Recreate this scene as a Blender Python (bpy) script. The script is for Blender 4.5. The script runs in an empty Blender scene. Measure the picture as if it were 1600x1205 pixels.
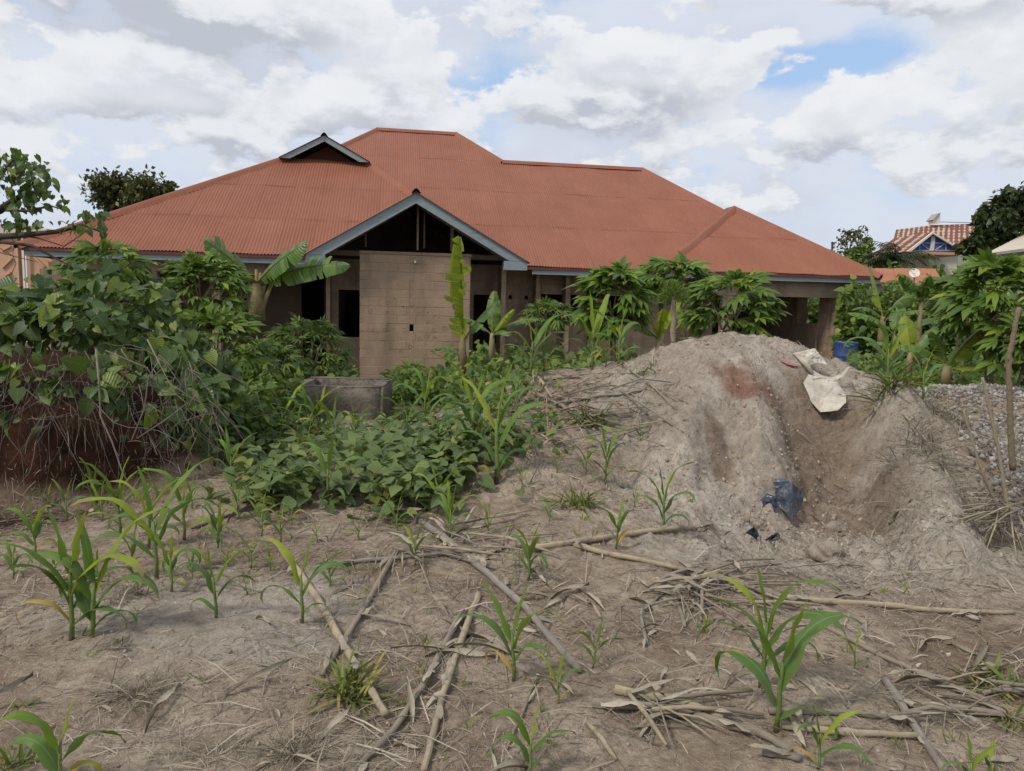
import bpy, bmesh, math, random
import numpy as np
from mathutils import Matrix, Vector

# ------------------------------------------------------------------ camera
sc = bpy.context.scene
COL = sc.collection
EYE = 1.6
FPX = 1157.0
TH, RO, PHI = math.radians(6.6), math.radians(1.40), math.radians(9.0)
cam_d = bpy.data.cameras.new("camera")
cam_d.sensor_width = 36.0
cam_d.lens = FPX / 1600 * 36.0
cam_d.clip_start = 0.05
cam_d.clip_end = 3000
cam = bpy.data.objects.new("camera", cam_d)
COL.objects.link(cam)
cam.matrix_world = (Matrix.Translation((0, 0, EYE)) @ Matrix.Rotation(math.pi / 2 - TH, 4, 'X')
                    @ Matrix.Rotation(RO, 4, 'Z'))
sc.camera = cam

# ------------------------------------------------------------------ view
sc.view_settings.view_transform = 'Standard'
sc.view_settings.look = 'None'
sc.view_settings.gamma = 1.0
sc.view_settings.use_curve_mapping = False
sc.view_settings.exposure = 0.75

# ------------------------------------------------------------------ node helper
class NT:
    def __init__(self, tree):
        self.t = tree; self.n = tree.nodes; self.l = tree.links
    def node(self, typ, **kw):
        nd = self.n.new(typ)
        for k, v in kw.items():
            setattr(nd, k, v)
        return nd
    def put(self, sock, v):
        if v is None: return
        if isinstance(v, bpy.types.NodeSocket): self.l.new(v, sock)
        else: sock.default_value = v
    def math(self, op, a, b=None, c=None, clamp=False):
        nd = self.node('ShaderNodeMath', operation=op, use_clamp=clamp)
        self.put(nd.inputs[0], a); self.put(nd.inputs[1], b)
        if c is not None: self.put(nd.inputs[2], c)
        return nd.outputs[0]
    def vmath(self, op, a, b=None, scale=None):
        nd = self.node('ShaderNodeVectorMath', operation=op)
        self.put(nd.inputs[0], a); self.put(nd.inputs[1], b)
        if scale is not None: self.put(nd.inputs['Scale'], scale)
        return nd.outputs['Value'] if op in ('DOT_PRODUCT', 'LENGTH', 'DISTANCE') else nd.outputs[0]
    def noise(self, vec, scale, detail=4, rough=0.55, lac=2.0, dist=0.0):
        nd = self.node('ShaderNodeTexNoise')
        self.put(nd.inputs['Vector'], vec); self.put(nd.inputs['Scale'], scale)
        self.put(nd.inputs['Detail'], detail); self.put(nd.inputs['Roughness'], rough)
        self.put(nd.inputs['Lacunarity'], lac); self.put(nd.inputs['Distortion'], dist)
        return nd.outputs[0]
    def mix(self, f, a, b, blend='MIX'):
        nd = self.node('ShaderNodeMix', data_type='RGBA', blend_type=blend)
        self.put(nd.inputs[0], f)
        for s, v in ((nd.inputs[6], a), (nd.inputs[7], b)):
            if isinstance(v, tuple) and len(v) == 3: v = (*v, 1)
            self.put(s, v)
        return nd.outputs[2]
    def smooth(self, v, lo, hi, a=0.0, b=1.0):
        nd = self.node('ShaderNodeMapRange', interpolation_type='SMOOTHSTEP')
        self.put(nd.inputs[0], v)
        for i, x in enumerate((lo, hi, a, b)): self.put(nd.inputs[i + 1], x)
        return nd.outputs[0]
    def lin(self, v, lo, hi, a=0.0, b=1.0):
        nd = self.node('ShaderNodeMapRange')
        self.put(nd.inputs[0], v)
        for i, x in enumerate((lo, hi, a, b)): self.put(nd.inputs[i + 1], x)
        return nd.outputs[0]
    def ramp(self, v, stops):
        nd = self.node('ShaderNodeValToRGB')
        self.put(nd.inputs[0], v)
        e = nd.color_ramp.elements
        while len(e) < len(stops): e.new(0.5)
        for el, (p, c) in zip(e, stops):
            el.position = p; el.color = (*c, 1)
        return nd.outputs[0]

# ------------------------------------------------------------------ sky
SUN_EL, SUN_AZ = math.radians(50), math.radians(-130)   # azimuth from +Y, clockwise seen from above
world = bpy.data.worlds.new("World")
sc.world = world
world.use_nodes = True
W = NT(world.node_tree)
for nd in list(W.n): W.n.remove(nd)
out = W.node('ShaderNodeOutputWorld')
bg = W.node('ShaderNodeBackground')
bg.inputs['Strength'].default_value = 0.1
W.l.new(bg.outputs[0], out.inputs[0])
sky = W.node('ShaderNodeTexSky', sky_type='NISHITA')
sky.sun_disc = False
sky.sun_elevation = SUN_EL
sky.sun_rotation = SUN_AZ
sky.air_density = 1.0; sky.dust_density = 1.5; sky.ozone_density = 1.5
geo = W.node('ShaderNodeTexCoord')
dirv = W.vmath('NORMALIZE', geo.outputs['Generated'])
sep = W.node('ShaderNodeSeparateXYZ'); W.l.new(dirv, sep.inputs[0])
dx, dy, dz = sep.outputs
azi = W.math('ARCTAN2', dx, dy)
ele = W.math('ARCSINE', dz)

def sky_blob(px, py, sx, sy, ele=ele):
    """soft bump on the sky dome round one direction"""
    a0 = math.atan((px - 800) / FPX); e0 = (468 + 0.0244 * (px - 800) - py) / FPX
    a = W.math('DIVIDE', W.math('SUBTRACT', azi, a0), sx / FPX)
    b = W.math('DIVIDE', W.math('SUBTRACT', ele, e0), sy / FPX)
    r = W.math('ADD', W.math('MULTIPLY', a, a), W.math('MULTIPLY', b, b))
    return W.math('EXPONENT', W.math('MULTIPLY', r, -1.0))

def blob_sum(lst, el=None):
    s = None
    for (px, py, sx, sy, w) in lst:
        v = W.math('MULTIPLY', sky_blob(px, py, sx, sy, ele if el is None else el), w)
        s = v if s is None else W.math('ADD', s, v)
    return s

flat = W.vmath('MULTIPLY', dirv, (1.0, 1.0, 1.9))
warp = W.vmath('ADD', flat, W.vmath('SCALE', W.vmath('SUBTRACT', W.node('ShaderNodeTexNoise').outputs[1], (0.5, 0.5, 0.5)), scale=0.0))
# high thin layer
thin = W.noise(flat, 5.0, 9, 0.6)
blue_holes = blob_sum([(930, 20, 230, 55, -0.20), (740, 70, 150, 80, -0.20), (1190, 150, 140, 34, -0.5), (1290, 150, 90, 22, -0.3), (780, 165, 60, 45, -0.30),
                       (745, 240, 40, 30, -0.25), (420, 20, 70, 30, -0.12), (1060, 205, 40, 22, -0.3), (1330, 120, 60, 26, -0.16),
                       (1330, 345, 90, 30, -0.1), (260, 200, 30, 14, -0.14)])
thin_d = W.math('ADD', W.math('ADD', thin, W.math('MULTIPLY', blue_holes, 0.8)), 0.14)
thin_m = W.smooth(thin_d, 0.30, 0.62)
# heaped clouds
HEAPS = [(880, 140, 130, 75, 0.32), (620, 130, 110, 50, 0.26), (1040, 150, 90, 55, 0.30), (1240, 225, 110, 45, 0.28),
                  (1070, 245, 90, 50, 0.25), (720, 215, 60, 30, 0.2), (1420, 260, 160, 60, 0.2), (110, 50, 150, 60, 0.32), (330, 60, 120, 65, 0.32), (520, 60, 120, 65, 0.28),
                  (400, 200, 150, 60, 0.30), (190, 190, 120, 55, 0.30), (30, 220, 90, 60, 0.28), (560, 190, 140, 60, 0.2), (1560, 90, 160, 120, 0.24), (1250, 20, 200, 50, 0.2),
                  (1500, 200, 150, 60, 0.24), (1400, 40, 160, 50, 0.2)]
heaps = blob_sum(HEAPS)
heaps_up = blob_sum(HEAPS, W.math('ADD', ele, 0.022))
under = W.smooth(W.math('SUBTRACT', heaps_up, heaps), -0.06, 0.14)
def heap_density(vec):
    a = W.noise(vec, 9.0, 10, 0.55)
    b = W.noise(vec, 24.0, 8, 0.62)
    return W.math('ADD', W.math('MULTIPLY_ADD', a, 1.1, -0.15), W.math('MULTIPLY', b, 0.25))
up = W.vmath('ADD', flat, (0.0, -0.008, 0.042))
hd0 = heap_density(flat); hd1 = heap_density(up)
hd = W.math('ADD', hd0, W.math('SUBTRACT', W.math('MULTIPLY', heaps, 0.7), 0.085))
heap_m = W.smooth(hd, 0.505, 0.585)
core = W.smooth(hd, 0.54, 0.90)
edge = W.math('SUBTRACT', hd0, hd1)
lit = W.smooth(edge, -0.13, 0.15)
greyspots = blob_sum([(130, 100, 150, 40, 0.7), (400, 130, 170, 50, 0.7), (370, 185, 110, 35, 0.5), (200, 205, 110, 25, 0.5), (330, 20, 200, 40, 0.35),
                      (980, 215, 100, 22, 0.6), (1290, 225, 50, 18, 0.3), (1560, 50, 150, 50, 0.6), (1400, 265, 120, 22, 0.45), (700, 185, 80, 20, 0.25)])
grey_amt = W.math('MULTIPLY', W.smooth(W.math('ADD', W.noise(flat, 4.5, 8, 0.58), W.math('MULTIPLY', greyspots, 0.28)), 0.42, 0.85), 1.0)
dark = W.math('MULTIPLY', W.math('ADD', W.math('ADD', W.math('MULTIPLY', under, 0.75), W.math('MULTIPLY_ADD', core, 0.15, 0.15)), W.math('MULTIPLY', grey_amt, 0.35)), W.lin(lit, 0, 1, 1.3, 0.2), clamp=True)
heap_c = W.mix(dark, (5.2, 5.3, 5.45), (3.1, 3.3, 3.75))
thin_c = W.mix(W.math('MULTIPLY', grey_amt, 0.8, clamp=True), (4.1, 4.45, 5.05), (3.15, 3.4, 3.95))
skyc = W.mix(0.6, W.vmath('SCALE', sky.outputs[0], scale=0.85), (2.9, 4.1, 5.9))
c1 = W.mix(thin_m, skyc, thin_c)
c2 = W.mix(heap_m, c1, heap_c)
# towards the horizon the cloud deck closes
hz = W.smooth(ele, 0.0, 0.13, 0.75, 0.0)
c3 = W.mix(hz, c2, (3.75, 4.1, 4.7))
W.l.new(c3, bg.inputs['Color'])

sun_d = bpy.data.lights.new("sun", 'SUN')
sun_d.energy = 1.5
sun_d.angle = math.radians(10)
sun_d.color = (1.0, 0.95, 0.87)
sun = bpy.data.objects.new("sun", sun_d)
COL.objects.link(sun)
sdir = Vector((math.sin(SUN_AZ) * math.cos(SUN_EL), math.cos(SUN_AZ) * math.cos(SUN_EL), math.sin(SUN_EL)))
sun.rotation_euler = sdir.to_track_quat('Z', 'Y').to_euler()
sun.location = (0, -5, 20)

# ------------------------------------------------------------------ picture geometry
def ray(px, py):
    x = (px - 800) / FPX; y = -(py - 602.5) / FPX
    c, s = math.cos(RO), math.sin(RO)
    X = x * c - y * s; Y = x * s + y * c
    return np.array([X, math.cos(TH) + Y * math.sin(TH), -math.sin(TH) + Y * math.cos(TH)])

def at(px, py, Y):
    """world point seen at a pixel of the photograph, Y metres ahead"""
    r = ray(px, py); r = r * (Y / r[1])
    return Vector((r[0], r[1], r[2] + EYE))

def mpp(Y): return Y / FPX      # metres per photo pixel

# ------------------------------------------------------------------ ground shape
def hash2(ix, iy, seed):
    n = (ix * 374761393 + iy * 668265263 + seed * 1442695041) & 0xFFFFFFFF
    n = ((n ^ (n >> 13)) * 1274126177) & 0xFFFFFFFF
    n = n ^ (n >> 16)
    return (n & 0xFFFF) / 65535.0

def vnoise(x, y, seed=0):
    ix = np.floor(x).astype(np.int64); iy = np.floor(y).astype(np.int64)
    fx = x - ix; fy = y - iy
    ux = fx * fx * (3 - 2 * fx); uy = fy * fy * (3 - 2 * fy)
    a = hash2(ix, iy, seed); b = hash2(ix + 1, iy, seed); c = hash2(ix, iy + 1, seed); d = hash2(ix + 1, iy + 1, seed)
    return (a * (1 - ux) + b * ux) * (1 - uy) + (c * (1 - ux) + d * ux) * uy

def fbm(x, y, octv=4, seed=0, gain=0.5):
    s = 0; a = 1; n = 0
    for i in range(octv):
        s = s + a * (vnoise(x * 2 ** i, y * 2 ** i, seed + i * 17) - 0.5); n += a; a *= gain
    return s / n * 2

def sstep(a, b, x):
    t = np.clip((x - a) / (b - a), 0, 1)
    return t * t * (3 - 2 * t)

def base_h(x, y):
    return -0.35 * sstep(8.5, 13.0, y)

def bank_h(x, y):
    wob = 0.18 * fbm(x * 1.7, y * 0.6, 3, 5)
    up = sstep(6.40, 6.72, y + wob + 0.04 * (x + 4))
    side = 1 - sstep(-4.0, -2.75, x + 0.25 * fbm(y * 1.3, x, 2, 9))
    back = 1 - sstep(8.6, 11.0, y)
    return 0.92 * up * side * back

CTRL = []
def cz(px, py, z):
    r = ray(px, py); s = (z - EYE) / r[2]; CTRL.append((r[0] * s, r[1] * s, z))
def cy(px, py, Y):
    p = at(px, py, Y); CTRL.append((p.x, p.y, p.z))
for a in [(80, 1150, 0), (400, 1160, 0.0), (800, 1150, 0), (1200, 1150, 0), (1550, 1150, 0), (80, 950, 0), (400, 950, 0.05), (700, 960, 0.0),
          (1000, 950, 0), (1300, 965, 0), (1560, 970, 0.02), (50, 850, -0.05), (300, 860, 0.02), (600, 850, 0.05), (900, 830, 0.1), (1100, 880, 0.05),
          (60, 805, -0.38), (200, 788, -0.28), (10, 800, -0.36), (120, 790, -0.36), (330, 745, 0.02), (430, 740, 0.05), (600, 740, 0.14), (740, 740, 0.22), (460, 690, -0.15), (400, 650, -0.2)]: cz(*a)
for a in [(820, 700, 5.9), (840, 605, 7.2), (835, 585, 7.6), (900, 580, 7.5), (900, 650, 6.6), (950, 760, 5.6), (1000, 562, 7.35), (1050, 546, 7.3),
          (1130, 530, 7.2), (1180, 536, 7.2), (1230, 552, 7.2), (1280, 568, 7.2), (1320, 592, 7.1), (1345, 604, 7.05), (1400, 612, 7.0),
          (1110, 600, 6.65), (1088, 660, 6.2), (1095, 720, 5.75), (1100, 800, 5.3), (1015, 640, 6.55), (1010, 720, 5.95), (1190, 640, 6.5), (1200, 700, 6.2),
          (1270, 650, 6.85), (1330, 640, 6.95), (1290, 720, 6.5), (1340, 760, 6.3), (1310, 800, 5.9), (1300, 880, 4.75), (1180, 780, 5.65), (1200, 850, 5.0),
          (1400, 700, 6.1), (1410, 640, 6.6), (1440, 780, 5.45), (1480, 880, 4.6), (1360, 830, 5.5),
          (1480, 650, 7.9), (1550, 625, 8.6), (1585, 700, 7.0), (1535, 800, 5.75), (1585, 850, 5.2), (1500, 606, 9.0), (1590, 608, 9.0), (1440, 612, 8.6),
          (705, 640, 8.3), (760, 650, 7.3), (640, 690, 7.6)]: cy(*a)
CTRL += [(0.3, 9.6, -0.05), (1.5, 9.3, 0.05), (2.6, 9.2, 0.1), (3.8, 9.2, 0.15), (-1.0, 9.8, -0.1), (5.2, 10.6, 0.2), (6.6, 10.6, 0.2), (-2.5, 10.5, -0.2),
         (0, 12, -0.3), (3, 12, -0.3), (6, 12.5, -0.32), (-3, 12, -0.3), (-6, 5, -0.05), (-6, 8, 0), (7.5, 6, 0.0), (8, 9, 0.1), (0, 1, 0), (-3, 1, 0), (3, 1, 0),
         (-6, 2, 0), (6, 2, 0), (-8, 11, -0.2), (9, 12, -0.3)]
CT = np.array(CTRL)
def tps_fit():
    x, y = CT[:, 0], CT[:, 1]
    res = CT[:, 2] - base_h(x, y)
    n = len(x)
    r2 = (x[:, None] - x[None]) ** 2 + (y[:, None] - y[None]) ** 2
    K = 0.5 * r2 * np.log(r2 + 1e-9) + np.eye(n) * 0.02
    P = np.c_[np.ones(n), x, y]
    A = np.block([[K, P], [P.T, np.zeros((3, 3))]])
    return np.linalg.solve(A, np.r_[res, 0, 0, 0])
TPS = tps_fit()
def tps(x, y):
    o = np.zeros_like(x) + TPS[-3] + TPS[-2] * x + TPS[-1] * y
    for (cx, cy_, _), w in zip(CT, TPS[:-3]):
        r2 = (x - cx) ** 2 + (y - cy_) ** 2
        o += w * 0.5 * r2 * np.log(r2 + 1e-9)
    return o

def heap_mask(x, y):
    """where the sand heap lies"""
    a = np.exp(-(((x - 2.25) / 1.75) ** 4 + ((y - 6.1) / 1.75) ** 4))
    return a
def _poly(pts):
    return np.array([[at(*p).x, at(*p).y] for p in pts])
FEAT = [(_poly([(1300, 580, 7.25), (1345, 592, 7.2), (1380, 600, 7.2)]), -0.17, 0.16),
        (_poly([(1108, 610, 6.6), (1080, 660, 6.2), (1040, 730, 5.75)]), 0.10, 0.15),
        (_poly([(1190, 590, 6.85), (1205, 640, 6.55), (1200, 720, 6.1)]), 0.15, 0.12),
        (_poly([(1135, 640, 6.4), (1120, 700, 6.1), (1115, 760, 5.75)]), -0.14, 0.12),
        (_poly([(1250, 600, 6.8), (1300, 680, 6.5), (1330, 790, 5.9)]), -0.20, 0.28),
        (_poly([(1400, 632, 6.75), (1408, 700, 6.2), (1450, 790, 5.5), (1485, 880, 4.7)]), 0.21, 0.15),
        
        (_poly([(1020, 640, 6.5), (985, 690, 6.1), (975, 740, 5.8)]), -0.10, 0.07),
        (_poly([(900, 640, 6.7), (1000, 615, 6.8)]), 0.08, 0.10),
        (_poly([(1180, 790, 5.6), (1090, 790, 5.5), (1010, 780, 5.6)]), -0.03, 0.12),
        (_poly([(1290, 860, 5.0), (1370, 850, 5.2)]), 0.06, 0.09)]
def features(x, y):
    o = np.zeros_like(x)
    wx = x + 0.05 * fbm(x * 4, y * 4, 3, 111); wy = y + 0.07 * fbm(x * 4 + 9, y * 4, 3, 113)
    for P_, amp, sg in FEAT:
        d2 = np.full_like(x, 1e9)
        for a, b_ in zip(P_, P_[1:]):
            e = b_ - a; t = np.clip(((wx - a[0]) * e[0] + (wy - a[1]) * e[1]) / (e @ e), 0, 1)
            d2 = np.minimum(d2, (wx - a[0] - t * e[0]) ** 2 + (wy - a[1] - t * e[1]) ** 2)
        o += amp * np.exp(-(d2 / (2.2 * sg * sg)) ** 1.7)
    return o
def H(x, y, fine=True):
    x = np.asarray(x, float); y = np.asarray(y, float)
    win = (1 - sstep(12.0, 14.5, y)) * (1 - sstep(8.0, 10.0, np.abs(x))) * sstep(-1.0, 1.0, y)
    z = base_h(x, y) + win * np.clip(tps(x, y), -0.4, 1.6) + bank_h(x, y)
    z = z + features(x, y)
    z = np.where((x > 0) & (y < 7.5), np.maximum(z, 0.25 * (z + 0.06) - 0.06), z)
    if fine:
        m = heap_mask(x, y)
        near = 1 - sstep(12, 16, np.hypot(x, y))
        z = z + near * (0.035 * fbm(x * 1.6, y * 1.6, 3, 1) + 0.018 * fbm(x * 6, y * 6, 3, 2) + 0.006 * fbm(x * 22, y * 22, 2, 3))
        y0_ = y; y = y + 1.3 * z
        rid = 1 - np.abs(fbm(x * 3.1 + 0.6 * fbm(x * 2, y * 2, 2, 31), y * 2.2, 4, 33))
        rill = 1 - np.abs(fbm(x * 8.5 + 1.5 * fbm(x * 2.3, y * 2.3, 2, 35), y * 3.2, 3, 37))
        bil = np.abs(fbm(x * 9, y * 9, 3, 51, 0.6))
        z = z + 0.012 * near * (bil - 0.25) + m * (0.022 * (rill - 0.8) + 0.05 * (bil - 0.25) + 0.035 * (np.abs(fbm(x * 19, y * 19, 2, 57)) - 0.25) + 0.10 * (rid - 0.85) + 0.07 * fbm(x * 4.0, y * 3.0, 4, 41, 0.6) + 0.035 * fbm(x * 13, y * 12, 4, 43, 0.6) - 0.045)
        y = y0_
    return z
def hz1(x, y): return float(Hi(np.array([x]), np.array([y]))[0])

GRID = None
def Hi(x, y):
    '''height read back from the finished ground mesh'''
    xs, ys, Z = GRID
    x = np.clip(np.asarray(x, float), xs[0], xs[-1] - 1e-6); y = np.clip(np.asarray(y, float), ys[0], ys[-1] - 1e-6)
    i = np.clip(np.searchsorted(xs, x, side='right') - 1, 0, len(xs) - 2); j = np.clip(np.searchsorted(ys, y, side='right') - 1, 0, len(ys) - 2)
    u = (x - xs[i]) / (xs[i + 1] - xs[i]); v = (y - ys[j]) / (ys[j + 1] - ys[j])
    return (Z[j, i] * (1 - u) + Z[j, i + 1] * u) * (1 - v) + (Z[j + 1, i] * (1 - u) + Z[j + 1, i + 1] * u) * v
_MY = np.concatenate([np.linspace(1.4, 14, 1260), np.linspace(14.02, 60, 400)])
def ground_at(px, py):
    r = ray(px, py)
    X = r[0] / r[1] * _MY; Z = r[2] / r[1] * _MY + EYE
    hit = np.nonzero(Z <= Hi(X, _MY))[0]
    i = hit[0] if len(hit) else len(_MY) - 1
    return Vector((X[i], _MY[i], hz1(X[i], _MY[i])))

# ------------------------------------------------------------------ mesh helper
class MB:
    def __init__(self): self.v = []; self.f = []; self.uv = []; self.m = []; self.has_uv = False
    def add(self, verts, faces, uv=None, mat=0):
        o = len(self.v)
        self.v.extend([tuple(p) for p in verts])
        self.f.extend([tuple(i + o for i in fc) for fc in faces])
        self.m.extend([mat] * len(faces))
        if uv is None: uv = [(0.5, 0.5)] * len(verts)
        else: self.has_uv = True
        self.uv.extend(uv)
    def box(self, x0, x1, y0, y1, z0, z1, mat=0):
        v = [(x0, y0, z0), (x1, y0, z0), (x1, y1, z0), (x0, y1, z0), (x0, y0, z1), (x1, y0, z1), (x1, y1, z1), (x0, y1, z1)]
        self.add(v, [(0, 3, 2, 1), (4, 5, 6, 7), (0, 1, 5, 4), (1, 2, 6, 5), (2, 3, 7, 6), (3, 0, 4, 7)], mat=mat)
    def prism(self, pts, axis_vec, mat=0):
        """planar outline swept along a vector"""
        n = len(pts); a = Vector(axis_vec)
        v = [Vector(p) for p in pts] + [Vector(p) + a for p in pts]
        f = [tuple(range(n))[::-1], tuple(range(n, 2 * n))]
        f += [(i, (i + 1) % n, n + (i + 1) % n, n + i) for i in range(n)]
        self.add(v, f, mat=mat)
    def tube(self, pts, radii, sides=6, mat=0, cap=True):
        pts = [Vector(p) for p in pts]; rings = []; v = []
        up0 = Vector((0.31, 0.17, 0.93))
        for i, p in enumerate(pts):
            d = (pts[min(i + 1, len(pts) - 1)] - pts[max(i - 1, 0)])
            if d.length < 1e-9: d = Vector((0, 0, 1))
            d.normalize()
            a = d.cross(up0)
            if a.length < 0.05: a = d.cross(Vector((1, 0, 0)))
            a.normalize(); b = d.cross(a)
            r = radii[i] if hasattr(radii, '__len__') else radii
            for k in range(sides):
                an = 2 * math.pi * k / sides
                v.append(p + a * (math.cos(an) * r) + b * (math.sin(an) * r))
        f = []
        for i in range(len(pts) - 1):
            for k in range(sides):
                k2 = (k + 1) % sides
                f.append((i * sides + k, i * sides + k2, (i + 1) * sides + k2, (i + 1) * sides + k))
        if cap:
            f.append(tuple(range(sides))[::-1]); f.append(tuple(range((len(pts) - 1) * sides, len(pts) * sides)))
        uv = []
        for i in range(len(pts)):
            uv += [(k / sides, i / max(1, len(pts) - 1)) for k in range(sides)]
        self.add(v, f, uv=uv, mat=mat)
    def mesh(self, name, mats, smooth=False):
        me = bpy.data.meshes.new(name)
        me.from_pydata(self.v, [], self.f)
        for m in (mats if isinstance(mats, (list, tuple)) else [mats]): me.materials.append(m)
        if max(self.m, default=0): me.polygons.foreach_set('material_index', self.m)
        if self.has_uv:
            l = me.uv_layers.new(name='UVMap')
            idx = np.empty(len(me.loops), np.int32); me.loops.foreach_get('vertex_index', idx)
            l.data.foreach_set('uv', np.array(self.uv, np.float32)[idx].ravel())
        if smooth: me.polygons.foreach_set('use_smooth', [True] * len(me.polygons))
        me.update()
        return me
    def build(self, name, mats, parent=None, smooth=False, loc=None):
        return inst(name, self.mesh(name, mats, smooth), parent, loc=loc)

def inst(name, mesh, parent=None, mat=None, loc=None):
    o = bpy.data.objects.new(name, mesh)
    COL.objects.link(o)
    if parent is not None: o.parent = parent
    if mat is not None: o.matrix_local = mat
    elif loc is not None: o.location = loc
    return o
def tag(o, label=None, cat=None, group=None, kind=None):
    if label: o['label'] = label
    if cat: o['category'] = cat
    if group: o['group'] = group
    if kind: o['kind'] = kind
    return o
def thing(name, loc, label, cat, group=None, rz=0.0):
    o = bpy.data.objects.new(name, None)
    o.empty_display_size = 0.2
    COL.objects.link(o)
    o.location = loc; o.rotation_euler = (0, 0, rz)
    return tag(o, label, cat, group)

def scatter(name, template, mats, M, parent=None, kind='stuff', smooth=True, uv=None):
    """many copies of one small template as one mesh; M is (n,4,4)"""
    tv, tf = template
    tv = np.asarray(tv, float); n = len(M); k = len(tv)
    hv = np.c_[tv, np.ones(k)]
    V = np.einsum('nij,kj->nki', M, hv)[:, :, :3].reshape(-1, 3)
    me = bpy.data.meshes.new(name)
    sizes = np.array([len(f) for f in tf]); flat_ = np.concatenate([np.array(f) for f in tf])
    loops = (flat_[None, :] + (np.arange(n) * k)[:, None]).ravel()
    tot = np.tile(sizes, n); st = np.concatenate([[0], np.cumsum(tot)[:-1]])
    me.vertices.add(len(V)); me.vertices.foreach_set('co', V.astype(np.float32).ravel())
    me.loops.add(len(loops)); me.loops.foreach_set('vertex_index', loops.astype(np.int32))
    me.polygons.add(len(tot)); me.polygons.foreach_set('loop_start', st.astype(np.int32))
    if smooth: me.polygons.foreach_set('use_smooth', np.ones(len(tot), bool))
    if uv is not None:
        l = me.uv_layers.new(name='UVMap')
        u = np.asarray(uv, np.float32)[flat_]
        l.data.foreach_set('uv', np.tile(u, (n, 1)).ravel())
    for m in (mats if isinstance(mats, (list, tuple)) else [mats]): me.materials.append(m)
    me.update(calc_edges=True)
    o = inst(name, me, parent)
    if kind: o['kind'] = kind
    return o

def rot_from(y_dir, n_hint):
    """3x3 with +Y along y_dir and +Z near n_hint"""
    y = Vector(y_dir).normalized(); z = Vector(n_hint)
    z = z - y * z.dot(y)
    if z.length < 1e-4: z = y.orthogonal()
    z.normalize(); x = y.cross(z)
    return Matrix((x, y, z)).transposed()
def xf(pos, y_dir, n_hint, s=1.0):
    return Matrix.Translation(pos) @ (rot_from(y_dir, n_hint) @ Matrix.Scale(s, 3) if not hasattr(s, '__len__')
                                      else rot_from(y_dir, n_hint) @ Matrix.Diagonal(s)).to_4x4()

# ------------------------------------------------------------------ materials
def new_mat(name):
    m = bpy.data.materials.new(name); m.use_nodes = True
    N = NT(m.node_tree)
    b = N.n['Principled BSDF']
    return m, N, b
def bump(N, b, h, strength=0.4, dist=0.02):
    bp = N.node('ShaderNodeBump'); bp.inputs['Strength'].default_value = strength; bp.inputs['Distance'].default_value = dist
    N.l.new(h, bp.inputs['Height']); N.l.new(bp.outputs[0], b.inputs['Normal'])
def objrand(N):
    oi = N.node('ShaderNodeObjectInfo'); ge = N.node('ShaderNodeNewGeometry')
    return N.math('FRACT', N.math('ADD', oi.outputs['Random'], ge.outputs['Random Per Island']))
def pos_of(N, kind='Object'):
    return N.node('ShaderNodeTexCoord').outputs[kind]
def wpos(N): return N.node('ShaderNodeNewGeometry').outputs['Position']

def leaf_mat(name, stops, trans=0.3, tcol=(0.16, 0.26, 0.03), rough=0.5, rib=None, ribw=0.06, veins=0.0, spec=0.3, tipdry=False):
    m, N, b = new_mat(name)
    r = objrand(N)
    stops = [(p, (min(1, c_[0] * 1.60), c_[1] * 1.28, c_[2] * 0.85)) for p, c_ in stops]
    c = N.ramp(r, stops)
    n = N.noise(wpos(N), 9.0, 3)
    c = N.mix(N.lin(n, 0.3, 0.75, 0.0, 0.55), c, N.mix(0.45, c, (0.02, 0.03, 0.01)))
    n2 = N.noise(wpos(N), 38.0, 3)
    c = N.mix(N.lin(n2, 0.55, 0.85, 0.0, 0.25), c, (0.13, 0.12, 0.04))
    if rib:
        uv = N.node('ShaderNodeUVMap'); s = N.node('ShaderNodeSeparateXYZ'); N.l.new(uv.outputs[0], s.inputs[0])
        d = N.math('ABSOLUTE', N.math('SUBTRACT', s.outputs[0], 0.5))
        c = N.mix(N.smooth(d, 0.0, ribw, 0.75, 0.0), c, rib)
        if veins:
            w = N.math('SINE', N.math('MULTIPLY', N.math('ADD', s.outputs[1], N.math('MULTIPLY', d, -0.12)), veins))
            bump(N, b, w, 0.25, 0.01)
    if tipdry:
        tv = N.math('ADD', s.outputs[1], N.math('MULTIPLY', N.math('SUBTRACT', r, 0.5), 0.35))
        c = N.mix(N.smooth(N.math('ADD', tv, N.math('MULTIPLY', N.math('SUBTRACT', n2, 0.5), 0.25)), 0.88, 1.05, 0, 0.85), c, (0.30, 0.23, 0.11))
        c = N.mix(N.lin(n, 0.5, 0.8, 0, 0.35), c, (0.22, 0.19, 0.11))
    N.l.new(c, b.inputs['Base Color'])
    b.inputs['Roughness'].default_value = rough
    b.inputs['Specular IOR Level'].default_value = spec
    tr = N.node('ShaderNodeBsdfTranslucent')
    N.l.new(N.mix(0.5, c, tcol), tr.inputs['Color'])
    mx = N.node('ShaderNodeMixShader'); mx.inputs[0].default_value = trans
    N.l.new(b.outputs[0], mx.inputs[1]); N.l.new(tr.outputs[0], mx.inputs[2])
    N.l.new(mx.outputs[0], N.n['Material Output'].inputs['Surface'])
    return m

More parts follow.
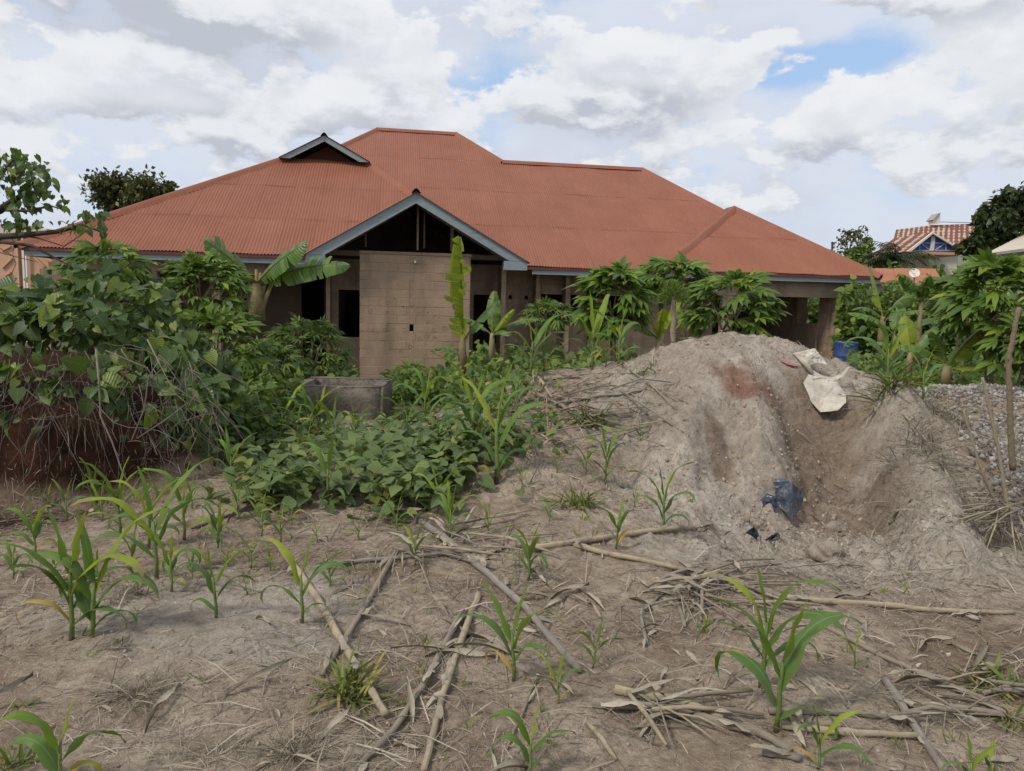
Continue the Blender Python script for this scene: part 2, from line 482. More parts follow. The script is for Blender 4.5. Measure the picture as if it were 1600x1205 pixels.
def wood_mat(name, c0, c1, scale=18, rough=0.85, bmp=0.3, dist=0.006):
    m, N, b = new_mat(name)
    r = objrand(N)
    p = N.vmath('ADD', wpos(N), N.vmath('SCALE', (7.0, 3.0, 5.0), scale=r))
    n = N.noise(p, scale, 5, 0.6); n2 = N.noise(p, scale * 6, 3)
    f = N.math('ADD', N.math('MULTIPLY', n, 0.75), N.math('ADD', N.math('MULTIPLY', n2, 0.35), N.math('MULTIPLY', N.math('SUBTRACT', r, 0.5), 0.35)))
    N.l.new(N.mix(N.lin(f, 0.3, 0.8), c0, c1), b.inputs['Base Color'])
    b.inputs['Roughness'].default_value = rough
    b.inputs['Specular IOR Level'].default_value = 0.15
    bump(N, b, N.math('ADD', n, n2), bmp, dist)
    return m

M_ = {}
M_['maize'] = leaf_mat('maize_leaf', [(0.0, (0.07, 0.17, 0.035)), (0.35, (0.10, 0.21, 0.04)), (0.7, (0.15, 0.26, 0.035)), (1.0, (0.23, 0.33, 0.04))], 0.38,
                       (0.22, 0.33, 0.03), 0.52, (0.22, 0.30, 0.12), 0.07, tipdry=True)
M_['maize_old'] = leaf_mat('maize_leaf_mature', [(0.0, (0.055, 0.135, 0.05)), (1.0, (0.09, 0.19, 0.05))], 0.32, (0.14, 0.24, 0.04), 0.50, (0.20, 0.29, 0.15), 0.07, tipdry=True)
M_['maize_dry'] = leaf_mat('maize_leaf_yellowing', [(0.0, (0.20, 0.22, 0.05)), (1.0, (0.32, 0.26, 0.09))], 0.25, (0.3, 0.3, 0.06), 0.55, (0.32, 0.32, 0.16), 0.07)
M_['maize_stem'] = wood_mat('maize_stem', (0.10, 0.15, 0.04), (0.18, 0.22, 0.07), 30, 0.6)
M_['maize_foot'] = wood_mat('maize_foot', (0.045, 0.030, 0.022), (0.10, 0.07, 0.04), 30, 0.7)
M_['banana'] = leaf_mat('banana_leaf', [(0.0, (0.040, 0.105, 0.028)), (0.6, (0.065, 0.15, 0.035)), (1.0, (0.10, 0.20, 0.035))], 0.3, (0.18, 0.30, 0.03), 0.38,
                        (0.26, 0.32, 0.12), 0.045, 150.0, 0.5)
M_['banana_lime'] = leaf_mat('banana_leaf_young', [(0.0, (0.15, 0.26, 0.03)), (1.0, (0.22, 0.31, 0.045))], 0.42, (0.32, 0.42, 0.04), 0.4, (0.32, 0.36, 0.12), 0.045, 150.0, 0.4)
M_['banana_stem'] = wood_mat('banana_stem', (0.16, 0.12, 0.06), (0.30, 0.25, 0.13), 9, 0.7)
M_['banana_fruit'] = leaf_mat('banana_fruit', [(0.0, (0.10, 0.17, 0.03)), (1.0, (0.15, 0.22, 0.05))], 0.05)
M_['cassava'] = leaf_mat('cassava_leaf', [(0.0, (0.05, 0.115, 0.032)), (0.6, (0.085, 0.17, 0.036)), (0.9, (0.125, 0.225, 0.038)), (1.0, (0.19, 0.30, 0.038))], 0.36, (0.14, 0.25, 0.03), 0.45, (0.13, 0.20, 0.07), 0.05)
M_['cassava_far'] = leaf_mat('bush_leaf', [(0.0, (0.04, 0.09, 0.03)), (0.6, (0.075, 0.145, 0.038)), (1.0, (0.14, 0.22, 0.045))], 0.3, (0.14, 0.24, 0.03), 0.5)
M_['cassava_stem'] = wood_mat('cassava_stem', (0.17, 0.13, 0.085), (0.30, 0.25, 0.17), 40, 0.85, 0.5)
M_['petiole'] = wood_mat('petiole', (0.12, 0.13, 0.04), (0.20, 0.19, 0.07), 30)
M_['vine'] = leaf_mat('vine_leaf', [(0.0, (0.028, 0.07, 0.025)), (0.5, (0.048, 0.105, 0.028)), (0.8, (0.085, 0.155, 0.03)), (0.95, (0.14, 0.22, 0.03)), (1.0, (0.17, 0.21, 0.13))], 0.3,
                      (0.20, 0.32, 0.03), 0.42, (0.12, 0.19, 0.06), 0.04, 60.0, 0.45)
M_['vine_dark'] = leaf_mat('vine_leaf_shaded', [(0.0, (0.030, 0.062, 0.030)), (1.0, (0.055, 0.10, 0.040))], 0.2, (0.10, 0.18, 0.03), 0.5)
M_['bean'] = leaf_mat('bean_leaf', [(0.0, (0.05, 0.095, 0.045)), (0.6, (0.08, 0.14, 0.058)), (0.9, (0.11, 0.175, 0.065)), (0.98, (0.18, 0.24, 0.07)), (1.0, (0.26, 0.19, 0.12))], 0.25,
                      (0.18, 0.28, 0.04), 0.5, (0.14, 0.20, 0.08), 0.045, 50.0, 0.35)
M_['grass'] = leaf_mat('grass_blade', [(0.0, (0.075, 0.125, 0.04)), (0.7, (0.12, 0.18, 0.05)), (1.0, (0.24, 0.22, 0.11))], 0.25, (0.16, 0.22, 0.04), 0.5)
M_['tree_dark'] = leaf_mat('tree_leaf_dark', [(0.0, (0.014, 0.030, 0.014)), (0.7, (0.026, 0.050, 0.020)), (1.0, (0.06, 0.08, 0.03))], 0.15, (0.08, 0.14, 0.02), 0.45)
M_['tree_olive'] = leaf_mat('tree_leaf_olive', [(0.0, (0.030, 0.045, 0.020)), (0.7, (0.055, 0.075, 0.030)), (1.0, (0.11, 0.11, 0.05))], 0.2, (0.12, 0.16, 0.03), 0.5)
M_['bark'] = wood_mat('bark', (0.05, 0.04, 0.032), (0.13, 0.11, 0.085), 14, 0.9, 0.6, 0.02)
M_['root'] = wood_mat('dry_root', (0.10, 0.08, 0.062), (0.30, 0.255, 0.20), 16, 0.9)
def stalk_mat(name, c0, c1, c2):
    m, N, b = new_mat(name)
    uv = N.node('ShaderNodeUVMap'); p = wpos(N)
    st = N.noise(N.vmath('MULTIPLY', uv.outputs[0], (14.0, 3.0, 1.0)), 1.0, 4, 0.6)
    pt = N.noise(p, 9, 5, 0.65); fn = N.noise(N.vmath('MULTIPLY', uv.outputs[0], (60.0, 8.0, 1.0)), 1.0, 3)
    c = N.mix(N.lin(N.math('ADD', N.math('MULTIPLY', st, 0.6), N.math('MULTIPLY', fn, 0.4)), 0.34, 0.66), c0, c1)
    c = N.mix(N.smooth(pt, 0.47, 0.62, 0, 0.85), c, c2)
    c = N.mix(N.lin(N.noise(p, 45, 3), 0.58, 0.75, 0, 0.6), c, (0.10, 0.08, 0.06))
    N.l.new(c, b.inputs['Base Color']); b.inputs['Roughness'].default_value = 0.8; b.inputs['Specular IOR Level'].default_value = 0.15
    bump(N, b, N.math('ADD', fn, st), 0.5, 0.006)
    return m
M_['stalk'] = stalk_mat('dry_stalk', (0.17, 0.135, 0.10), (0.36, 0.30, 0.225), (0.21, 0.175, 0.14))
M_['stalk_pale'] = stalk_mat('dry_stalk_pale', (0.27, 0.215, 0.135), (0.48, 0.40, 0.275), (0.25, 0.205, 0.155))
M_['stalk_grey'] = stalk_mat('dry_stalk_grey', (0.15, 0.13, 0.11), (0.36, 0.315, 0.26), (0.22, 0.18, 0.14))
M_['husk'] = wood_mat('dry_husk', (0.20, 0.165, 0.12), (0.42, 0.36, 0.275), 14, 0.8, 0.3)
def straw_material():
    m, N, b = new_mat('straw')
    r = objrand(N)
    N.l.new(N.ramp(r, [(0.0, (0.10, 0.08, 0.06)), (0.4, (0.21, 0.168, 0.125)), (0.8, (0.31, 0.258, 0.195)), (1.0, (0.43, 0.37, 0.285))]), b.inputs['Base Color'])
    b.inputs['Roughness'].default_value = 0.85; b.inputs['Specular IOR Level'].default_value = 0.15
    return m
M_['straw'] = straw_material()
def drystraw_dark():
    m, N, b = new_mat('dead_grass')
    r = objrand(N)
    N.l.new(N.ramp(r, [(0.0, (0.13, 0.105, 0.075)), (0.6, (0.24, 0.20, 0.145)), (1.0, (0.38, 0.325, 0.235))]), b.inputs['Base Color'])
    b.inputs['Roughness'].default_value = 0.9; b.inputs['Specular IOR Level'].default_value = 0.1
    return m
M_['deadgrass'] = drystraw_dark()

def block_mat(name, c0, c1, rings=False):
    m, N, b = new_mat(name)
    r = objrand(N); p = wpos(N)
    n = N.noise(p, 2.2, 5, 0.6); n2 = N.noise(p, 34, 4, 0.6); n3 = N.noise(p, 160, 2)
    f = N.math('ADD', N.math('MULTIPLY', n, 0.5), N.math('ADD', N.math('MULTIPLY', n2, 0.4), N.math('MULTIPLY', r, 0.14)))
    c = N.mix(N.lin(f, 0.3, 0.75), c0, c1)
    c = N.mix(N.lin(n3, 0.5, 0.8, 0, 0.4), c, (0.10, 0.075, 0.055))
    stain = N.noise(N.vmath('MULTIPLY', p, (1.3, 1.3, 0.35)), 1.6, 4)
    c = N.mix(N.lin(stain, 0.48, 0.72, 0, 0.6), c, (0.14, 0.10, 0.075))
    h = N.math('ADD', N.math('MULTIPLY', n2, 0.6), N.math('MULTIPLY', n3, 0.5))
    if rings:   # finger rings scratched into the render coat while it was wet
        v = N.node('ShaderNodeTexVoronoi', feature='F1'); v.inputs['Scale'].default_value = 5.2; v.inputs['Randomness'].default_value = 0.55
        v.distance = 'EUCLIDEAN'
        sp = N.node('ShaderNodeSeparateXYZ'); N.l.new(p, sp.inputs[0])
        co = N.node('ShaderNodeCombineXYZ'); N.l.new(sp.outputs[0], co.inputs[0]); co.inputs[1].default_value = 0.5; N.l.new(sp.outputs[2], co.inputs[2])
        N.l.new(co.outputs[0], v.inputs['Vector'])
        ring = N.smooth(N.math('ABSOLUTE', N.math('SUBTRACT', v.outputs['Distance'], N.math('MULTIPLY_ADD', n2, 0.12, 0.17))), 0.025, 0.06, 1.0, 0.0)
        zm = N.math('MULTIPLY', N.smooth(sp.outputs[2], 0.1, 0.3), N.smooth(sp.outputs[2], 1.55, 1.85, 1.0, 0.0))
        ring = N.math('MULTIPLY', ring, N.math('MULTIPLY', zm, N.smooth(n2, 0.3, 0.55)))
        c = N.mix(N.math('MULTIPLY', ring, 0.5), c, (0.20, 0.145, 0.105))
        h = N.math('SUBTRACT', h, N.math('MULTIPLY', ring, 0.7))
    N.l.new(c, b.inputs['Base Color'])
    b.inputs['Roughness'].default_value = 0.95; b.inputs['Specular IOR Level'].default_value = 0.1
    bump(N, b, h, 0.9, 0.018)
    return m
M_['block'] = block_mat('sandcrete_block', (0.33, 0.232, 0.160), (0.50, 0.37, 0.265))
M_['block_ring'] = block_mat('sandcrete_block_scratched', (0.32, 0.218, 0.146), (0.46, 0.33, 0.228), True)
M_['mortar'] = block_mat('mortar', (0.29, 0.205, 0.143), (0.42, 0.31, 0.22))
M_['inner'] = block_mat('inner_wall_shaded', (0.11, 0.075, 0.055), (0.17, 0.12, 0.088))  # darker copy of the block colour, indoor and veranda shade painted in
M_['concrete'] = block_mat('cast_concrete', (0.30, 0.215, 0.148), (0.46, 0.345, 0.248))

def roof_mat(name, c0, c1, c2, under=None):
    m, N, b = new_mat(name)
    r = objrand(N); p = wpos(N)
    n = N.noise(p, 0.9, 5, 0.6); n2 = N.noise(N.vmath('MULTIPLY', p, (6, 1.2, 1.2)), 3.0, 4, 0.6); n3 = N.noise(p, 60, 3)
    f = N.math('ADD', N.math('MULTIPLY', n, 0.6), N.math('ADD', N.math('MULTIPLY', n2, 0.35), N.math('MULTIPLY', N.math('SUBTRACT', r, 0.5), 0.10)))
    c = N.mix(N.lin(f, 0.34, 0.66), c0, c1)
    c = N.mix(N.smooth(N.noise(N.vmath('MULTIPLY', p, (2.5, 0.5, 0.5)), 1.5, 5, 0.65), 0.54, 0.76, 0, 0.28), c, tuple(x * 1.2 + 0.02 for x in c1))
    c = N.mix(N.lin(n3, 0.52, 0.8, 0, 0.3), c, c2)
    N.l.new(c, b.inputs['Base Color'])
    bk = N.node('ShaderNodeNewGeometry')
    N.l.new(N.mix(bk.outputs['Backfacing'], c, under), b.inputs['Base Color']) if under else None  # dark sheet underside, attic shade put into its colour
    b.inputs['Roughness'].default_value = 0.62; b.inputs['Specular IOR Level'].default_value = 0.25
    bump(N, b, n3, 0.15, 0.004)
    return m
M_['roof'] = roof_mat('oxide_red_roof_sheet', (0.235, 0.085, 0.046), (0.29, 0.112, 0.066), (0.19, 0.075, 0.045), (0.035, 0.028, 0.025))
M_['roof_dark'] = roof_mat('oxide_red_edge', (0.12, 0.042, 0.032), (0.17, 0.06, 0.045), (0.08, 0.04, 0.035))
def paint_mat(name, c0, c1, bare, amt=0.3, scale=5.0):
    m, N, b = new_mat(name)
    r = objrand(N); p = wpos(N)
    n = N.noise(N.vmath('MULTIPLY', p, (0.6, 0.6, 2.4)), scale, 6, 0.65); n2 = N.noise(p, scale * 9, 4, 0.6)
    c = N.mix(N.math('MULTIPLY_ADD', r, 0.4, N.math('MULTIPLY', n2, 0.6)), c0, c1)
    c = N.mix(N.math('MULTIPLY', N.smooth(N.math('ADD', N.math('MULTIPLY', n, 0.7), N.math('MULTIPLY', n2, 0.3)), 0.52, 0.66), amt), c, bare)
    N.l.new(c, b.inputs['Base Color'])
    b.inputs['Roughness'].default_value = 0.75; b.inputs['Specular IOR Level'].default_value = 0.25
    bump(N, b, n2, 0.3, 0.004)
    return m
M_['fascia'] = paint_mat('blue_grey_fascia_paint', (0.21, 0.255, 0.275), (0.30, 0.345, 0.365), (0.12, 0.10, 0.085), 0.5)
M_['timber'] = wood_mat('raw_timber', (0.16, 0.115, 0.08), (0.30, 0.225, 0.16), 12, 0.85)
M_['peach'] = paint_mat('peach_paint', (0.52, 0.30, 0.19), (0.58, 0.35, 0.225), (0.40, 0.24, 0.16), 0.35, 1.5)
M_['white'] = paint_mat('off_white_paint', (0.62, 0.57, 0.48), (0.72, 0.67, 0.58), (0.45, 0.40, 0.33), 0.3, 3.0)
M_['rooffar'] = paint_mat('pale_roof', (0.50, 0.44, 0.35), (0.60, 0.54, 0.45), (0.36, 0.27, 0.20), 0.4, 2.0)
M_['shedroof'] = roof_mat('orange_roof', (0.36, 0.14, 0.06), (0.47, 0.21, 0.10), (0.25, 0.15, 0.10))
M_['bluepaint'] = paint_mat('blue_paint', (0.055, 0.11, 0.38), (0.08, 0.15, 0.45), (0.05, 0.07, 0.2), 0.3)
M_['grey'] = paint_mat('grey_render', (0.30, 0.28, 0.25), (0.38, 0.36, 0.32), (0.2, 0.18, 0.15), 0.4)

# ------------------------------------------------------------------ ground
def axis(fine0, fine1, step, far, g=1.22, lo=None):
    a = list(np.arange(fine0, fine1 + 1e-6, step))
    s = step; x = a[-1]
    while x < far: s *= g; x += s; a.append(x)
    s = step; x = a[0]; b = []
    while x > -far if lo is None else x > lo: s *= g; x -= s; b.append(x)
    return np.array(b[::-1] + a)
def ground():
    xs = axis(-4.8, 6.0, 0.022, 900); ys = axis(1.75, 9.2, 0.021, 900)
    X, Y = np.meshgrid(xs, ys); sh = X.shape
    x, y = X.ravel(), Y.ravel()
    z = H(x, y)
    global GRID
    GRID = (xs, ys, z.reshape(sh))
    me = bpy.data.meshes.new('ground')
    n = len(x); nx, ny = sh[1], sh[0]
    me.vertices.add(n); me.vertices.foreach_set('co', np.c_[x, y, z].astype(np.float32).ravel())
    i, j = np.meshgrid(np.arange(nx - 1), np.arange(ny - 1)); a = (j * nx + i).ravel()
    q = np.c_[a, a + 1, a + nx + 1, a + nx].astype(np.int32)
    me.loops.add(q.size); me.loops.foreach_set('vertex_index', q.ravel())
    me.polygons.add(len(q)); me.polygons.foreach_set('loop_start', np.arange(0, q.size, 4, dtype=np.int32))
    me.polygons.foreach_set('use_smooth', np.ones(len(q), bool))
    ca = me.color_attributes.new('soil', 'FLOAT_COLOR', 'POINT')
    sand = np.clip(sstep(0.15, 0.6, heap_mask(x, y) + 0.3 * fbm(x * 1.5, y * 1.5, 4, 71)), 0, 1) * sstep(0.45, 1.25, x + 0.35 * fbm(x * 2, y * 2, 4, 75))
    sand = np.maximum(sand, 1.0 * sstep(0.25, 0.7, np.exp(-(((x + 1.35) / 0.95) ** 2 + ((y - 3.5) / 0.55) ** 2)) + 0.3 * fbm(x * 2.5, y * 2.5, 3, 73)))
    sand = np.maximum(sand, 0.7 * np.exp(-(((x + 0.7) / 0.5) ** 2 + ((y - 8.2) / 0.5) ** 2)))
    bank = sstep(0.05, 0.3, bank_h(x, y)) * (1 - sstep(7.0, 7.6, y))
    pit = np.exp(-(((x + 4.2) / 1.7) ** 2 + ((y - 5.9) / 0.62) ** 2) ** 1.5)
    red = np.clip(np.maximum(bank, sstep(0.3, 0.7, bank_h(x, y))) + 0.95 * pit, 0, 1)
    hollow_shade = np.zeros_like(x)  # browner fill of the heap hollow, with its shade painted in
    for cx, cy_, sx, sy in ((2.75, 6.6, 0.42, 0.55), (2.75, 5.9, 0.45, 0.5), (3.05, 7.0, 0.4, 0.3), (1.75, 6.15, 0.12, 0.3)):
        hollow_shade = np.maximum(hollow_shade, np.exp(-(((x - cx) / sx) ** 2 + ((y - cy_) / sy) ** 2) ** 1.5))
    hollow_shade = np.clip(sstep(0.2, 0.75, hollow_shade + 0.35 * fbm(x * 4, (y + z) * 4, 4, 81)), 0, 1)
    pr = at(1155, 608, 6.75)
    iron = np.exp(-(((x - pr.x + 0.25 * (y - pr.y)) / 0.30) ** 2 + ((y - pr.y) / 0.20) ** 2))
    iron = sstep(0.30, 0.62, iron + 0.45 * fbm(x * 5, y * 5, 4, 77)) * sstep(0.05, 0.2, iron)
    ca.data.foreach_set('color', np.c_[sand, red, iron, hollow_shade].astype(np.float32).ravel())
    m, N, b = new_mat('sandy_soil')
    at_ = N.node('ShaderNodeAttribute', attribute_name='soil'); sp = N.node('ShaderNodeSeparateColor'); N.l.new(at_.outputs['Color'], sp.inputs[0])
    p = wpos(N)
    n1 = N.noise(p, 1.1, 5, 0.6); n2 = N.noise(p, 7, 5, 0.65); n3 = N.noise(p, 46, 6, 0.75); n4 = N.noise(p, 170, 3, 0.7); n5 = N.noise(p, 17, 6, 0.72)
    soil = N.mix(N.lin(N.math('ADD', N.math('MULTIPLY', n1, 0.65), N.math('MULTIPLY', n2, 0.35)), 0.40, 0.60), (0.33, 0.238, 0.162), (0.64, 0.52, 0.39))
    soil = N.mix(N.lin(n3, 0.42, 0.7, 0, 0.5), soil, (0.16, 0.122, 0.092))
    soil = N.mix(N.lin(n4, 0.55, 0.75, 0, 0.5), soil, (0.40, 0.33, 0.25))
    sand_c = N.mix(N.lin(n2, 0.35, 0.68), (0.50, 0.42, 0.335), (0.70, 0.62, 0.52))
    sand_c = N.mix(N.lin(n1, 0.42, 0.64, 0, 0.55), sand_c, (0.34, 0.262, 0.193))
    sand_c = N.mix(N.lin(n3, 0.45, 0.75, 0, 0.5), sand_c, (0.22, 0.172, 0.135))
    sand_c = N.mix(N.lin(n4, 0.55, 0.72, 0, 0.6), sand_c, (0.50, 0.44, 0.37))
    grit = N.lin(n5, 0.46, 0.68, 0, 0.5)
    sand_c = N.mix(grit, sand_c, (0.225, 0.178, 0.138))
    soil = N.mix(grit, soil, (0.125, 0.09, 0.064))
    red_shaded_c = N.mix(N.lin(n2, 0.3, 0.7), (0.025, 0.013, 0.009), (0.085, 0.038, 0.023))  # red earth, darkened to carry the shade under the overhang
    sand_c = N.mix(N.math('MULTIPLY', at_.outputs['Alpha'], 0.75), sand_c, N.mix(N.lin(n5, 0.35, 0.68), (0.34, 0.245, 0.17), (0.165, 0.118, 0.085)))  # darker brown where the hollow's shade is painted
    c = N.mix(sp.outputs[0], soil, sand_c)
    c = N.mix(sp.outputs[1], c, red_shaded_c)
    c = N.mix(N.math('MULTIPLY', sp.outputs[2], N.smooth(n2, 0.25, 0.6, 0.35, 0.9)), c, (0.27, 0.135, 0.090))
    far = N.node('ShaderNodeSeparateXYZ'); N.l.new(p, far.inputs[0])
    grassy = N.math('MULTIPLY', N.smooth(far.outputs[1], 9.0, 12.5), N.smooth(n1, 0.3, 0.6, 0.5, 0.95))
    c = N.mix(grassy, c, N.mix(n2, (0.035, 0.05, 0.018), (0.08, 0.10, 0.035)))
    N.l.new(c, b.inputs['Base Color'])
    b.inputs['Roughness'].default_value = 0.97; b.inputs['Specular IOR Level'].default_value = 0.08
    h = N.math('ADD', N.math('MULTIPLY', n2, 0.6), N.math('ADD', N.math('MULTIPLY', n3, 0.45), N.math('ADD', N.math('MULTIPLY', n5, 0.8), N.math('MULTIPLY', n4, 0.3))))
    bump(N, b, h, 1.0, 0.045)
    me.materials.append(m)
    me.update(calc_edges=True)
    o = inst('ground', me)
    tag(o, 'uneven sandy field rising into a pale sand heap', kind='structure')
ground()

# ------------------------------------------------------------------ house frame: t along the front, d away from the camera, z above the eye
CP, SP = math.cos(PHI), math.sin(PHI)
GZ = -1.95                       # ground at the house, below the eye
T0, D0 = 2.0, 20.0
HOUSE = thing('unfinished_house', (T0 * CP - D0 * SP, T0 * SP + D0 * CP, EYE + GZ), 'unfinished sandcrete block house with a red corrugated roof and blue grey fascia', 'house', rz=PHI)
def L(t, d, z): return Vector((t - T0, d - D0, z - GZ))
def tpx(px, d, py=440):
    r = ray(px, py); t = r[0] * CP + r[1] * SP; dd = -r[0] * SP + r[1] * CP
    return t * d / dd
def zpx(px, py, d):
    r = ray(px, py); dd = -r[0] * SP + r[1] * CP
    return r[2] * d / dd
rnd = random.Random(7)

# ---- walls of blocks
def rect_minus(a0, a1, z0, z1, holes):
    """solid rectangles left of [a0,a1]x[z0,z1] after cutting holes"""
    xs = sorted({a0, a1, *[min(max(h[k], a0), a1) for h in holes for k in (0, 1)]})
    out_ = []
    for x0, x1 in zip(xs, xs[1:]):
        if x1 - x0 < 1e-6: continue
        hs = sorted([(max(h[2], z0), min(h[3], z1)) for h in holes if h[0] <= x0 + 1e-6 and h[1] >= x1 - 1e-6])
        z = z0
        for b0, b1 in hs:
            if b0 > z + 1e-6: out_.append((x0, x1, z, b0))
            z = max(z, b1)
        if z < z1 - 1e-6: out_.append((x0, x1, z, z1))
    return out_
_blk = {}
def block_mesh(w, th, h, mat):
    key = (round(w, 2), round(th, 3), round(h, 2), mat.name)
    if key not in _blk:
        m = MB(); e = 0.005
        w_, h_ = key[0] / 2 - 0.0015, key[2] / 2 - 0.0015; t2 = th / 2
        # worn edges: chamfered front and back
        v = []
        for y, ex in ((-t2, e), (-t2 + e, 0), (t2 - e, 0), (t2, e)):
            j = [rnd.uniform(-0.003, 0.003) for _ in range(8)]
            v += [(-w_ + ex + j[0], y, -h_ + ex + j[1]), (w_ - ex + j[2], y, -h_ + ex + j[3]), (w_ - ex + j[4], y, h_ - ex + j[5]), (-w_ + ex + j[6], y, h_ - ex + j[7])]
        f = [(0, 1, 2, 3), (15, 14, 13, 12)]
        for r_ in range(3):
            for k in range(4):
                a = r_ * 4 + k; b_ = r_ * 4 + (k + 1) % 4
                f.append((b_, a, a + 4, b_ + 4))
        m.add(v, f)
        _blk[key] = m.mesh('block', mat)
    return _blk[key]
def wall(a0, a1, fix, z0, z1, th=0.15, along='t', holes=(), mat='block', each=True, core='mortar', bw=0.46, bh=0.215, name='wall', jit=0.006):
    """a block wall: mortar core plus blocks; fix is its near face (d) or left face (t)"""
    holes = list(holes)
    def loc(a, o, z): return L(a, fix + o, z) if along == 't' else L(fix + o, a, z)
    m = MB()
    for x0, x1, b0, b1 in rect_minus(a0 + 0.003, a1 - 0.003, z0, z1 - 0.003, [(h[0] - 0.004, h[1] + 0.004, h[2] - 0.004, h[3] + 0.004) for h in holes]):
        p, q = loc(x0, 0.005, b0), loc(x1, th - 0.005, b1)
        m.box(min(p.x, q.x), max(p.x, q.x), min(p.y, q.y), max(p.y, q.y), p.z, q.z)
    w = m.build(name, M_[core], HOUSE)
    bm_all = []
    n = int(math.ceil((z1 - z0) / bh))
    for r in range(n):
        c0 = z1 - (n - r) * bh; c1 = c0 + bh
        c0 = max(c0, z0)
        x = a0 - (bw / 2 if r % 2 else 0)
        while x < a1:
            s0, s1 = max(x, a0), min(x + bw, a1); x += bw
            if s1 - s0 < 0.05: continue
            for x0, x1, b0, b1 in rect_minus(s0, s1, c0, c1, holes):
                if x1 - x0 < 0.04 or b1 - b0 < 0.04: continue
                bm_all.append((x0, x1, b0, b1))
    if each:
        for x0, x1, b0, b1 in bm_all:
            me = block_mesh(x1 - x0 - 0.004, th, b1 - b0 - 0.004, M_[mat])
            o = bpy.data.objects.new('block', me); COL.objects.link(o); o.parent = w
            c = loc((x0 + x1) / 2, th / 2 + rnd.uniform(-jit, jit), (b0 + b1) / 2)
            o.location = c
            o.rotation_euler = (0, 0, math.pi / 2 if along != 't' else (math.pi if rnd.random() < 0.5 else 0))
    else:
        mm = MB()
        for x0, x1, b0, b1 in bm_all:
            p, q = loc(x0 + 0.007, rnd.uniform(-0.004, 0.004), b0 + 0.007), loc(x1 - 0.007, th + rnd.uniform(-0.004, 0.004), b1 - 0.007)
            mm.box(min(p.x, q.x), max(p.x, q.x), min(p.y, q.y), max(p.y, q.y), p.z, q.z)
        o = mm.build('blockwork', M_[mat], w); o['kind'] = 'stuff'
    return w
def hbox(name, t0, t1, d0, d1, z0, z1, mat, parent=None, label=None):
    m = MB(); p, q = L(t0, d0, z0), L(t1, d1, z1)
    m.box(p.x, q.x, p.y, q.y, p.z, q.z)
    o = m.build(name, M_[mat], parent or HOUSE)
    if label: o['label'] = label
    return o
ZB = GZ - 0.25
# porch face in the middle: the big scratched wall
c0, c1 = tpx(562, 18.0), tpx(735, 18.0)
hz_ = zpx(643, 512, 18.0); ht = tpx(643, 18.0, 512)
CW = wall(c0, c1, 18.0, ZB, 1.0, 0.16, holes=[(ht - 0.045, ht + 0.045, hz_ - 0.09, hz_ + 0.07)], mat='block_ring', jit=0.004, bw=0.44, bh=0.205)
CW['label'] = 'tall sandcrete wall under the gable scratched with rows of rings'
hbox('wall_plate', c0, c1 + 0.02, 17.98, 18.17, 1.0, 1.065, 'timber')
# niches on both sides of it
n0 = tpx(516, 19.4)
lw0, lw1 = zpx(540, 527, 19.4), zpx(540, 453, 19.4)
wall(n0, c0 + 0.45, 19.4, ZB, 0.93, 0.15, holes=[(tpx(529, 19.4), c0 + 0.4, lw0, lw1)])
wall(tpx(509, 19.0), tpx(516, 19.0), 19.0, ZB, 0.93, 0.4, bw=0.23, name='pier')
m_ = L(tpx(549, 19.34), 19.33, 0)
hbox('bracket', tpx(549, 19.38), tpx(556, 19.38), 19.34, 19.397, zpx(550, 447, 19.38), zpx(550, 419, 19.38), 'timber')
rw1 = zpx(760, 461, 19.6)
wall(c1 + 0.1, tpx(784, 19.6), 19.6, ZB, 0.9, 0.15, holes=[(c1 + 0.25, tpx(782, 19.6), -1.5, rw1)])
wall(tpx(783.5, 18.9), tpx(791, 18.9), 18.9, ZB, 0.86, 0.85, bw=0.23, name='pier')
# left wing: deep veranda with a beam in front and a wall in shade behind
lb = tpx(192, 18.6)
hbox('beam', -7.35, tpx(500, 18.3), 18.3, 18.48, zpx(280, 425, 18.3), 0.83, 'concrete')
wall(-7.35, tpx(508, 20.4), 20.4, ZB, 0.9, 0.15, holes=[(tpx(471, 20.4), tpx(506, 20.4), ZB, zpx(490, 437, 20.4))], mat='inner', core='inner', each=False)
for px in (62, 232, 330):
    wall(tpx(px, 18.3), tpx(px + 13, 18.3), 18.3, ZB, zpx(280, 425, 18.3) - 0.004, 0.22, bw=0.23, name='pier')
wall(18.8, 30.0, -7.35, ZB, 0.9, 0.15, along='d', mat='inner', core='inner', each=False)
# right part: wall with piers, windows between
pz0, pz1 = zpx(865, 505, 20.9), zpx(865, 460, 20.9)
holes = [(tpx(846, 20.9), tpx(884, 20.9), pz0, pz1), (tpx(893, 20.9), tpx(926, 20.9), pz0, pz1), (tpx(946, 20.9), tpx(1010, 20.9), pz0, pz1)]
for hx in (798, 823): holes.append((tpx(hx, 20.9) - 0.05, tpx(hx, 20.9) + 0.05, 0.02, 0.12))
wall(tpx(786, 20.9), 9.3, 20.9, ZB, 0.9, 0.15, holes=holes, mat='block')
for px in (837.5, 884.5, 927):
    wall(tpx(px, 20.45), tpx(px + 7, 20.45), 20.45, ZB, 0.9, 0.446, bw=0.23, name='pier')
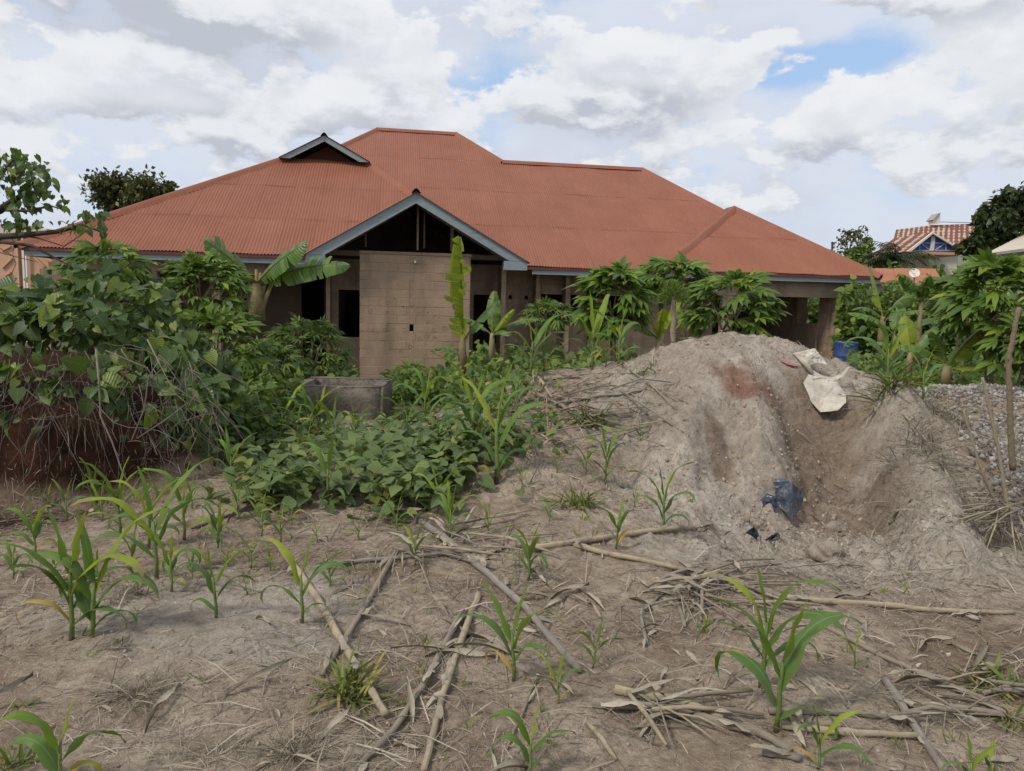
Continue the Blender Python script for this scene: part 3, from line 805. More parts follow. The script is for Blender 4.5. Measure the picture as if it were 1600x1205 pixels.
# right wing porch: beam, end wall with a window through, dark back walls
bz = zpx(1230, 464, 19.6); tE0, tE1 = tpx(1303, 19.6, 465), tpx(1320, 19.6, 465)
hbox('beam', 8.6, tE1, 19.6, 19.8, bz, zpx(1230, 437, 19.6), 'concrete')
dw = lambda px: tE0 / math.tan(math.atan((px - 800) / FPX) + PHI)
w0, w1 = dw(1273), dw(1240)
wall(19.805, 27.5, tE0, ZB, 0.9, tE1 - tE0, along='d', holes=[(w0, w1, zpx(1255, 506, w0 + 0.2), bz + 0.02)], mat='block', each=True)
wall(tE0 + 0.06, tE1, 19.6, ZB, bz - 0.004, 0.2, bw=0.3, name='pier')
wall(tpx(1131, 19.6), tpx(1148, 19.6), 19.6, ZB, bz - 0.004, 0.2, bw=0.3, name='pier')
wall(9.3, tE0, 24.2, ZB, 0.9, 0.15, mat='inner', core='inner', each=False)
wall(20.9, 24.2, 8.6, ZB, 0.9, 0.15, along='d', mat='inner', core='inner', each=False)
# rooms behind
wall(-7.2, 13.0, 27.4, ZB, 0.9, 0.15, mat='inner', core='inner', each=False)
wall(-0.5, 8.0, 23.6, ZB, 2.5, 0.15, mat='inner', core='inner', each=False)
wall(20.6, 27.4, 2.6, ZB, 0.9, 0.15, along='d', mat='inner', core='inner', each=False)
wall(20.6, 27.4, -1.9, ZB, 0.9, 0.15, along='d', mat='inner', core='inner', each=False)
hbox('slab', -7.4, tE1, 18.4, 27.5, GZ - 0.2, GZ + 0.1, 'inner')

# ---- roof
K = math.tan(math.radians(30)); ZE = 0.90
DL, DR, DWG, DG = 17.8, 19.7, 19.2, 17.5
def clip_sheet(u0, u1, v0, v1, nseg, poly):
    bm = bmesh.new()
    cols = [[bm.verts.new((u0 + (u1 - u0) * i / nseg, v, 0)) for i in range(nseg + 1)] for v in (v0, v1)]
    for i in range(nseg): bm.faces.new((cols[0][i], cols[0][i + 1], cols[1][i + 1], cols[1][i]))
    n = len(poly); cx = sum(p[0] for p in poly) / n; cy_ = sum(p[1] for p in poly) / n
    for i in range(n):
        a, b_ = poly[i], poly[(i + 1) % n]
        e = Vector((b_[0] - a[0], b_[1] - a[1], 0)); nn = Vector((e.y, -e.x, 0))
        if nn.dot(Vector((cx - a[0], cy_ - a[1], 0))) > 0: nn = -nn
        geom = bm.verts[:] + bm.edges[:] + bm.faces[:]
        bmesh.ops.bisect_plane(bm, geom=geom, plane_co=Vector((a[0], a[1], 0)), plane_no=nn, clear_outer=True)
        if not bm.faces: break
    return bm
roof_core = MB()
def cap(a, b_, r=0.085):
    a, b_ = Vector(a), Vector(b_); dvec = (b_ - a).normalized(); side = dvec.cross(Vector((0, 0, 1))).normalized(); upv = side.cross(dvec)
    prof = [(-1.7, -0.9), (-1.0, 0.05), (-0.5, 0.55), (0, 0.72), (0.5, 0.55), (1.0, 0.05), (1.7, -0.9)]
    v = []
    for p in (a - dvec * 0.03, b_ + dvec * 0.03):
        v += [p + side * (x * r) + upv * (y * r + 0.012) for x, y in prof]
    k = len(prof)
    roof_core.add(v, [(i, i + 1, k + i + 1, k + i) for i in range(k - 1)])
def plane3(pts):      # plain sheet for the slopes the photograph never shows
    q = [L(*p) for p in pts]; nz = sum((q[i] - q[0]).cross(q[i + 1] - q[0]).z for i in range(1, len(q) - 1))
    roof_core.add(q if nz > 0 else q[::-1], [tuple(range(len(pts)))])
sheets = []
def slope(poly, fn, rows, W=0.76, waves=10, amp=0.013, u_is_t=True, uoff=0.0):
    """corrugated sheets over a convex outline; fn(u,v) -> z; rows = plan distances at which rows of sheets end"""
    us = [p[0] for p in poly]
    k = math.floor((min(us) - uoff) / W)
    ri = 0
    for r0, r1 in zip(rows, rows[1:]):
        u = k * W + uoff
        while u < max(us):
            lo = r0 - (0.10 if r0 > rows[0] else 0) + rnd.uniform(-0.02, 0.02) * (r0 > rows[0])
            bm = clip_sheet(u, u + W, lo, r1, waves * 4, poly)
            if bm.faces:
                dz0 = 0.006 if r0 > rows[0] else 0.004
                tilt = rnd.uniform(-0.003, 0.003)
                for vt in bm.verts:
                    uu, vv = vt.co.x, vt.co.y
                    ph = (uu - (k * W + uoff)) / W * waves
                    z = fn(uu, vv) + amp * math.cos(2 * math.pi * ph) + dz0 * (1 - (vv - lo) / max(1e-6, r1 - lo)) + tilt * (1 - (vv - lo) / (r1 - lo)) + 0.001 * (ri % 2)
                    z += 0.011 * math.sin(uu * 1.9 + vv * 0.7) * math.sin(vv * 1.3 + uu * 0.23) + 0.006 * math.sin(uu * 5.1 + vv * 3.3)
                    vt.co = L(uu, vv, z) if u_is_t else L(vv, uu, z)
                bm.normal_update()
                if sum(f.normal.z for f in bm.faces) < 0: bmesh.ops.reverse_faces(bm, faces=bm.faces[:])
                me = bpy.data.meshes.new('roofing_sheet'); bm.to_mesh(me)
                me.materials.append(M_['roof'])
                me.polygons.foreach_set('use_smooth', [True] * len(me.polygons))
                sheets.append(me)
            bm.free(); u += W; ri += 1
zR = lambda t, d: ZE + K * (d - DR)
zL = lambda t, d: ZE + K * (d - DL)
zW = lambda t, d: ZE + K * (d - DWG)
A0, A1_, A2_ = (-0.72, 28.75), (2.2, 28.75), (3.66, 26.4)
tRe = 12.75
# main slope: below and above the lower ridge
main_lo = [(3.12, DR), (tRe, DR), (8.75, 26.4), (-2.3, 26.4), (-1.0, 23.75)]
slope(main_lo, zR, [DR, 21.95, 24.2, 26.4])
slope([(-2.3, 26.4), (3.66, 26.4), A1_, A0], zR, [26.4, 28.75])
# left wing front slope
GL, GR = (-3.21, 23.1), (-0.9, 23.1); HV = (0.70, 20.68)
slope([(-8.14, DL), (-2.05, DL), HV, GR, GL], zL, [DL, 19.55, 21.35, 23.1], uoff=0.3)
# right wing: front slope and the narrow left slope
WA = (10.75, 23.0); WL_, WR_ = (7.02, DWG), (13.45, DWG)
slope([WL_, WR_, WA], zW, [DWG, 21.2, 23.0], uoff=0.1)
zap = zW(*WA)
cl = (zap - ZE) / (WA[0] - WL_[0])
zS = lambda d, t: ZE + cl * (t - WL_[0])
dv = lambda t: DR + (ZE + cl * (t - WL_[0]) - ZE) / K
slope([(DWG, WL_[0]), (DR - 0.05, WL_[0]), (dv(WA[0]) + 0.1, WA[0]), (WA[1], WA[0])], zS, [WL_[0], 9.0, WA[0]], u_is_t=False)
# slopes facing away
plane3([(-8.14, DL, ZE), (-3.21, 23.1, zL(0, 23.1)), (-2.06, 24.3, zL(0, 24.3)), (-2.06, 27, zL(0, 24.3)), (-8.14, 27.5, ZE)])
plane3([HV + (zL(*HV),), (GR[0], GR[1], zL(0, 23.1)), (-2.06, 24.3, zL(0, 24.3)), (-2.06, 26.5, zL(0, 24.3)), (1.55, 21.2, zR(0, 21.2) - 0.02)])
plane3([(13.45, DWG, ZE), (WA[0], WA[1], zap), (WA[0], 25.5, zap), (13.45, 25.5, ZE)])
zB, zA = zR(0, 26.4), zR(0, 28.75)
plane3([(tRe, DR, ZE), (tRe, 31.5, ZE), (8.75, 27.0, zB), (8.75, 26.4, zB)])
plane3([(3.66, 26.4, zB), (8.75, 26.4, zB), (8.75, 27.0, zB), (tRe, 31.5, ZE - 0.02), (3.66, 31.5, ZE)])
plane3([A1_ + (zA,), A2_ + (zB,), (3.66, 31.4, zB - 1.2), (2.2, 29.3, zA)])
plane3([A0 + (zA,), A1_ + (zA,), (2.2, 29.3, zA), (3.66, 36, ZE), (-8.14, 36, ZE), (-8.14, 27.5, ZE), (-2.06, 27.5, zL(0, 24.3))])
plane3([A0 + (zA,), (-2.3, 26.4, zB), (-2.06, 27.5, zL(0, 24.3)), (-2.0, 30, zA - 1)])
# porch gable roof
tg0, tg1, tga = tpx(477, DG), tpx(824, DG), 0.44
zga = zpx(645, 300, DG); zge = 0.91
sL_ = (zga - zge) / (tga - tg0); sR_ = (zga - zge) / (tg1 - tga)
dint = DL + (zga - ZE) / K
GO = DG - 0.06
slope([(GO, tg0 - 0.06), (GO, tga), (dint, tga), (DL + 0.02, tg0 - 0.06)], lambda d, t: zge + sL_ * (t - tg0) + 0.012, [tg0 - 0.06, tga], u_is_t=False)
slope([(GO, tga), (GO, tg1 + 0.06), (DR + 0.3, tg1 + 0.06), (23.4, tga)], lambda d, t: zga - sR_ * (t - tga) + 0.012, [tga, tg1 + 0.06], u_is_t=False)
# gablet
gz = zL(0, 23.1); gt0, gt1, gta = -3.36, -0.78, -2.08; gza = zpx(508, 212, 22.75)
GD = 22.7
gsl = (gza - (gz - 0.06)) / (gta - gt0); gsr = (gza - (gz - 0.06)) / (gt1 - gta)
slope([(GD - 0.04, gt0), (GD - 0.04, gta), (26.0, gta), (23.1, gt0)], lambda d, t: gz - 0.06 + gsl * (t - gt0), [gt0, gta], u_is_t=False)
slope([(GD - 0.04, gta), (GD - 0.04, gt1), (23.1, gt1), (26.0, gta)], lambda d, t: gza - gsr * (t - gta), [gta, gt1], u_is_t=False)
# ridge and hip caps
Q = lambda p, z: L(p[0], p[1], z + 0.015)
cap(Q(A0, zA), Q(A1_, zA)); cap(Q(A1_, zA), Q(A2_, zB)); cap(Q(A2_, zB), Q((8.75, 26.4), zB)); cap(Q((8.75, 26.4), zB), Q((tRe, DR), ZE))
cap(Q(A0, zA), Q((-2.3, 26.4), zB)); cap(Q((-8.14, DL), ZE), Q(GL, gz)); cap(Q(GR, gz), Q(HV, zL(*HV)))
cap(Q(WA, zap), Q(WL_, ZE)); cap(Q(WA, zap), Q(WR_, ZE)); cap(Q(WA, zap), Q((WA[0], dv(WA[0])), zap))
cap(L(tga, GO, zga + 0.02), L(tga, dint, zga + 0.02), 0.06); cap(L(gta, GD - 0.04, gza + 0.01), L(gta, 26, gza + 0.01), 0.06)
ROOF = roof_core.build('roof', M_['roof'], HOUSE)
for me in sheets: inst('roofing_sheet', me, ROOF)

# ---- fascias
def eave(t0, t1, d, splits=()):
    ts = [t0, *splits, t1]
    hbox('eave_flashing', t0, t1, d + 0.015, d + 0.04, ZE - 0.085, ZE - 0.012, 'roof_dark')
    for a, b_ in zip(ts, ts[1:]):
        hbox('fascia_board', a + 0.12 * (a == t0), b_ - 0.003, d + 0.055, d + 0.08, ZE - 0.20 + rnd.uniform(-0.006, 0.006), ZE - 0.075, 'fascia')
eave(-8.14, tg0 - 0.02, DL, (-5.6, -3.9))
eave(tg1 + 0.4, 7.1, DR, (5.4,))
eave(7.05, 13.5, DWG, (9.3, 11.2))
def side_board(d0, d1, t):
    hbox('fascia_board', t, t + 0.025, d0, d1, ZE - 0.20, ZE - 0.06, 'fascia')
side_board(DL + 0.06, 27.4, -8.04); side_board(DWG + 0.06, 25.4, 13.33)
dep = 0.25
def board(pts, d0, th, name, mat='fascia'):
    m = MB(); m.prism([L(t, d0, z) for t, z in pts], (0, th, 0))
    return m.build(name, M_[mat], HOUSE)
board([(tg0, zge), (tga - 0.002, zga), (tga - 0.002, zga - dep), (tg0 + dep / sL_, zge)], DG, 0.025, 'barge_board')
board([(tga + 0.002, zga), (tg1, zge), (tg1 - dep / sR_, zge), (tga + 0.002, zga - dep)], DG, 0.025, 'barge_board')
hbox('eave_box', tg0 + 0.01, tg0 + 0.43, DG + 0.003, DG + 0.32, zge - 0.21, zge - 0.004, 'fascia')
hbox('eave_box', tg1 - 0.56, tg1 - 0.01, DG + 0.003, DG + 0.32, zge - 0.21, zge - 0.004, 'fascia')
dg = 0.17
board([(gt0, gz - 0.06), (gta - 0.002, gza), (gta - 0.002, gza - dg), (gt0 + dg / gsl, gz - 0.06)], GD, 0.025, 'barge_board')
board([(gta + 0.002, gza), (gt1, gz - 0.06), (gt1 - dg / gsr, gz - 0.06), (gta + 0.002, gza - dg)], GD, 0.025, 'barge_board')
board([(gt0 + 0.3, gz - 0.05), (gta, gza - 0.15), (gt1 - 0.3, gz - 0.05)], 23.6, 0.02, 'gablet_back', 'roof_dark')
# timbers in the open gable
def post(px0, px1, ytop, ybot, d):
    t0, t1 = tpx(px0, d), tpx(px1, d)
    hbox('king_post' if d < 18.3 else 'strut', t0, t1, d, d + 0.06, zpx((px0 + px1) / 2, ybot, d), zpx((px0 + px1) / 2, ytop, d), 'timber')
post(650.5, 653.5, 322, 391, 18.07)
post(661, 663.5, 332, 388, 18.6); post(703, 708, 352, 392, 18.4); post(570, 572.5, 366, 386, 18.8)
hbox('tie_beam', tg0 + 0.3, tg1 - 0.4, 18.75, 18.81, 0.98, 1.10, 'timber')
for tt in (tg0 + 0.2, tg1 - 0.3):
    hbox('rafter', tt, tt + 0.05, DG + 0.03, 19.6, 0.93, 1.02, 'timber')
m = MB()
for (ta, za, tb, zb) in ((tg0 + 0.15, zge - 0.02, tga, zga - 0.10), (tga, zga - 0.10, tg1 - 0.15, zge - 0.02)):
    m.prism([L(ta, 18.3, za), L(tb, 18.3, zb), L(tb, 18.3, zb - 0.1), L(ta, 18.3, za - 0.1)], (0, 0.05, 0))
m.build('rafter', M_['timber'], HOUSE)
hbox('lamp_holder', tpx(647, 17.9), tpx(650, 17.9), 17.95, 17.995, zpx(648, 411, 17.9), zpx(648, 407, 17.9), 'white')

# ------------------------------------------------------------------ buildings beyond
def ap(px, py, Y): return at(px, py, Y)
# peach building on the left
pb = thing('peach_building', (ap(30, 470, 27).x, 27, -0.35), 'peach rendered building with white corner strips at the far left edge', 'building')
o_ = Vector(pb.location)
def pbox(name, px0, px1, py0, py1, Y, th, mat, parent, org, zb=None):
    m = MB(); a, b_ = ap(px0, py0, Y) - org, ap(px1, py1, Y) - org
    m.box(min(a.x, b_.x), max(a.x, b_.x), a.y, a.y + th, zb if zb is not None else min(a.z, b_.z), max(a.z, b_.z))
    return m.build(name, M_[mat], parent)
pbox('wall', -120, 33, 358, 480, 27, 0.3, 'peach', pb, o_, 0.0)
pbox('wall', 38.5, 79, 357, 480, 27.1, 5.0, 'peach', pb, o_, 0.0)
pbox('corner_strip', 25, 31, 354, 480, 26.97, 0.03, 'white', pb, o_, 0.0)
pbox('downpipe', 35, 38, 356, 480, 26.9, 0.07, 'white', pb, o_, 0.0)
m = MB()
pr = [(-120, 350), (20, 352), (45, 352), (60, 356), (74, 363), (74, 367), (-120, 360)]
m.prism([ap(x, y, 26.8) - o_ for x, y in pr], (0, 5.4, 0.0)); m.build('roof', M_['rooffar'], pb)
for (x0, y0, x1, y1) in ((3, 420, 18, 405), (7, 432, 16, 427), (50, 400, 68, 418), (66, 401, 79, 410), (2, 393, 16, 386)):  # slanting strips added in place of shadow streaks on the wall
    m = MB(); a, b_ = ap(x0, y0, 26.93) - o_, ap(x1, y1, 26.93) - o_
    m.prism([a, b_, b_ + Vector((0, 0, 0.05)), a + Vector((0, 0, 0.05))], (0, 0.06 if x0 < 33 else 0.16, 0)); m.build('shadow_streak', M_['peach'], pb)

# striped roof house on the right
sh = thing('striped_roof_house', (ap(1465, 480, 46).x, 46, -0.35), 'far house with rust striped roof and a blue gable with white bars', 'house')
o_ = Vector(sh.location)
def ppoly(name, pts, Y, vec, mat, parent, org):
    m = MB(); m.prism([ap(x, y, Y if not hasattr(Y, '__len__') else Y[i]) - org for i, (x, y) in enumerate(pts)], vec)
    return m.build(name, M_[mat] if isinstance(mat, str) else mat, parent)
def striped():
    m_2, N, b = new_mat('rust_striped_roof')
    uv = N.node('ShaderNodeUVMap'); s = N.node('ShaderNodeSeparateXYZ'); N.l.new(uv.outputs[0], s.inputs[0])
    w = N.math('SINE', N.math('MULTIPLY', s.outputs[0], 2 * math.pi * 18))
    n = N.noise(uv.outputs[0], 26.0, 4); n2 = N.noise(uv.outputs[0], 5.0, 2)
    rows = N.math('SINE', N.math('MULTIPLY', s.outputs[1], 2 * math.pi * 8))
    v = N.math('ADD', N.math('ADD', w, N.math('MULTIPLY', rows, 0.35)), N.math('MULTIPLY', N.math('SUBTRACT', n, 0.5), 2.0))
    v = N.math('ADD', v, N.math('MULTIPLY', N.math('SUBTRACT', n2, 0.5), 4.0))
    N.l.new(N.mix(N.smooth(v, -0.75, -0.2), (0.44, 0.345, 0.24), (0.17, 0.055, 0.035)), b.inputs['Base Color'])
    b.inputs['Roughness'].default_value = 0.8
    return m_2
SM = striped()
m = MB()
def quad_uv(mb, pts, ys, mat=0, uv=((0, 0), (1, 0), (1, 1), (0, 1))):
    mb.add([ap(x, y, Y) - o_ for (x, y), Y in zip(pts, ys)], [tuple(range(len(pts)))], uv=list(uv)[:len(pts)], mat=mat)
quad_uv(m, [(1392, 390), (1450, 390), (1455, 352), (1400, 359)], (46, 46, 50, 50), uv=((0, 0), (0.4, 0), (0.4, 1), (0, 1)))
quad_uv(m, [(1450, 390), (1580, 388), (1570, 348), (1455, 352)], (46, 46, 50, 50), uv=((0.4, 0), (1.2, 0), (1.2, 1), (0.4, 1)))
quad_uv(m, [(1400, 359), (1455, 352), (1570, 348), (1570, 390), (1400, 390)], (50, 50, 50, 54, 54), uv=((0, 1), (0.4, 1), (1.2, 1), (1.2, 0), (0, 0)))
m.build('roof', SM, sh)
pbox('ridge_strip', 1466, 1570, 346.5, 349, 49.9, 0.3, 'tree_dark' if False else 'roof_dark', sh, o_)
pbox('wall', 1398, 1575, 389, 480, 46.5, 6, 'white', sh, o_, 0.0)
ppoly('gable_wall', [(1424, 393), (1459, 366), (1508, 393)], 44.0, (0, 2.2, 0), 'bluepaint', sh, o_)
pbox('beam', 1424, 1508, 392.5, 399, 43.9, 2.3, 'peach', sh, o_)
m = MB()
_a, _b, _c = ap(1418, 393, 43.75) - o_, ap(1458, 362.5, 43.75) - o_, ap(1510, 392, 43.75) - o_
_d = Vector((0, 4.5, 0))
m.add([_a, _b, _b + _d, _a + _d], [(0, 1, 2, 3)], uv=[(0, 0), (0, 1), (0.2, 1), (0.2, 0)])
m.add([_b, _c, _c + _d, _b + _d], [(0, 1, 2, 3)], uv=[(0, 1), (0, 0), (0.2, 0), (0.2, 1)])
m.build('porch_roof', SM, sh)
pbox('post', 1455.5, 1459.5, 369, 392, 43.9, 0.08, 'white', sh, o_)
for pts in ([(1418, 393), (1458, 362.5), (1458, 365.5), (1424, 393)], [(1458, 362.5), (1510, 392), (1504, 393), (1458, 365.5)]):
    ppoly('barge_board', pts, 43.7, (0, 0.15, 0), 'white', sh, o_)
for x0, y0, x1, y1 in ((1434, 380, 1454, 380), (1437, 380, 1437, 391), (1440, 381, 1453, 391), (1428, 391.6, 1455, 391.6), (1461, 380, 1480, 380), (1461, 391, 1476, 381), (1478, 380, 1478, 391), (1461, 391.6, 1492, 391.6)):
    a, b_ = ap(x0, y0, 43.93) - o_, ap(x1, y1, 43.93) - o_
    m = MB(); m.tube([a, b_], 0.018, 4); m.build('bar', M_['white'], sh)
ppoly('chimney', [(1459, 351), (1458.5, 343), (1466, 334.5), (1469, 333.5), (1469, 349)], 49.6, (0, 0.6, 0), 'white', sh, o_)
ppoly('chimney_cap', [(1457.5, 343.5), (1466, 333.5), (1470, 332.5), (1470, 334), (1466, 335.3), (1459, 345)], 49.5, (0, 0.8, 0), 'grey', sh, o_)
# pale roof at the right edge
pr_ = thing('pale_roof_house', (ap(1600, 480, 33).x, 33, -0.35), 'house with pale cream sheet roof cut off by the right edge', 'house')
o_ = Vector(pr_.location)
m = MB()
m.add([ap(x, y, Y) - o_ for x, y, Y in ((1541, 396, 33), (1605, 388, 33), (1622, 360, 36), (1600, 366, 36))], [(0, 1, 2, 3)])
m.add([ap(x, y, Y) - o_ for x, y, Y in ((1605, 388, 33), (1800, 388, 33), (1800, 350, 36), (1622, 360, 36))], [(0, 1, 2, 3)])
m.build('roof', M_['rooffar'], pr_)
ppoly('fascia_board', [(1541, 396), (1605, 388.5), (1800, 388.5), (1800, 392.5), (1605, 392.5), (1541, 400)], 32.95, (0, 0.05, 0), 'grey', pr_, o_)
pbox('wall', 1560, 1800, 392, 480, 33.6, 3, 'grey', pr_, o_, 0.0)
# shed with orange roof
sd = thing('metal_roof_shed', (ap(1400, 480, 30).x, 30, -0.35), 'low shed with an orange metal roof behind the bananas', 'shed')
o_ = Vector(sd.location)
def corr(ps, Ys, n, amp):
    a, b_, c_, d_ = [ap(x, y, Y) - o_ for (x, y), Y in zip(ps, Ys)]
    mm = MB(); v = []
    for i in range(n + 1):
        s = i / n; dzz = amp * math.cos(math.pi * i)
        v += [a.lerp(b_, s) + Vector((0, 0, dzz)), d_.lerp(c_, s) + Vector((0, 0, dzz))]
    mm.add(v, [(2 * i, 2 * i + 2, 2 * i + 3, 2 * i + 1) for i in range(n)])
    return mm
xs_ = [1340, 1371, 1402, 1436, 1474]; tp = [1338, 1367, 1396, 1428, 1460]
for i in range(4):
    corr([(xs_[i], 441), (xs_[i + 1] + 0.5, 442 + 0.4), (tp[i + 1] + 0.5, 420), (tp[i], 419)], (30, 30, 33, 33), 28, 0.012).build('roofing_sheet', M_['shedroof'], sd)
pbox('wall', 1350, 1466, 441, 480, 30.3, 2.6, 'grey', sd, o_, 0.0)
pbox('fascia_board', 1342, 1472, 441.5, 443.5, 29.95, 0.04, 'roof_dark', sd, o_)
# dish
ds = thing('satellite_dish', ap(1430, 445, 28), 'small white satellite dish on a pole before the orange shed roof', 'satellite dish')
o_ = Vector(ds.location); c_ = ap(1429, 427, 28) - o_
m = MB(); v = []; R_ = 0.175; ax = Vector((-0.5, -0.75, 0.42)).normalized(); u_ = ax.orthogonal().normalized(); w_ = ax.cross(u_)
for i in range(5):
    r = R_ * i / 4
    for k in range(18):
        an = 2 * math.pi * k / 18
        v.append(c_ + u_ * (math.cos(an) * r) + w_ * (math.sin(an) * r * 1.1) + ax * (r * r * 0.9))
m.add(v, [(i * 18 + k, i * 18 + (k + 1) % 18, (i + 1) * 18 + (k + 1) % 18, (i + 1) * 18 + k) for i in range(4) for k in range(18)])
m.build('reflector', M_['white'], ds, True)
m = MB(); m.tube([Vector((0, 0.1, -1.6)), Vector((0, 0.1, 0.2)), c_], 0.03, 6); m.build('pole', M_['grey'], ds)
m = MB(); m.tube([c_ - w_ * 0.25, c_ + ax * 0.30], 0.012, 5); m.tube([c_ + ax * 0.28, c_ + ax * 0.36], 0.03, 6); m.build('feed_arm', M_['grey'], ds)
# utility pole
up_ = thing('utility_pole', ap(1301, 470, 62), 'thin dark utility pole with insulators beyond the roof', 'utility pole')
o_ = Vector(up_.location); up_.location.z = -0.35; o_.z = -0.35
m = MB(); m.tube([Vector((0, 0, 0)), ap(1300.5, 378, 62) - o_], [0.12, 0.08], 8); m.build('pole', M_['bark'], up_)
m = MB(); a = ap(1300.5, 380, 62) - o_; m.tube([a + Vector((-0.1, 0, 0)), a + Vector((0.3, 0, 0.05))], 0.05, 5); m.build('crossarm', M_['bark'], up_)
for k in (0, 1):
    m = MB(); m.tube([ap(1303.5, 380 + 5 * k, 62) - o_, ap(1303.5, 383.5 + 5 * k, 62) - o_], [0.10, 0.06], 6); m.build('insulator', M_['grey'], up_)

# ------------------------------------------------------------------ soakaway box of concrete
def mossy():
    m, N, b = new_mat('mossy_concrete')
    p = wpos(N)
    n = N.noise(p, 3.0, 6, 0.65); n2 = N.noise(p, 24, 5, 0.7); n3 = N.noise(p, 90, 3)
    c = N.mix(N.lin(N.math('ADD', N.math('MULTIPLY', n, 0.5), N.math('MULTIPLY', n2, 0.5)), 0.34, 0.66), (0.055, 0.047, 0.040), (0.30, 0.255, 0.20))
    c = N.mix(N.lin(n2, 0.55, 0.8, 0, 0.6), c, (0.06, 0.058, 0.03))
    c = N.mix(N.lin(n3, 0.6, 0.8, 0, 0.5), c, (0.36, 0.32, 0.27))
    N.l.new(c, b.inputs['Base Color']); b.inputs['Roughness'].default_value = 0.95; b.inputs['Specular IOR Level'].default_value = 0.1
    bump(N, b, N.math('ADD', n2, N.math('MULTIPLY', n3, 0.4)), 0.8, 0.03)
    return m
M_['mossy'] = mossy()
yb = 11.0
a, b_ = at(455, 592, yb), at(598, 597, yb)
wx = b_.x - a.x
sb = thing('concrete_tank', ((a.x + b_.x) / 2, yb, -0.5), 'open mossy concrete tank with thick walls in front of the house', 'tank', rz=0.05)
top = a.z + 0.5 - 0.10
def rough_box(name, x0, x1, y0, y1, z0, z1, parent, mat, seed, amp=0.015):
    bm = bmesh.new()
    bmesh.ops.create_cube(bm, size=1)
    bmesh.ops.bevel(bm, geom=bm.edges[:], offset=0.03, segments=2, affect='EDGES')
    bmesh.ops.subdivide_edges(bm, edges=bm.edges[:], cuts=4, use_grid_fill=True)
    for v in bm.verts:
        v.co = Vector((x0 + (v.co.x + 0.5) * (x1 - x0), y0 + (v.co.y + 0.5) * (y1 - y0), z0 + (v.co.z + 0.5) * (z1 - z0)))
        q = v.co * 5
        nz = [float(fbm(np.array([q.x + q.z * 0.7 + 11 * k]), np.array([q.y + q.z * 0.9]), 3, seed + k)[0]) for k in range(3)]
        v.co += Vector(nz) * amp
    me = bpy.data.meshes.new(name); bm.to_mesh(me); bm.free(); me.materials.append(mat)
    me.polygons.foreach_set('use_smooth', [True] * len(me.polygons))
    return inst(name, me, parent)
hw, dpt, tk = wx / 2, 1.25, 0.17
rough_box('front_wall', -hw, hw, 0, tk, -0.1, top, sb, M_['mossy'], 1)
rough_box('back_wall', -hw, hw, dpt - tk, dpt, -0.1, top + 0.01, sb, M_['mossy'], 2)
rough_box('side_wall', -hw, -hw + tk, tk - 0.01, dpt - tk + 0.01, -0.1, top - 0.004, sb, M_['mossy'], 3)
rough_box('side_wall', hw - tk, hw, tk - 0.01, dpt - tk + 0.01, -0.1, top + 0.004, sb, M_['mossy'], 4)
# ------------------------------------------------------------------ blue drum
def plastic(name, c, rough=0.45):
    m, N, b = new_mat(name)
    n = N.noise(wpos(N), 6.0, 5, 0.6); n2 = N.noise(wpos(N), 50.0, 3)
    cc = N.mix(N.lin(n, 0.4, 0.75, 0, 0.35), c, tuple(x * 0.6 + 0.05 for x in c))
    N.l.new(N.mix(N.lin(n2, 0.55, 0.8, 0, 0.35), cc, (0.25, 0.21, 0.17)), b.inputs['Base Color']); b.inputs['Roughness'].default_value = rough
    return m
yd = 17.5
dc = at(1321, 555, yd); rr = 17.5 * mpp(yd)
dr_t = at(1321, 534, yd).z
dm = thing('plastic_drum', (dc.x, yd, dr_t - 0.92), 'blue plastic drum beside the right end of the house', 'drum')
m = MB()
prof = [(0.0, 0.90), (0.06, 0.90), (0.75, 0.90), (0.93, 0.885), (0.97, 0.92), (1.0, 0.915), (1.0, 0.88), (0.98, 0.86), (0.985, 0.62), (1.015, 0.60), (1.015, 0.57), (0.985, 0.55), (0.985, 0.34), (1.015, 0.32), (1.015, 0.29), (0.985, 0.27), (0.96, 0.03), (0.9, 0.0), (0, 0)]
v = []
for r, z in prof:
    for k in range(28):
        an = 2 * math.pi * k / 28; v.append((math.cos(an) * r * rr, math.sin(an) * r * rr, z))
m.add(v, [(i * 28 + k, (i + 1) * 28 + k, (i + 1) * 28 + (k + 1) % 28, i * 28 + (k + 1) % 28) for i in range(len(prof) - 1) for k in range(28)])
m.build('body', plastic('blue_plastic', (0.022, 0.055, 0.19)), dm, True)
for s in (-1, 1):
    m = MB(); m.tube([(s * rr * 0.55, 0, 0.895), (s * rr * 0.55, 0, 0.925)], rr * 0.14, 10); m.build('bung', M_['grey'], dm)
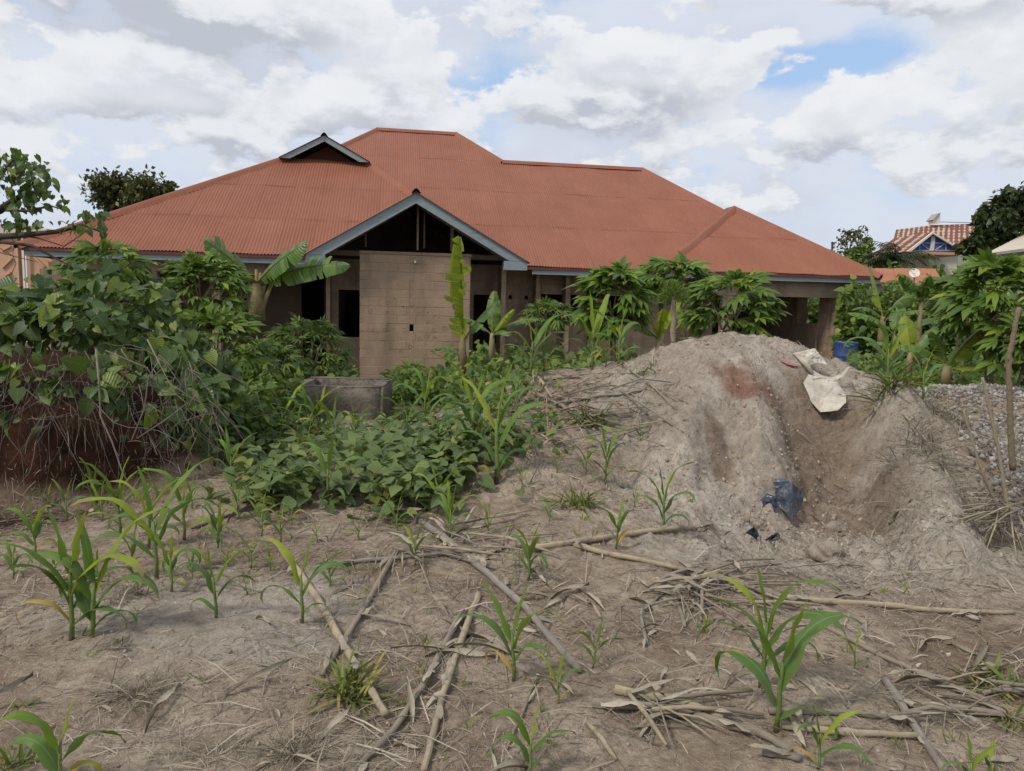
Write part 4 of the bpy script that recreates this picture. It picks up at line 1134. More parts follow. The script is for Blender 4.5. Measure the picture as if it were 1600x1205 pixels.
# ------------------------------------------------------------------ leaf shapes
def strip_leaf(Ln, Wd, e0, droop, rg, nseg=10, fold=0.25, wave=0.12, twist=0.3, side=0.0, kind='maize'):
    """long arching blade starting at the origin towards +X; returns a MB part"""
    v = []; uv = []; f = []
    p = Vector((0, 0, 0)); el = e0; ds_ = Ln / nseg; az = 0.0
    tw0 = rg.uniform(-0.2, 0.2); ph1, ph2 = rg.uniform(0, 6), rg.uniform(0, 6); fr = rg.uniform(1.6, 2.8)
    for i in range(nseg + 1):
        s = i / nseg
        w = Wd * min(1.0, (0.34 + s * 4.2)) * (1 - s ** 2.2) ** 0.75 if i < nseg else Wd * 0.02
        d = Vector((math.cos(el) * math.cos(az), math.cos(el) * math.sin(az), math.sin(el)))
        lat = Vector((-math.sin(az), math.cos(az), 0)); nrm = d.cross(lat) * -1
        a = tw0 + twist * s
        la = lat * math.cos(a) + nrm * math.sin(a); na = nrm * math.cos(a) - lat * math.sin(a)
        fo = fold * (1 - 0.7 * s)
        wv = wave * Wd
        v += [p - la * w / 2 + na * (fo * w + wv * math.sin(fr * 6.28 * s + ph1)), p, p + la * w / 2 + na * (fo * w + wv * math.sin(fr * 6.28 * s + ph2))]
        uv += [(0, s), (0.5, s), (1, s)]
        if i < nseg:
            k = i * 3; f += [(k, k + 3, k + 4, k + 1), (k + 1, k + 4, k + 5, k + 2)]
        p = p + d * ds_
        el -= droop / nseg * (0.35 + 1.7 * s); az += side / nseg
    return v, f, uv

def maize(px, py, top, label, n=8, lean=0.0, hue=0, seed=0, group='young maize plants in the field', Y=None, wide=1.0, face=None, stems=1, droop=1.0, zoff=0.0):
    base = ground_at(px, py) if Y is None else at(px, py, Y)
    Yb = base.y
    Hh = (py - top) * mpp(Yb) * 1.12
    rg = random.Random(seed * 131 + 7)
    root = thing('maize_plant', base - Vector((0, 0, 0.015)), label, 'maize plant', group)
    for st in range(stems):
        offx = 0.0 if st == 0 else rg.choice((-1, 1)) * rg.uniform(0.04, 0.09) * Hh / 0.5
        hs = Hh * (0.52 if st == 0 else 0.46)
        ln = Vector((lean + rg.uniform(-0.05, 0.05), rg.uniform(-0.06, 0.06), 0)) * Hh
        top_p = Vector((offx * 1.3, 0, 0)) + ln * 0.5 + Vector((0, 0, hs))
        b0 = Vector((offx, 0, 0))
        r0 = max(0.004, Hh * 0.017)
        pts = [b0, b0.lerp(top_p, 0.33) + Vector((0.004, 0, 0)), b0.lerp(top_p, 0.66), top_p]
        m = MB(); m.tube(pts, [r0 * 1.05, r0, r0 * 0.95, r0 * 0.7], 7, 0)
        m.tube([b0 - Vector((0, 0, 0.01)), b0.lerp(top_p, 0.14)], [r0 * 1.18, r0 * 1.1], 7, 1)
        m.build('stem', [M_['maize_stem'], M_['maize_foot']], root, True)
        n = max(4, n - 1) if n > 5 else n
        nl = n if st == 0 else max(5, n - 1)
        az0 = face if face is not None else rg.uniform(-0.5, 0.5)
        for i in range(nl):
            q = i / max(1, nl - 1)
            az = az0 + (math.pi if i % 2 else 0) + rg.uniform(-0.55, 0.55)
            h = 0.22 + 0.78 * q
            node = b0.lerp(top_p, h)
            Ll = Hh * (0.36 + 0.40 * math.sin(math.pi * min(1, 0.12 + 0.62 * q))) * rg.uniform(0.9, 1.15)
            e0 = math.radians(58 + 24 * q ** 0.8 + rg.uniform(-10, 10))
            dr = (3.1 - 1.5 * q) * rg.uniform(0.8, 1.2) * droop
            if q > 0.85: Ll = (Hh - node.z) * rg.uniform(0.98, 1.08); e0 = math.radians(rg.uniform(76, 86)); dr = rg.uniform(0.15, 0.5)
            elif q > 0.68 and rg.random() < 0.6: dr *= 0.6; e0 = math.radians(rg.uniform(62, 76))
            Wl = max(0.018, Ll * rg.uniform(0.105, 0.145)) * wide
            v, f, uv = strip_leaf(Ll, Wl, e0, dr, rg, 10, fold=0.35 if q > 0.7 else 0.22, twist=rg.uniform(-0.9, 0.9), side=rg.uniform(-0.5, 0.5))
            m = MB(); m.add(v, f, uv)
            mt = M_['maize'] if (q > 0.5) else M_['maize_old']
            if hue == 1: mt = M_['maize'] if q < 0.85 else M_['maize']
            if q < 0.16 and rg.random() < 0.35 + 0.4 * (hue == 2): mt = M_['maize_dry']
            o = m.build('leaf', mt, root, True, loc=node)
            o.rotation_euler = (0, 0, az)
    return root

def heart(fold=0.18, droop=0.25, wid=0.42, notch=True):
    ys = [0.0, 0.22, 0.48, 0.75, 1.0]
    ws = [0.55 * wid, wid, wid * 0.88, wid * 0.47, 0.0]
    yo = [-0.16 if notch else 0.02, -0.02, 0, 0, 0]
    v = []; uv = []
    for y, w, o in zip(ys, ws, yo):
        z = -droop * y * y
        v += [(-w, y + o, z + fold * w - 0.10 * w * w * 4 * fold), (0, y, z), (w, y + o, z + fold * w)]
        uv += [(0.5 - w / wid * 0.5, y), (0.5, y), (0.5 + w / wid * 0.5, y)]
    f = []
    for i in range(4):
        k = i * 3; f += [(k, k + 3, k + 4, k + 1)[::-1], (k + 1, k + 4, k + 5, k + 2)[::-1]]
    return v, f, uv
def blade4(w=0.16, droop=0.3, fold=0.2, n=4):
    v = []; uv = []; f = []
    for i in range(n + 1):
        s = i / n; ww = w * (math.sin(math.pi * min(1, s * 0.93 + 0.05)) ** 0.8) if i < n else 0.0
        z = -droop * s * s
        v += [(-ww, s, z + fold * ww), (0, s, z), (ww, s, z + fold * ww)]; uv += [(0, s), (0.5, s), (1, s)]
    for i in range(n):
        k = i * 3; f += [(k, k + 1, k + 4, k + 3), (k + 1, k + 2, k + 5, k + 4)]
    return v, f, uv
def palmate(rg, nl=7, w=0.15, droop=0.45, pet=0.55):
    """hand shaped leaf; petiole from origin along +Y, leaflets beyond"""
    m = MB()
    tip = Vector((0, pet, pet * 0.18))
    m.tube([(0, 0, 0), (0, pet * 0.5, pet * 0.14), tip], [0.016, 0.012, 0.010], 4, 1, False)
    for i in range(nl):
        a = (i - (nl - 1) / 2) * (2.15 * 2 / (nl - 1)) * 0.62 * rg.uniform(0.93, 1.07)
        ln = (1 - 0.32 * abs(i - (nl - 1) / 2) / ((nl - 1) / 2)) * rg.uniform(0.9, 1.08)
        v, f, uv = blade4(w * rg.uniform(0.9, 1.1) * 1.0, droop * rg.uniform(0.7, 1.3), 0.2, 3)
        R = Matrix.Rotation(-a, 3, 'Z')
        m.add([tip + R @ (Vector(p) * ln) for p in v], f, uv)
    return m
RG = random.Random(11)
PAL = [palmate(RG, nl, w, dr_).mesh('leaf', [M_['cassava'], M_['petiole']], True) for nl, w, dr_ in ((5, 0.19, 0.4), (7, 0.155, 0.5), (5, 0.20, 0.7), (7, 0.16, 0.8), (6, 0.17, 0.35))]
PALN = [palmate(RG, nl, w, dr_).mesh('leaf', [M_['cassava_far'], M_['petiole']], True) for nl, w, dr_ in ((7, 0.085, 0.4), (7, 0.10, 0.6), (5, 0.11, 0.5))]
def one_mesh(name, vfu, mat):
    m = MB(); m.add(*vfu); return m.mesh(name, mat, True)
HEARTS = [one_mesh('leaf', heart(fo, d_, w_), M_['vine']) for fo, d_, w_ in ((0.2, 0.2, 0.44), (0.35, 0.3, 0.40), (0.1, 0.35, 0.46), (0.5, 0.15, 0.42), (0.25, 0.5, 0.40))]
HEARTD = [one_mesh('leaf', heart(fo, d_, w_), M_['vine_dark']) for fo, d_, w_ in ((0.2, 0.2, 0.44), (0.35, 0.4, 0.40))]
BEANS = [one_mesh('leaf', heart(fo, d_, w_, False), M_['bean']) for fo, d_, w_ in ((0.2, 0.2, 0.42), (0.35, 0.3, 0.38), (0.1, 0.35, 0.44), (0.45, 0.15, 0.36))]
def rdir(rg): 
    while True:
        v = Vector((rg.uniform(-1, 1), rg.uniform(-1, 1), rg.uniform(-1, 1)))
        if 0.05 < v.length < 1: return v.normalized()

def cassava(px, py, w, h, Y, label, nleaf=90, lf=0.20, narrow=False, group=None, stems=3, zb=None, seed=0, name='cassava_plant', cat='cassava plant', low=0.0):
    nleaf = int(nleaf * 1.6)
    """crown centre in the picture, crown width and height in photo pixels, metres ahead"""
    rg = random.Random(seed * 77 + 5)
    c = at(px, py, Y); k = mpp(Y)
    rx, rz = w * k / 2, h * k / 2
    z0 = hz1(c.x, c.y) if zb is None else zb
    root = thing(name, (c.x, c.y, z0), label, cat, group)
    cc = Vector((0, 0, c.z - z0))
    tips = []
    for s in range(stems):
        m = MB()
        b0 = Vector((rg.uniform(-0.1, 0.1), rg.uniform(-0.1, 0.1), -0.05))
        mid = Vector((rg.uniform(-0.3, 0.3) * rx, rg.uniform(-0.3, 0.3) * rx, (cc.z - rz * 0.6)))
        m.tube([b0, b0.lerp(mid, 0.5) + Vector((0.02, 0, 0)), mid], [0.022, 0.019, 0.016], 6)
        for q in range(2 + (s == 0)):
            an = rg.uniform(0, 6.28); rr_ = rg.uniform(0.2, 0.75)
            tp_ = cc + Vector((math.cos(an) * rx * rr_, math.sin(an) * rx * rr_, rz * rg.uniform(0.1, 0.75)))
            m.tube([mid, mid.lerp(tp_, 0.5) + Vector((0, 0, 0.03)), tp_], [0.014, 0.011, 0.007], 5)
            tips.append((mid, tp_))
        m.build('stem', M_['cassava_stem'], root, True)
    meshes = PALN if narrow else PAL
    for i in range(nleaf):
        d = rdir(rg)
        if d.z < -0.55 and rg.random() < 0.7: d.z *= -1
        rr_ = rg.uniform(0.55, 1.0) ** 0.7
        p = cc + Vector((d.x * rx * rr_, d.y * rx * 0.9 * rr_, d.z * rz * rr_))
        p.z += low * 0
        out_ = Vector((d.x, d.y, 0.15 + 0.35 * d.z)) + Vector((rg.uniform(-0.4, 0.4), rg.uniform(-0.4, 0.4), rg.uniform(-0.25, 0.15)))
        nh = Vector((d.x * 0.5, d.y * 0.5 - 0.25, 1.0)) + rdir(rg) * 0.35
        s = lf * rg.uniform(0.7, 1.25)
        q = p - out_.normalized() * s * 0.55
        inst('leaf', rg.choice(meshes), root, xf(q, out_, nh, s))
    return root

def banana_leaf(Ln, Wd, e0, droop, rg, pet=0.12, tears=4, hang=0.5, mat=0, curl=0.0, side=0.0):
    """midrib plus two torn blade halves"""
    n = 16; m = MB()
    p = Vector((0, 0, 0)); el = e0; az = 0; P = []; Dv = []
    for i in range(n + 1):
        P.append(p.copy()); d = Vector((math.cos(el) * math.cos(az), math.cos(el) * math.sin(az), math.sin(el))); Dv.append(d)
        p = p + d * (Ln / n); el -= droop / n * (0.3 + 1.5 * i / n); az += side / n
    ip = max(1, int(round(pet * n)))
    m.tube(P[:n + 1:2] if n % 2 == 0 else P, [0.022 * (1 - 0.85 * i / (n / 2)) * Wd / 0.5 + 0.003 for i in range(n // 2 + 1)], 5, 1, False)
    for sd_ in (-1, 1):
        cuts = set(rg.sample(range(ip + 1, n), min(tears, n - ip - 2))) if tears else set()
        h0 = hang * rg.uniform(0.7, 1.3); prev = None
        for i in range(ip, n + 1):
            s = (i - ip) / (n - ip)
            w = Wd / 2 * (math.sin(math.pi * min(1, 0.10 + 0.86 * s)) ** 0.55) if i < n else Wd * 0.05
            if i == ip: w = Wd * 0.12
            d = Dv[i]; lat = Vector((-d.y, d.x, 0)); lat = lat.normalized() if lat.length > 1e-3 else Vector((0, 1, 0))
            lat = lat * sd_; nrm = Vector((0, 0, 1)) - d * d.z
            nrm = nrm.normalized() if nrm.length > 0.05 else Vector((-1, 0, 0))
            def sec(hh, sh):
                r1 = P[i] + (lat * math.cos(hh * 0.6) - nrm * math.sin(hh * 0.6) * 1) * (w * 0.5) + d * (sh * 0.4) + nrm * 0.004
                r2 = r1 + (lat * math.cos(hh * 1.4) - nrm * math.sin(hh * 1.4)) * (w * 0.5) + d * sh
                return [P[i] + nrm * 0.004, r1, r2]
            rip = 0.02 * math.sin(i * 2.3 + sd_)
            cur = sec(h0 + rip, 0.0 + 0.03 * Wd)
            if prev is not None:
                m.add(prev + cur, [(0, 3, 4, 1), (1, 4, 5, 2)] if sd_ > 0 else [(0, 1, 4, 3), (1, 2, 5, 4)],
                      [(0.5, pv), (0.75 if sd_ > 0 else 0.25, pv), (1.0 if sd_ > 0 else 0, pv), (0.5, s), (0.75 if sd_ > 0 else 0.25, s), (1.0 if sd_ > 0 else 0, s)], 0)
            if i in cuts:
                h0 = hang * rg.uniform(0.5, 1.7); cur = sec(h0 + rip, 0.10 * Wd * rg.uniform(0.4, 1.3))
            prev = cur; pv = s
    return m

def banana(px, py, Y, label, leaves, stem_h, stem_r=0.07, zb=None, seed=0, lean=(0, 0), group=None, name='banana_plant', fruit=None, lime=False):
    """leaves: (azimuth in the picture plane deg, 0 = right, 180 = left, 90 = away, 270 = towards us; elevation deg; length m; droop; width m; height fraction; lime?)"""
    rg = random.Random(seed * 53 + 3)
    b = at(px, py, Y) if zb is None else Vector((at(px, py, Y).x, Y, zb))
    root = thing(name, b, label, 'banana plant', group)
    tp_ = Vector((lean[0], lean[1], stem_h))
    m = MB(); m.tube([(0, 0, -0.1), tp_ * 0.5, tp_], [stem_r, stem_r * 0.85, stem_r * 0.55], 9)
    m.build('stem', M_['banana_stem'], root, True)
    for lf in leaves:
        az, e, ln, dr_, wd, hf = lf[:6]; lm = lime or (len(lf) > 6 and lf[6])
        m = banana_leaf(ln, wd, math.radians(e), dr_, rg, pet=rg.uniform(0.10, 0.18), tears=lf[8] if len(lf) > 8 else rg.randint(2, 6), hang=lf[7] if len(lf) > 7 else rg.uniform(0.25, 0.7), side=rg.uniform(-0.2, 0.2))
        o = m.build('leaf', [M_['banana_lime' if lm else 'banana'], M_['petiole'] if not lm else M_['banana_lime']], root, True, loc=tp_ * hf)
        o.rotation_euler = (math.radians(lf[9]) if len(lf) > 9 else 0, 0, math.radians(az))
    if fruit:
        fr = MB(); dv_ = Vector(fruit[:3]); ln = fruit[3]
        fr.tube([tp_ * 0.95, tp_ * 0.95 + dv_ * 0.6 + Vector((0, 0, 0.1)), tp_ * 0.95 + dv_], [0.03, 0.025, 0.02], 6, 1)
        bn = root
        o = fr.build('fruit_stalk', [M_['petiole'], M_['petiole']], bn, True)
        c0_ = tp_ * 0.95 + dv_
        for r in range(6):
            for k in range(9):
                an = 2 * math.pi * k / 9 + r * 0.3; z = -ln * r / 6
                d = Vector((math.cos(an), math.sin(an), 0)); rr_ = 0.035 + 0.02 * math.sin(math.pi * r / 5)
                q = MB(); a0 = c0_ + Vector((0, 0, z)) + d * 0.02
                q.tube([a0, a0 + d * (0.05 + rr_) + Vector((0, 0, 0.01)), a0 + d * (0.06 + rr_) + Vector((0, 0, 0.085))], [0.012, 0.020, 0.010], 5)
                q.build('banana', M_['banana_fruit'], o, True)
    return root

def tree(name, label, base, blobs, lsize, n, mat, seed=0, trunk_r=0.2, cat='tree', clumps=10, tight=0.33, group=None, twigs=True):
    """blobs: (centre, rx, rz) in world coordinates"""
    rg = random.Random(seed); g = np.random.default_rng(seed)
    base = Vector(base)
    root = thing(name, base, label, cat, group)
    cs = sum((Vector(b_[0]) for b_ in blobs), Vector()) / len(blobs) - base
    m = MB(); fork = Vector((cs.x * 0.35, cs.y * 0.35, cs.z * 0.52))
    m.tube([(0, 0, -0.3), fork * 0.5, fork], [trunk_r, trunk_r * 0.8, trunk_r * 0.62], 9)
    K_ = []
    for bc, rx, rz in blobs:
        bc = Vector(bc) - base
        mid = fork.lerp(bc, 0.55) + Vector((rg.uniform(-0.2, 0.2), 0, rg.uniform(0, 0.3))) * rx * 0.5
        m.tube([fork, mid, bc], [trunk_r * 0.5, trunk_r * 0.3, trunk_r * 0.14], 6)
        for _ in range(clumps):
            d = rdir(rg); q = bc + Vector((d.x * rx, d.y * rx, d.z * rz)) * rg.uniform(0.6, 1.0)
            K_.append((q, rx))
            if twigs: m.tube([mid.lerp(bc, rg.uniform(0.3, 1)), bc.lerp(q, 0.55) + rdir(rg) * 0.1 * rx, q], [trunk_r * 0.16, trunk_r * 0.09, trunk_r * 0.04], 4)
    m.build('trunk', M_['bark'], root, True)
    v, f, uv = blade4(0.3, 0.2, 0.2, 2)
    Ms = np.empty((n, 4, 4))
    for i in range(n):
        q, rx = rg.choice(K_)
        p = q + Vector((rg.gauss(0, 1), rg.gauss(0, 1), rg.gauss(0, 0.8))) * rx * tight
        Ms[i] = np.array(xf(p, rdir(rg) + Vector((0, 0, -0.35)), rdir(rg) + Vector((0, 0, 0.8)), lsize * rg.uniform(0.6, 1.3)))
    o = scatter('crown', (v, f), M_[mat], Ms, root, kind=None, uv=uv)
    return root

# ------------------------------------------------------------------ far trees and greenery
def wp(px, py, Y): return at(px, py, Y)
def blobs_px(lst, Y):
    return [(wp(x, y, Y + dy), r * mpp(Y), rz_ * mpp(Y)) for x, y, r, rz_, dy in lst]
tree('round_crowned_tree', 'dark sparse tree rising behind the left slope of the red roof', (wp(205, 470, 48).x, 48, -0.4),
     blobs_px([(160, 292, 26, 16, 0), (195, 290, 26, 18, 1), (235, 296, 26, 20, -1), (262, 305, 18, 20, 0), (175, 318, 26, 16, 1), (215, 315, 22, 16, 0)], 48), 0.32, 3600, 'tree_olive', 3, 0.3, clumps=12, tight=0.30)
tree('dense_tree', 'tall dark dense tree at the right edge behind the striped roof', (wp(1590, 480, 36).x, 36, -0.4),
     blobs_px([(1556, 345, 22, 22, 0), (1580, 325, 26, 24, 0), (1605, 310, 26, 22, 1), (1610, 350, 40, 30, 1), (1640, 330, 40, 40, 0), (1570, 372, 24, 16, 0), (1535, 372, 10, 8, -1), (1515, 385, 10, 8, -1)], 36), 0.34, 6000, 'tree_dark', 4, 0.35, clumps=16, tight=0.26)
tree('sparse_tree', 'thin airy tree beside the utility pole', (wp(1330, 470, 52).x, 52, -0.4),
     blobs_px([(1322, 372, 13, 14, 0), (1342, 365, 13, 12, 0), (1352, 380, 9, 9, 0), (1330, 392, 13, 12, 1)], 52), 0.22, 650, 'tree_olive', 5, 0.14, clumps=12, tight=0.34)
tree('green_bush', 'low green tree under the airy one at the roof end', (wp(1338, 470, 50).x, 50, -0.4),
     blobs_px([(1345, 400, 16, 17, 0), (1330, 412, 20, 14, 0), (1298, 408, 14, 11, 1)], 50), 0.3, 1500, 'cassava_far', 6, 0.1, cat='bush', clumps=8)
# oil palm: arching fronds
def palm(px, py, Y, r, label, seed):
    rg = random.Random(seed); c = wp(px, py, Y); z0 = -0.4
    root = thing('palm', (c.x, Y, z0), label, 'palm'); cc = Vector((0, 0, c.z - z0))
    m = MB(); m.tube([(0, 0, -0.2), cc], [0.28, 0.22], 9); m.build('trunk', M_['bark'], root, True)
    for i in range(26):
        az = rg.uniform(0, 6.28); el = math.radians(rg.uniform(0, 75)); ln = r * rg.uniform(0.8, 1.15)
        m = MB(); p = Vector((0, 0, 0)); e = el; pts = []
        for s in range(9):
            pts.append(p.copy()); p = p + Vector((math.cos(e), 0, math.sin(e))) * ln / 8; e -= 0.21
        m.tube(pts, [0.03, 0.028, 0.025, 0.022, 0.019, 0.016, 0.012, 0.009, 0.006], 4, 0, False)
        for s in range(1, 8):
            for h_ in (0, 0.5):
                q = pts[s].lerp(pts[min(8, s + 1)], h_)
                for sd_ in (-1, 1):
                    l_ = ln * 0.30 * (1 - abs(s - 3.5) / 8); w_ = 0.035
                    t_ = q + Vector((l_ * 0.45, sd_ * l_ * 0.8, -l_ * rg.uniform(0.3, 0.6)))
                    m.add([q, q.lerp(t_, 0.4) + Vector((w_, 0, 0.02)), t_, q.lerp(t_, 0.4) - Vector((w_, 0, -0.02))], [(0, 1, 2, 3)])
        o = m.build('frond', M_['tree_dark'], root, True, loc=cc); o.rotation_euler = (0, 0, az)
palm(1400, 408, 40, 2.0, 'dark bushy palm in front of the striped roof house', 8)
palm(1372, 412, 41, 1.3, 'smaller dark palm left of the bushy palm', 9)

def mass(name, label, regions, size, mat, seed, tmpl=None, kind='stuff', upb=0.6):
    """leaves filling boxes given as (px0, px1, ytop, Y0, Y1, n, zbottom)"""
    rg = random.Random(seed); Ms = []
    for px0, px1, yt, Y0, Y1, n, zb in regions:
        for i in range(n):
            Y = rg.uniform(Y0, Y1); px = rg.uniform(px0, px1)
            jag = 10 * math.sin(px * 0.11 + seed) + 7 * math.sin(px * 0.37 + 2) + 5 * math.sin(px * 0.9 + Y)
            zt = at(px, yt + jag, (Y0 + Y1) / 2).z
            z = zb + (zt - zb) * rg.random() ** 0.7
            p = Vector((at(px, 480, Y).x, Y, z))
            Ms.append(np.array(xf(p, rdir(rg) + Vector((0, -0.3, -0.1)), rdir(rg) * upb + Vector((0, -0.3, 1)), size * rg.uniform(0.5, 1.4) * (Y / 12) ** 0.5)))
    v, f, uv = tmpl or heart(0.25, 0.3, 0.36, False)
    o = scatter(name, (v, f), M_[mat], np.array(Ms), None, kind, uv=uv)
    tag(o, label)
    return o
mass('undergrowth', 'dense green undergrowth behind the garden on the right', [(1310, 1640, 455, 19, 24, 11000, -0.4), (1300, 1700, 425, 34, 40, 6000, -0.4), (1180, 1340, 465, 28, 32, 6000, -0.4)], 0.15, 'cassava_far', 21)
mass('ground_cover', 'low green weeds in the yard before the house wall', [(360, 560, 575, 12.5, 15.5, 2600, -0.45), (600, 720, 585, 13.0, 15.0, 1100, -0.42), (700, 1000, 556, 9.5, 14.5, 3200, -0.35), (330, 470, 600, 9.5, 12.5, 2200, -0.35), (300, 420, 600, 7.6, 9.6, 1600, -0.1),
     (380, 450, 642, 8.0, 10.4, 350, -0.3), (1330, 1600, 560, 10.8, 16.0, 3800, -0.35)], 0.11, 'cassava_far', 22)

# ------------------------------------------------------------------ cassava and other bushes
cassava(168, 418, 120, 70, 9.6, 'cassava crown standing up behind the vine covered bank on the left', 42, 0.20, seed=1, stems=2)
cassava(318, 462, 140, 120, 10.2, 'leafy cassava bush left of the fruiting banana', 130, 0.19, seed=2, stems=3, group=None)
cassava(345, 545, 150, 120, 9.6, 'dense lower cassava bush below the fruiting banana', 110, 0.17, seed=3, stems=3)
cassava(478, 548, 130, 95, 13.6, 'fine leaved green shrub left of the concrete tank', 130, 0.21, True, seed=4, stems=4, name='shrub', cat='shrub')
cassava(420, 575, 110, 80, 12.6, 'pale green shrub right behind the vine thicket', 110, 0.19, True, seed=14, stems=4, name='shrub', cat='shrub')
cassava(958, 478, 108, 120, 11.2, 'cassava bush against the windows, left of the knobby stem', 95, 0.25, seed=5, stems=3)
cassava(1050, 440, 112, 66, 12.2, 'cassava crown just below the eave, behind the knobby stem', 70, 0.24, seed=6, stems=2)
cassava(1140, 484, 130, 104, 10.2, 'broad cassava bush behind the top of the sand heap', 88, 0.23, seed=7, stems=3)
cassava(858, 495, 80, 44, 15.5, 'small fine leaved shrub below the window piers', 90, 0.20, True, seed=8, stems=3, name='shrub', cat='shrub')
cassava(650, 588, 80, 36, 15.3, 'low shrub at the foot of the scratched wall', 60, 0.18, True, seed=9, stems=3, name='shrub', cat='shrub')
cassava(1560, 480, 150, 150, 9.8, 'large dark cassava bush at the right edge', 130, 0.24, seed=10, stems=3)
cassava(1500, 470, 90, 80, 12.5, 'cassava bush between the bananas on the right', 60, 0.24, seed=12, stems=2)
cassava(1592, 545, 90, 80, 9.2, 'low cassava branch hanging over the gravel heap', 45, 0.21, seed=13, stems=2)

# knobby stem with fine tuft
kb = at(1055, 548, 9.4); ks = thing('knobby_stem_plant', (kb.x, 9.4, hz1(kb.x, 9.4)), 'single scarred upright stem topped by a tuft of fine leaves', 'plant')
kt = at(1053, 462, 9.4) - ks.location
m = MB(); pts = [Vector((0, 0, -0.05)).lerp(kt, i / 12) + Vector((0.006 * (-1) ** i, 0, 0)) for i in range(13)]
m.tube(pts, [0.030 + 0.006 * (i % 2) for i in range(13)], 8); m.build('stem', M_['cassava_stem'], ks, True)
rg = random.Random(5); Ms = []
for i in range(900):
    d = rdir(rg); d.z = abs(d.z) * 0.9 - 0.15
    p = kt + Vector((d.x * 0.20, d.y * 0.20, d.z * 0.30)) * rg.uniform(0.2, 1) + Vector((0, 0, -0.05))
    Ms.append(np.array(xf(p, d + rdir(rg) * 0.5, rdir(rg), 0.07)))
v, f, uv = blade4(0.09, 0.1, 0.2, 2)
scatter('foliage', (v, f), M_['cassava_far'], np.array(Ms), ks, None, uv=uv)

# ------------------------------------------------------------------ bananas
banana(402, 492, 13.2, 'fruiting banana with torn leaves before the left veranda', [
    (175, 77, 1.25, 0.35, 0.62, 1.0, False, 0.35, 4, -55), (8, 56, 1.40, 0.5, 0.56, 1.0, False, 0.30, 5, 52), (2, 34, 1.85, 0.75, 0.56, 0.95, False, 0.35, 6, 50), (30, 70, 0.95, 0.9, 0.5, 1.0, False, 0.5, 4, 45),
    (205, 45, 0.75, 1.9, 0.40, 0.95, False, 0.9)], 0.55, 0.15, seed=1, fruit=(-0.30, -0.05, 0.05, 0.42))
b1 = bpy.data.objects['banana_plant']
rg = random.Random(3)
for k, (dx, dzz) in enumerate(((-0.32, 0.62), (-0.2, 0.72), (-0.02, 0.8), (0.16, 0.72), (0.28, 0.62), (0.05, 0.74))):
    m = MB(); m.tube([(0.03 * k - 0.08, 0, -0.05), (dx * 0.5, 0.02, dzz * 0.45), (dx, 0.04, dzz)], [0.05, 0.042, 0.024], 7); m.build('leaf_stalk', M_['banana_stem'], b1, True)
banana(722, 580, 11.2, 'young banana with one tall lime upright leaf before the scratched wall', [
    (250, 87, 1.75, 0.10, 0.60, 0.45, True, 1.0, 9), (25, 60, 0.9, 0.55, 0.36, 0.75, False, 0.6), (190, 45, 0.55, 1.7, 0.26, 0.35)], 0.55, 0.07, zb=None, seed=2)
banana(768, 560, 12.4, 'small dark banana right of the scratched wall', [(80, 84, 0.75, 0.1, 0.26, 0.9), (185, 45, 0.75, 1.1, 0.28, 0.9), (10, 38, 0.85, 0.9, 0.30, 0.9), (-20, 62, 0.6, 0.6, 0.26, 0.9, True), (300, 35, 0.6, 1.4, 0.25, 0.8)], 0.42, 0.06, seed=3)
banana(1028, 560, 11.0, 'pale stemmed young banana between the cassava bushes', [(170, 70, 0.8, 0.5, 0.24, 0.9, True), (20, 72, 0.85, 0.5, 0.24, 0.9, True), (260, 60, 0.7, 0.8, 0.24, 0.9, True), (200, 40, 0.7, 1.2, 0.22, 0.9)], 0.3, 0.06, seed=4)
banana(1072, 560, 11.3, 'small banana right of the knobby stem with upright pale leaves', [(150, 78, 0.8, 0.3, 0.22, 0.9, True), (30, 66, 0.8, 0.7, 0.24, 0.9), (340, 50, 0.7, 0.9, 0.22, 0.9)], 0.28, 0.05, seed=5)
banana(1376, 545, 17.0, 'banana just right of the house with an upright bright leaf', [(140, 76, 1.25, 0.15, 0.40, 0.9, True), (20, 50, 1.5, 1.0, 0.42, 0.9), (175, 50, 0.8, 1.6, 0.34, 0.85), (330, 30, 1.3, 1.3, 0.40, 0.85), (270, 45, 1.0, 1.4, 0.36, 0.8)], 0.75, 0.10, seed=6)
banana(1396, 560, 15.2, 'low banana with drooping blue green leaves behind the drum', [(10, 40, 1.2, 1.2, 0.36, 0.9), (170, 45, 1.1, 1.0, 0.36, 0.9), (250, 40, 0.9, 1.4, 0.34, 0.9), (60, 75, 0.8, 0.4, 0.32, 0.9)], 0.5, 0.09, seed=7)
banana(1432, 560, 12.6, 'banana with a bare trunk and torn hanging leaves under the dish', [(185, 70, 0.7, 1.3, 0.42, 1.0, False, 0.9), (20, 62, 0.75, 1.5, 0.42, 1.0, False, 0.9), (200, 20, 0.7, 1.6, 0.36, 1.0, False, 1.0), (-10, 20, 0.8, 1.5, 0.36, 1.0), (250, 66, 0.7, 1.3, 0.4, 1.0, False, 0.9)], 0.95, 0.055, seed=8)
banana(1478, 590, 9.9, 'low banana with one big yellow green leaf beside the gravel', [(20, 48, 1.0, 0.55, 0.44, 0.9, True, 0.5), (160, 45, 0.7, 1.2, 0.30, 0.9), (5, 15, 0.7, 0.6, 0.34, 0.6, True), (190, 70, 0.55, 0.6, 0.28, 0.9, False)], 0.16, 0.07, seed=9)
banana(1420, 575, 10.6, 'small banana with a round bluish leaf left of the yellow green one', [(170, 30, 0.62, 0.9, 0.34, 0.9), (15, 55, 0.6, 0.6, 0.30, 0.9), (90, 75, 0.6, 0.5, 0.28, 0.9, True)], 0.22, 0.05, seed=10)
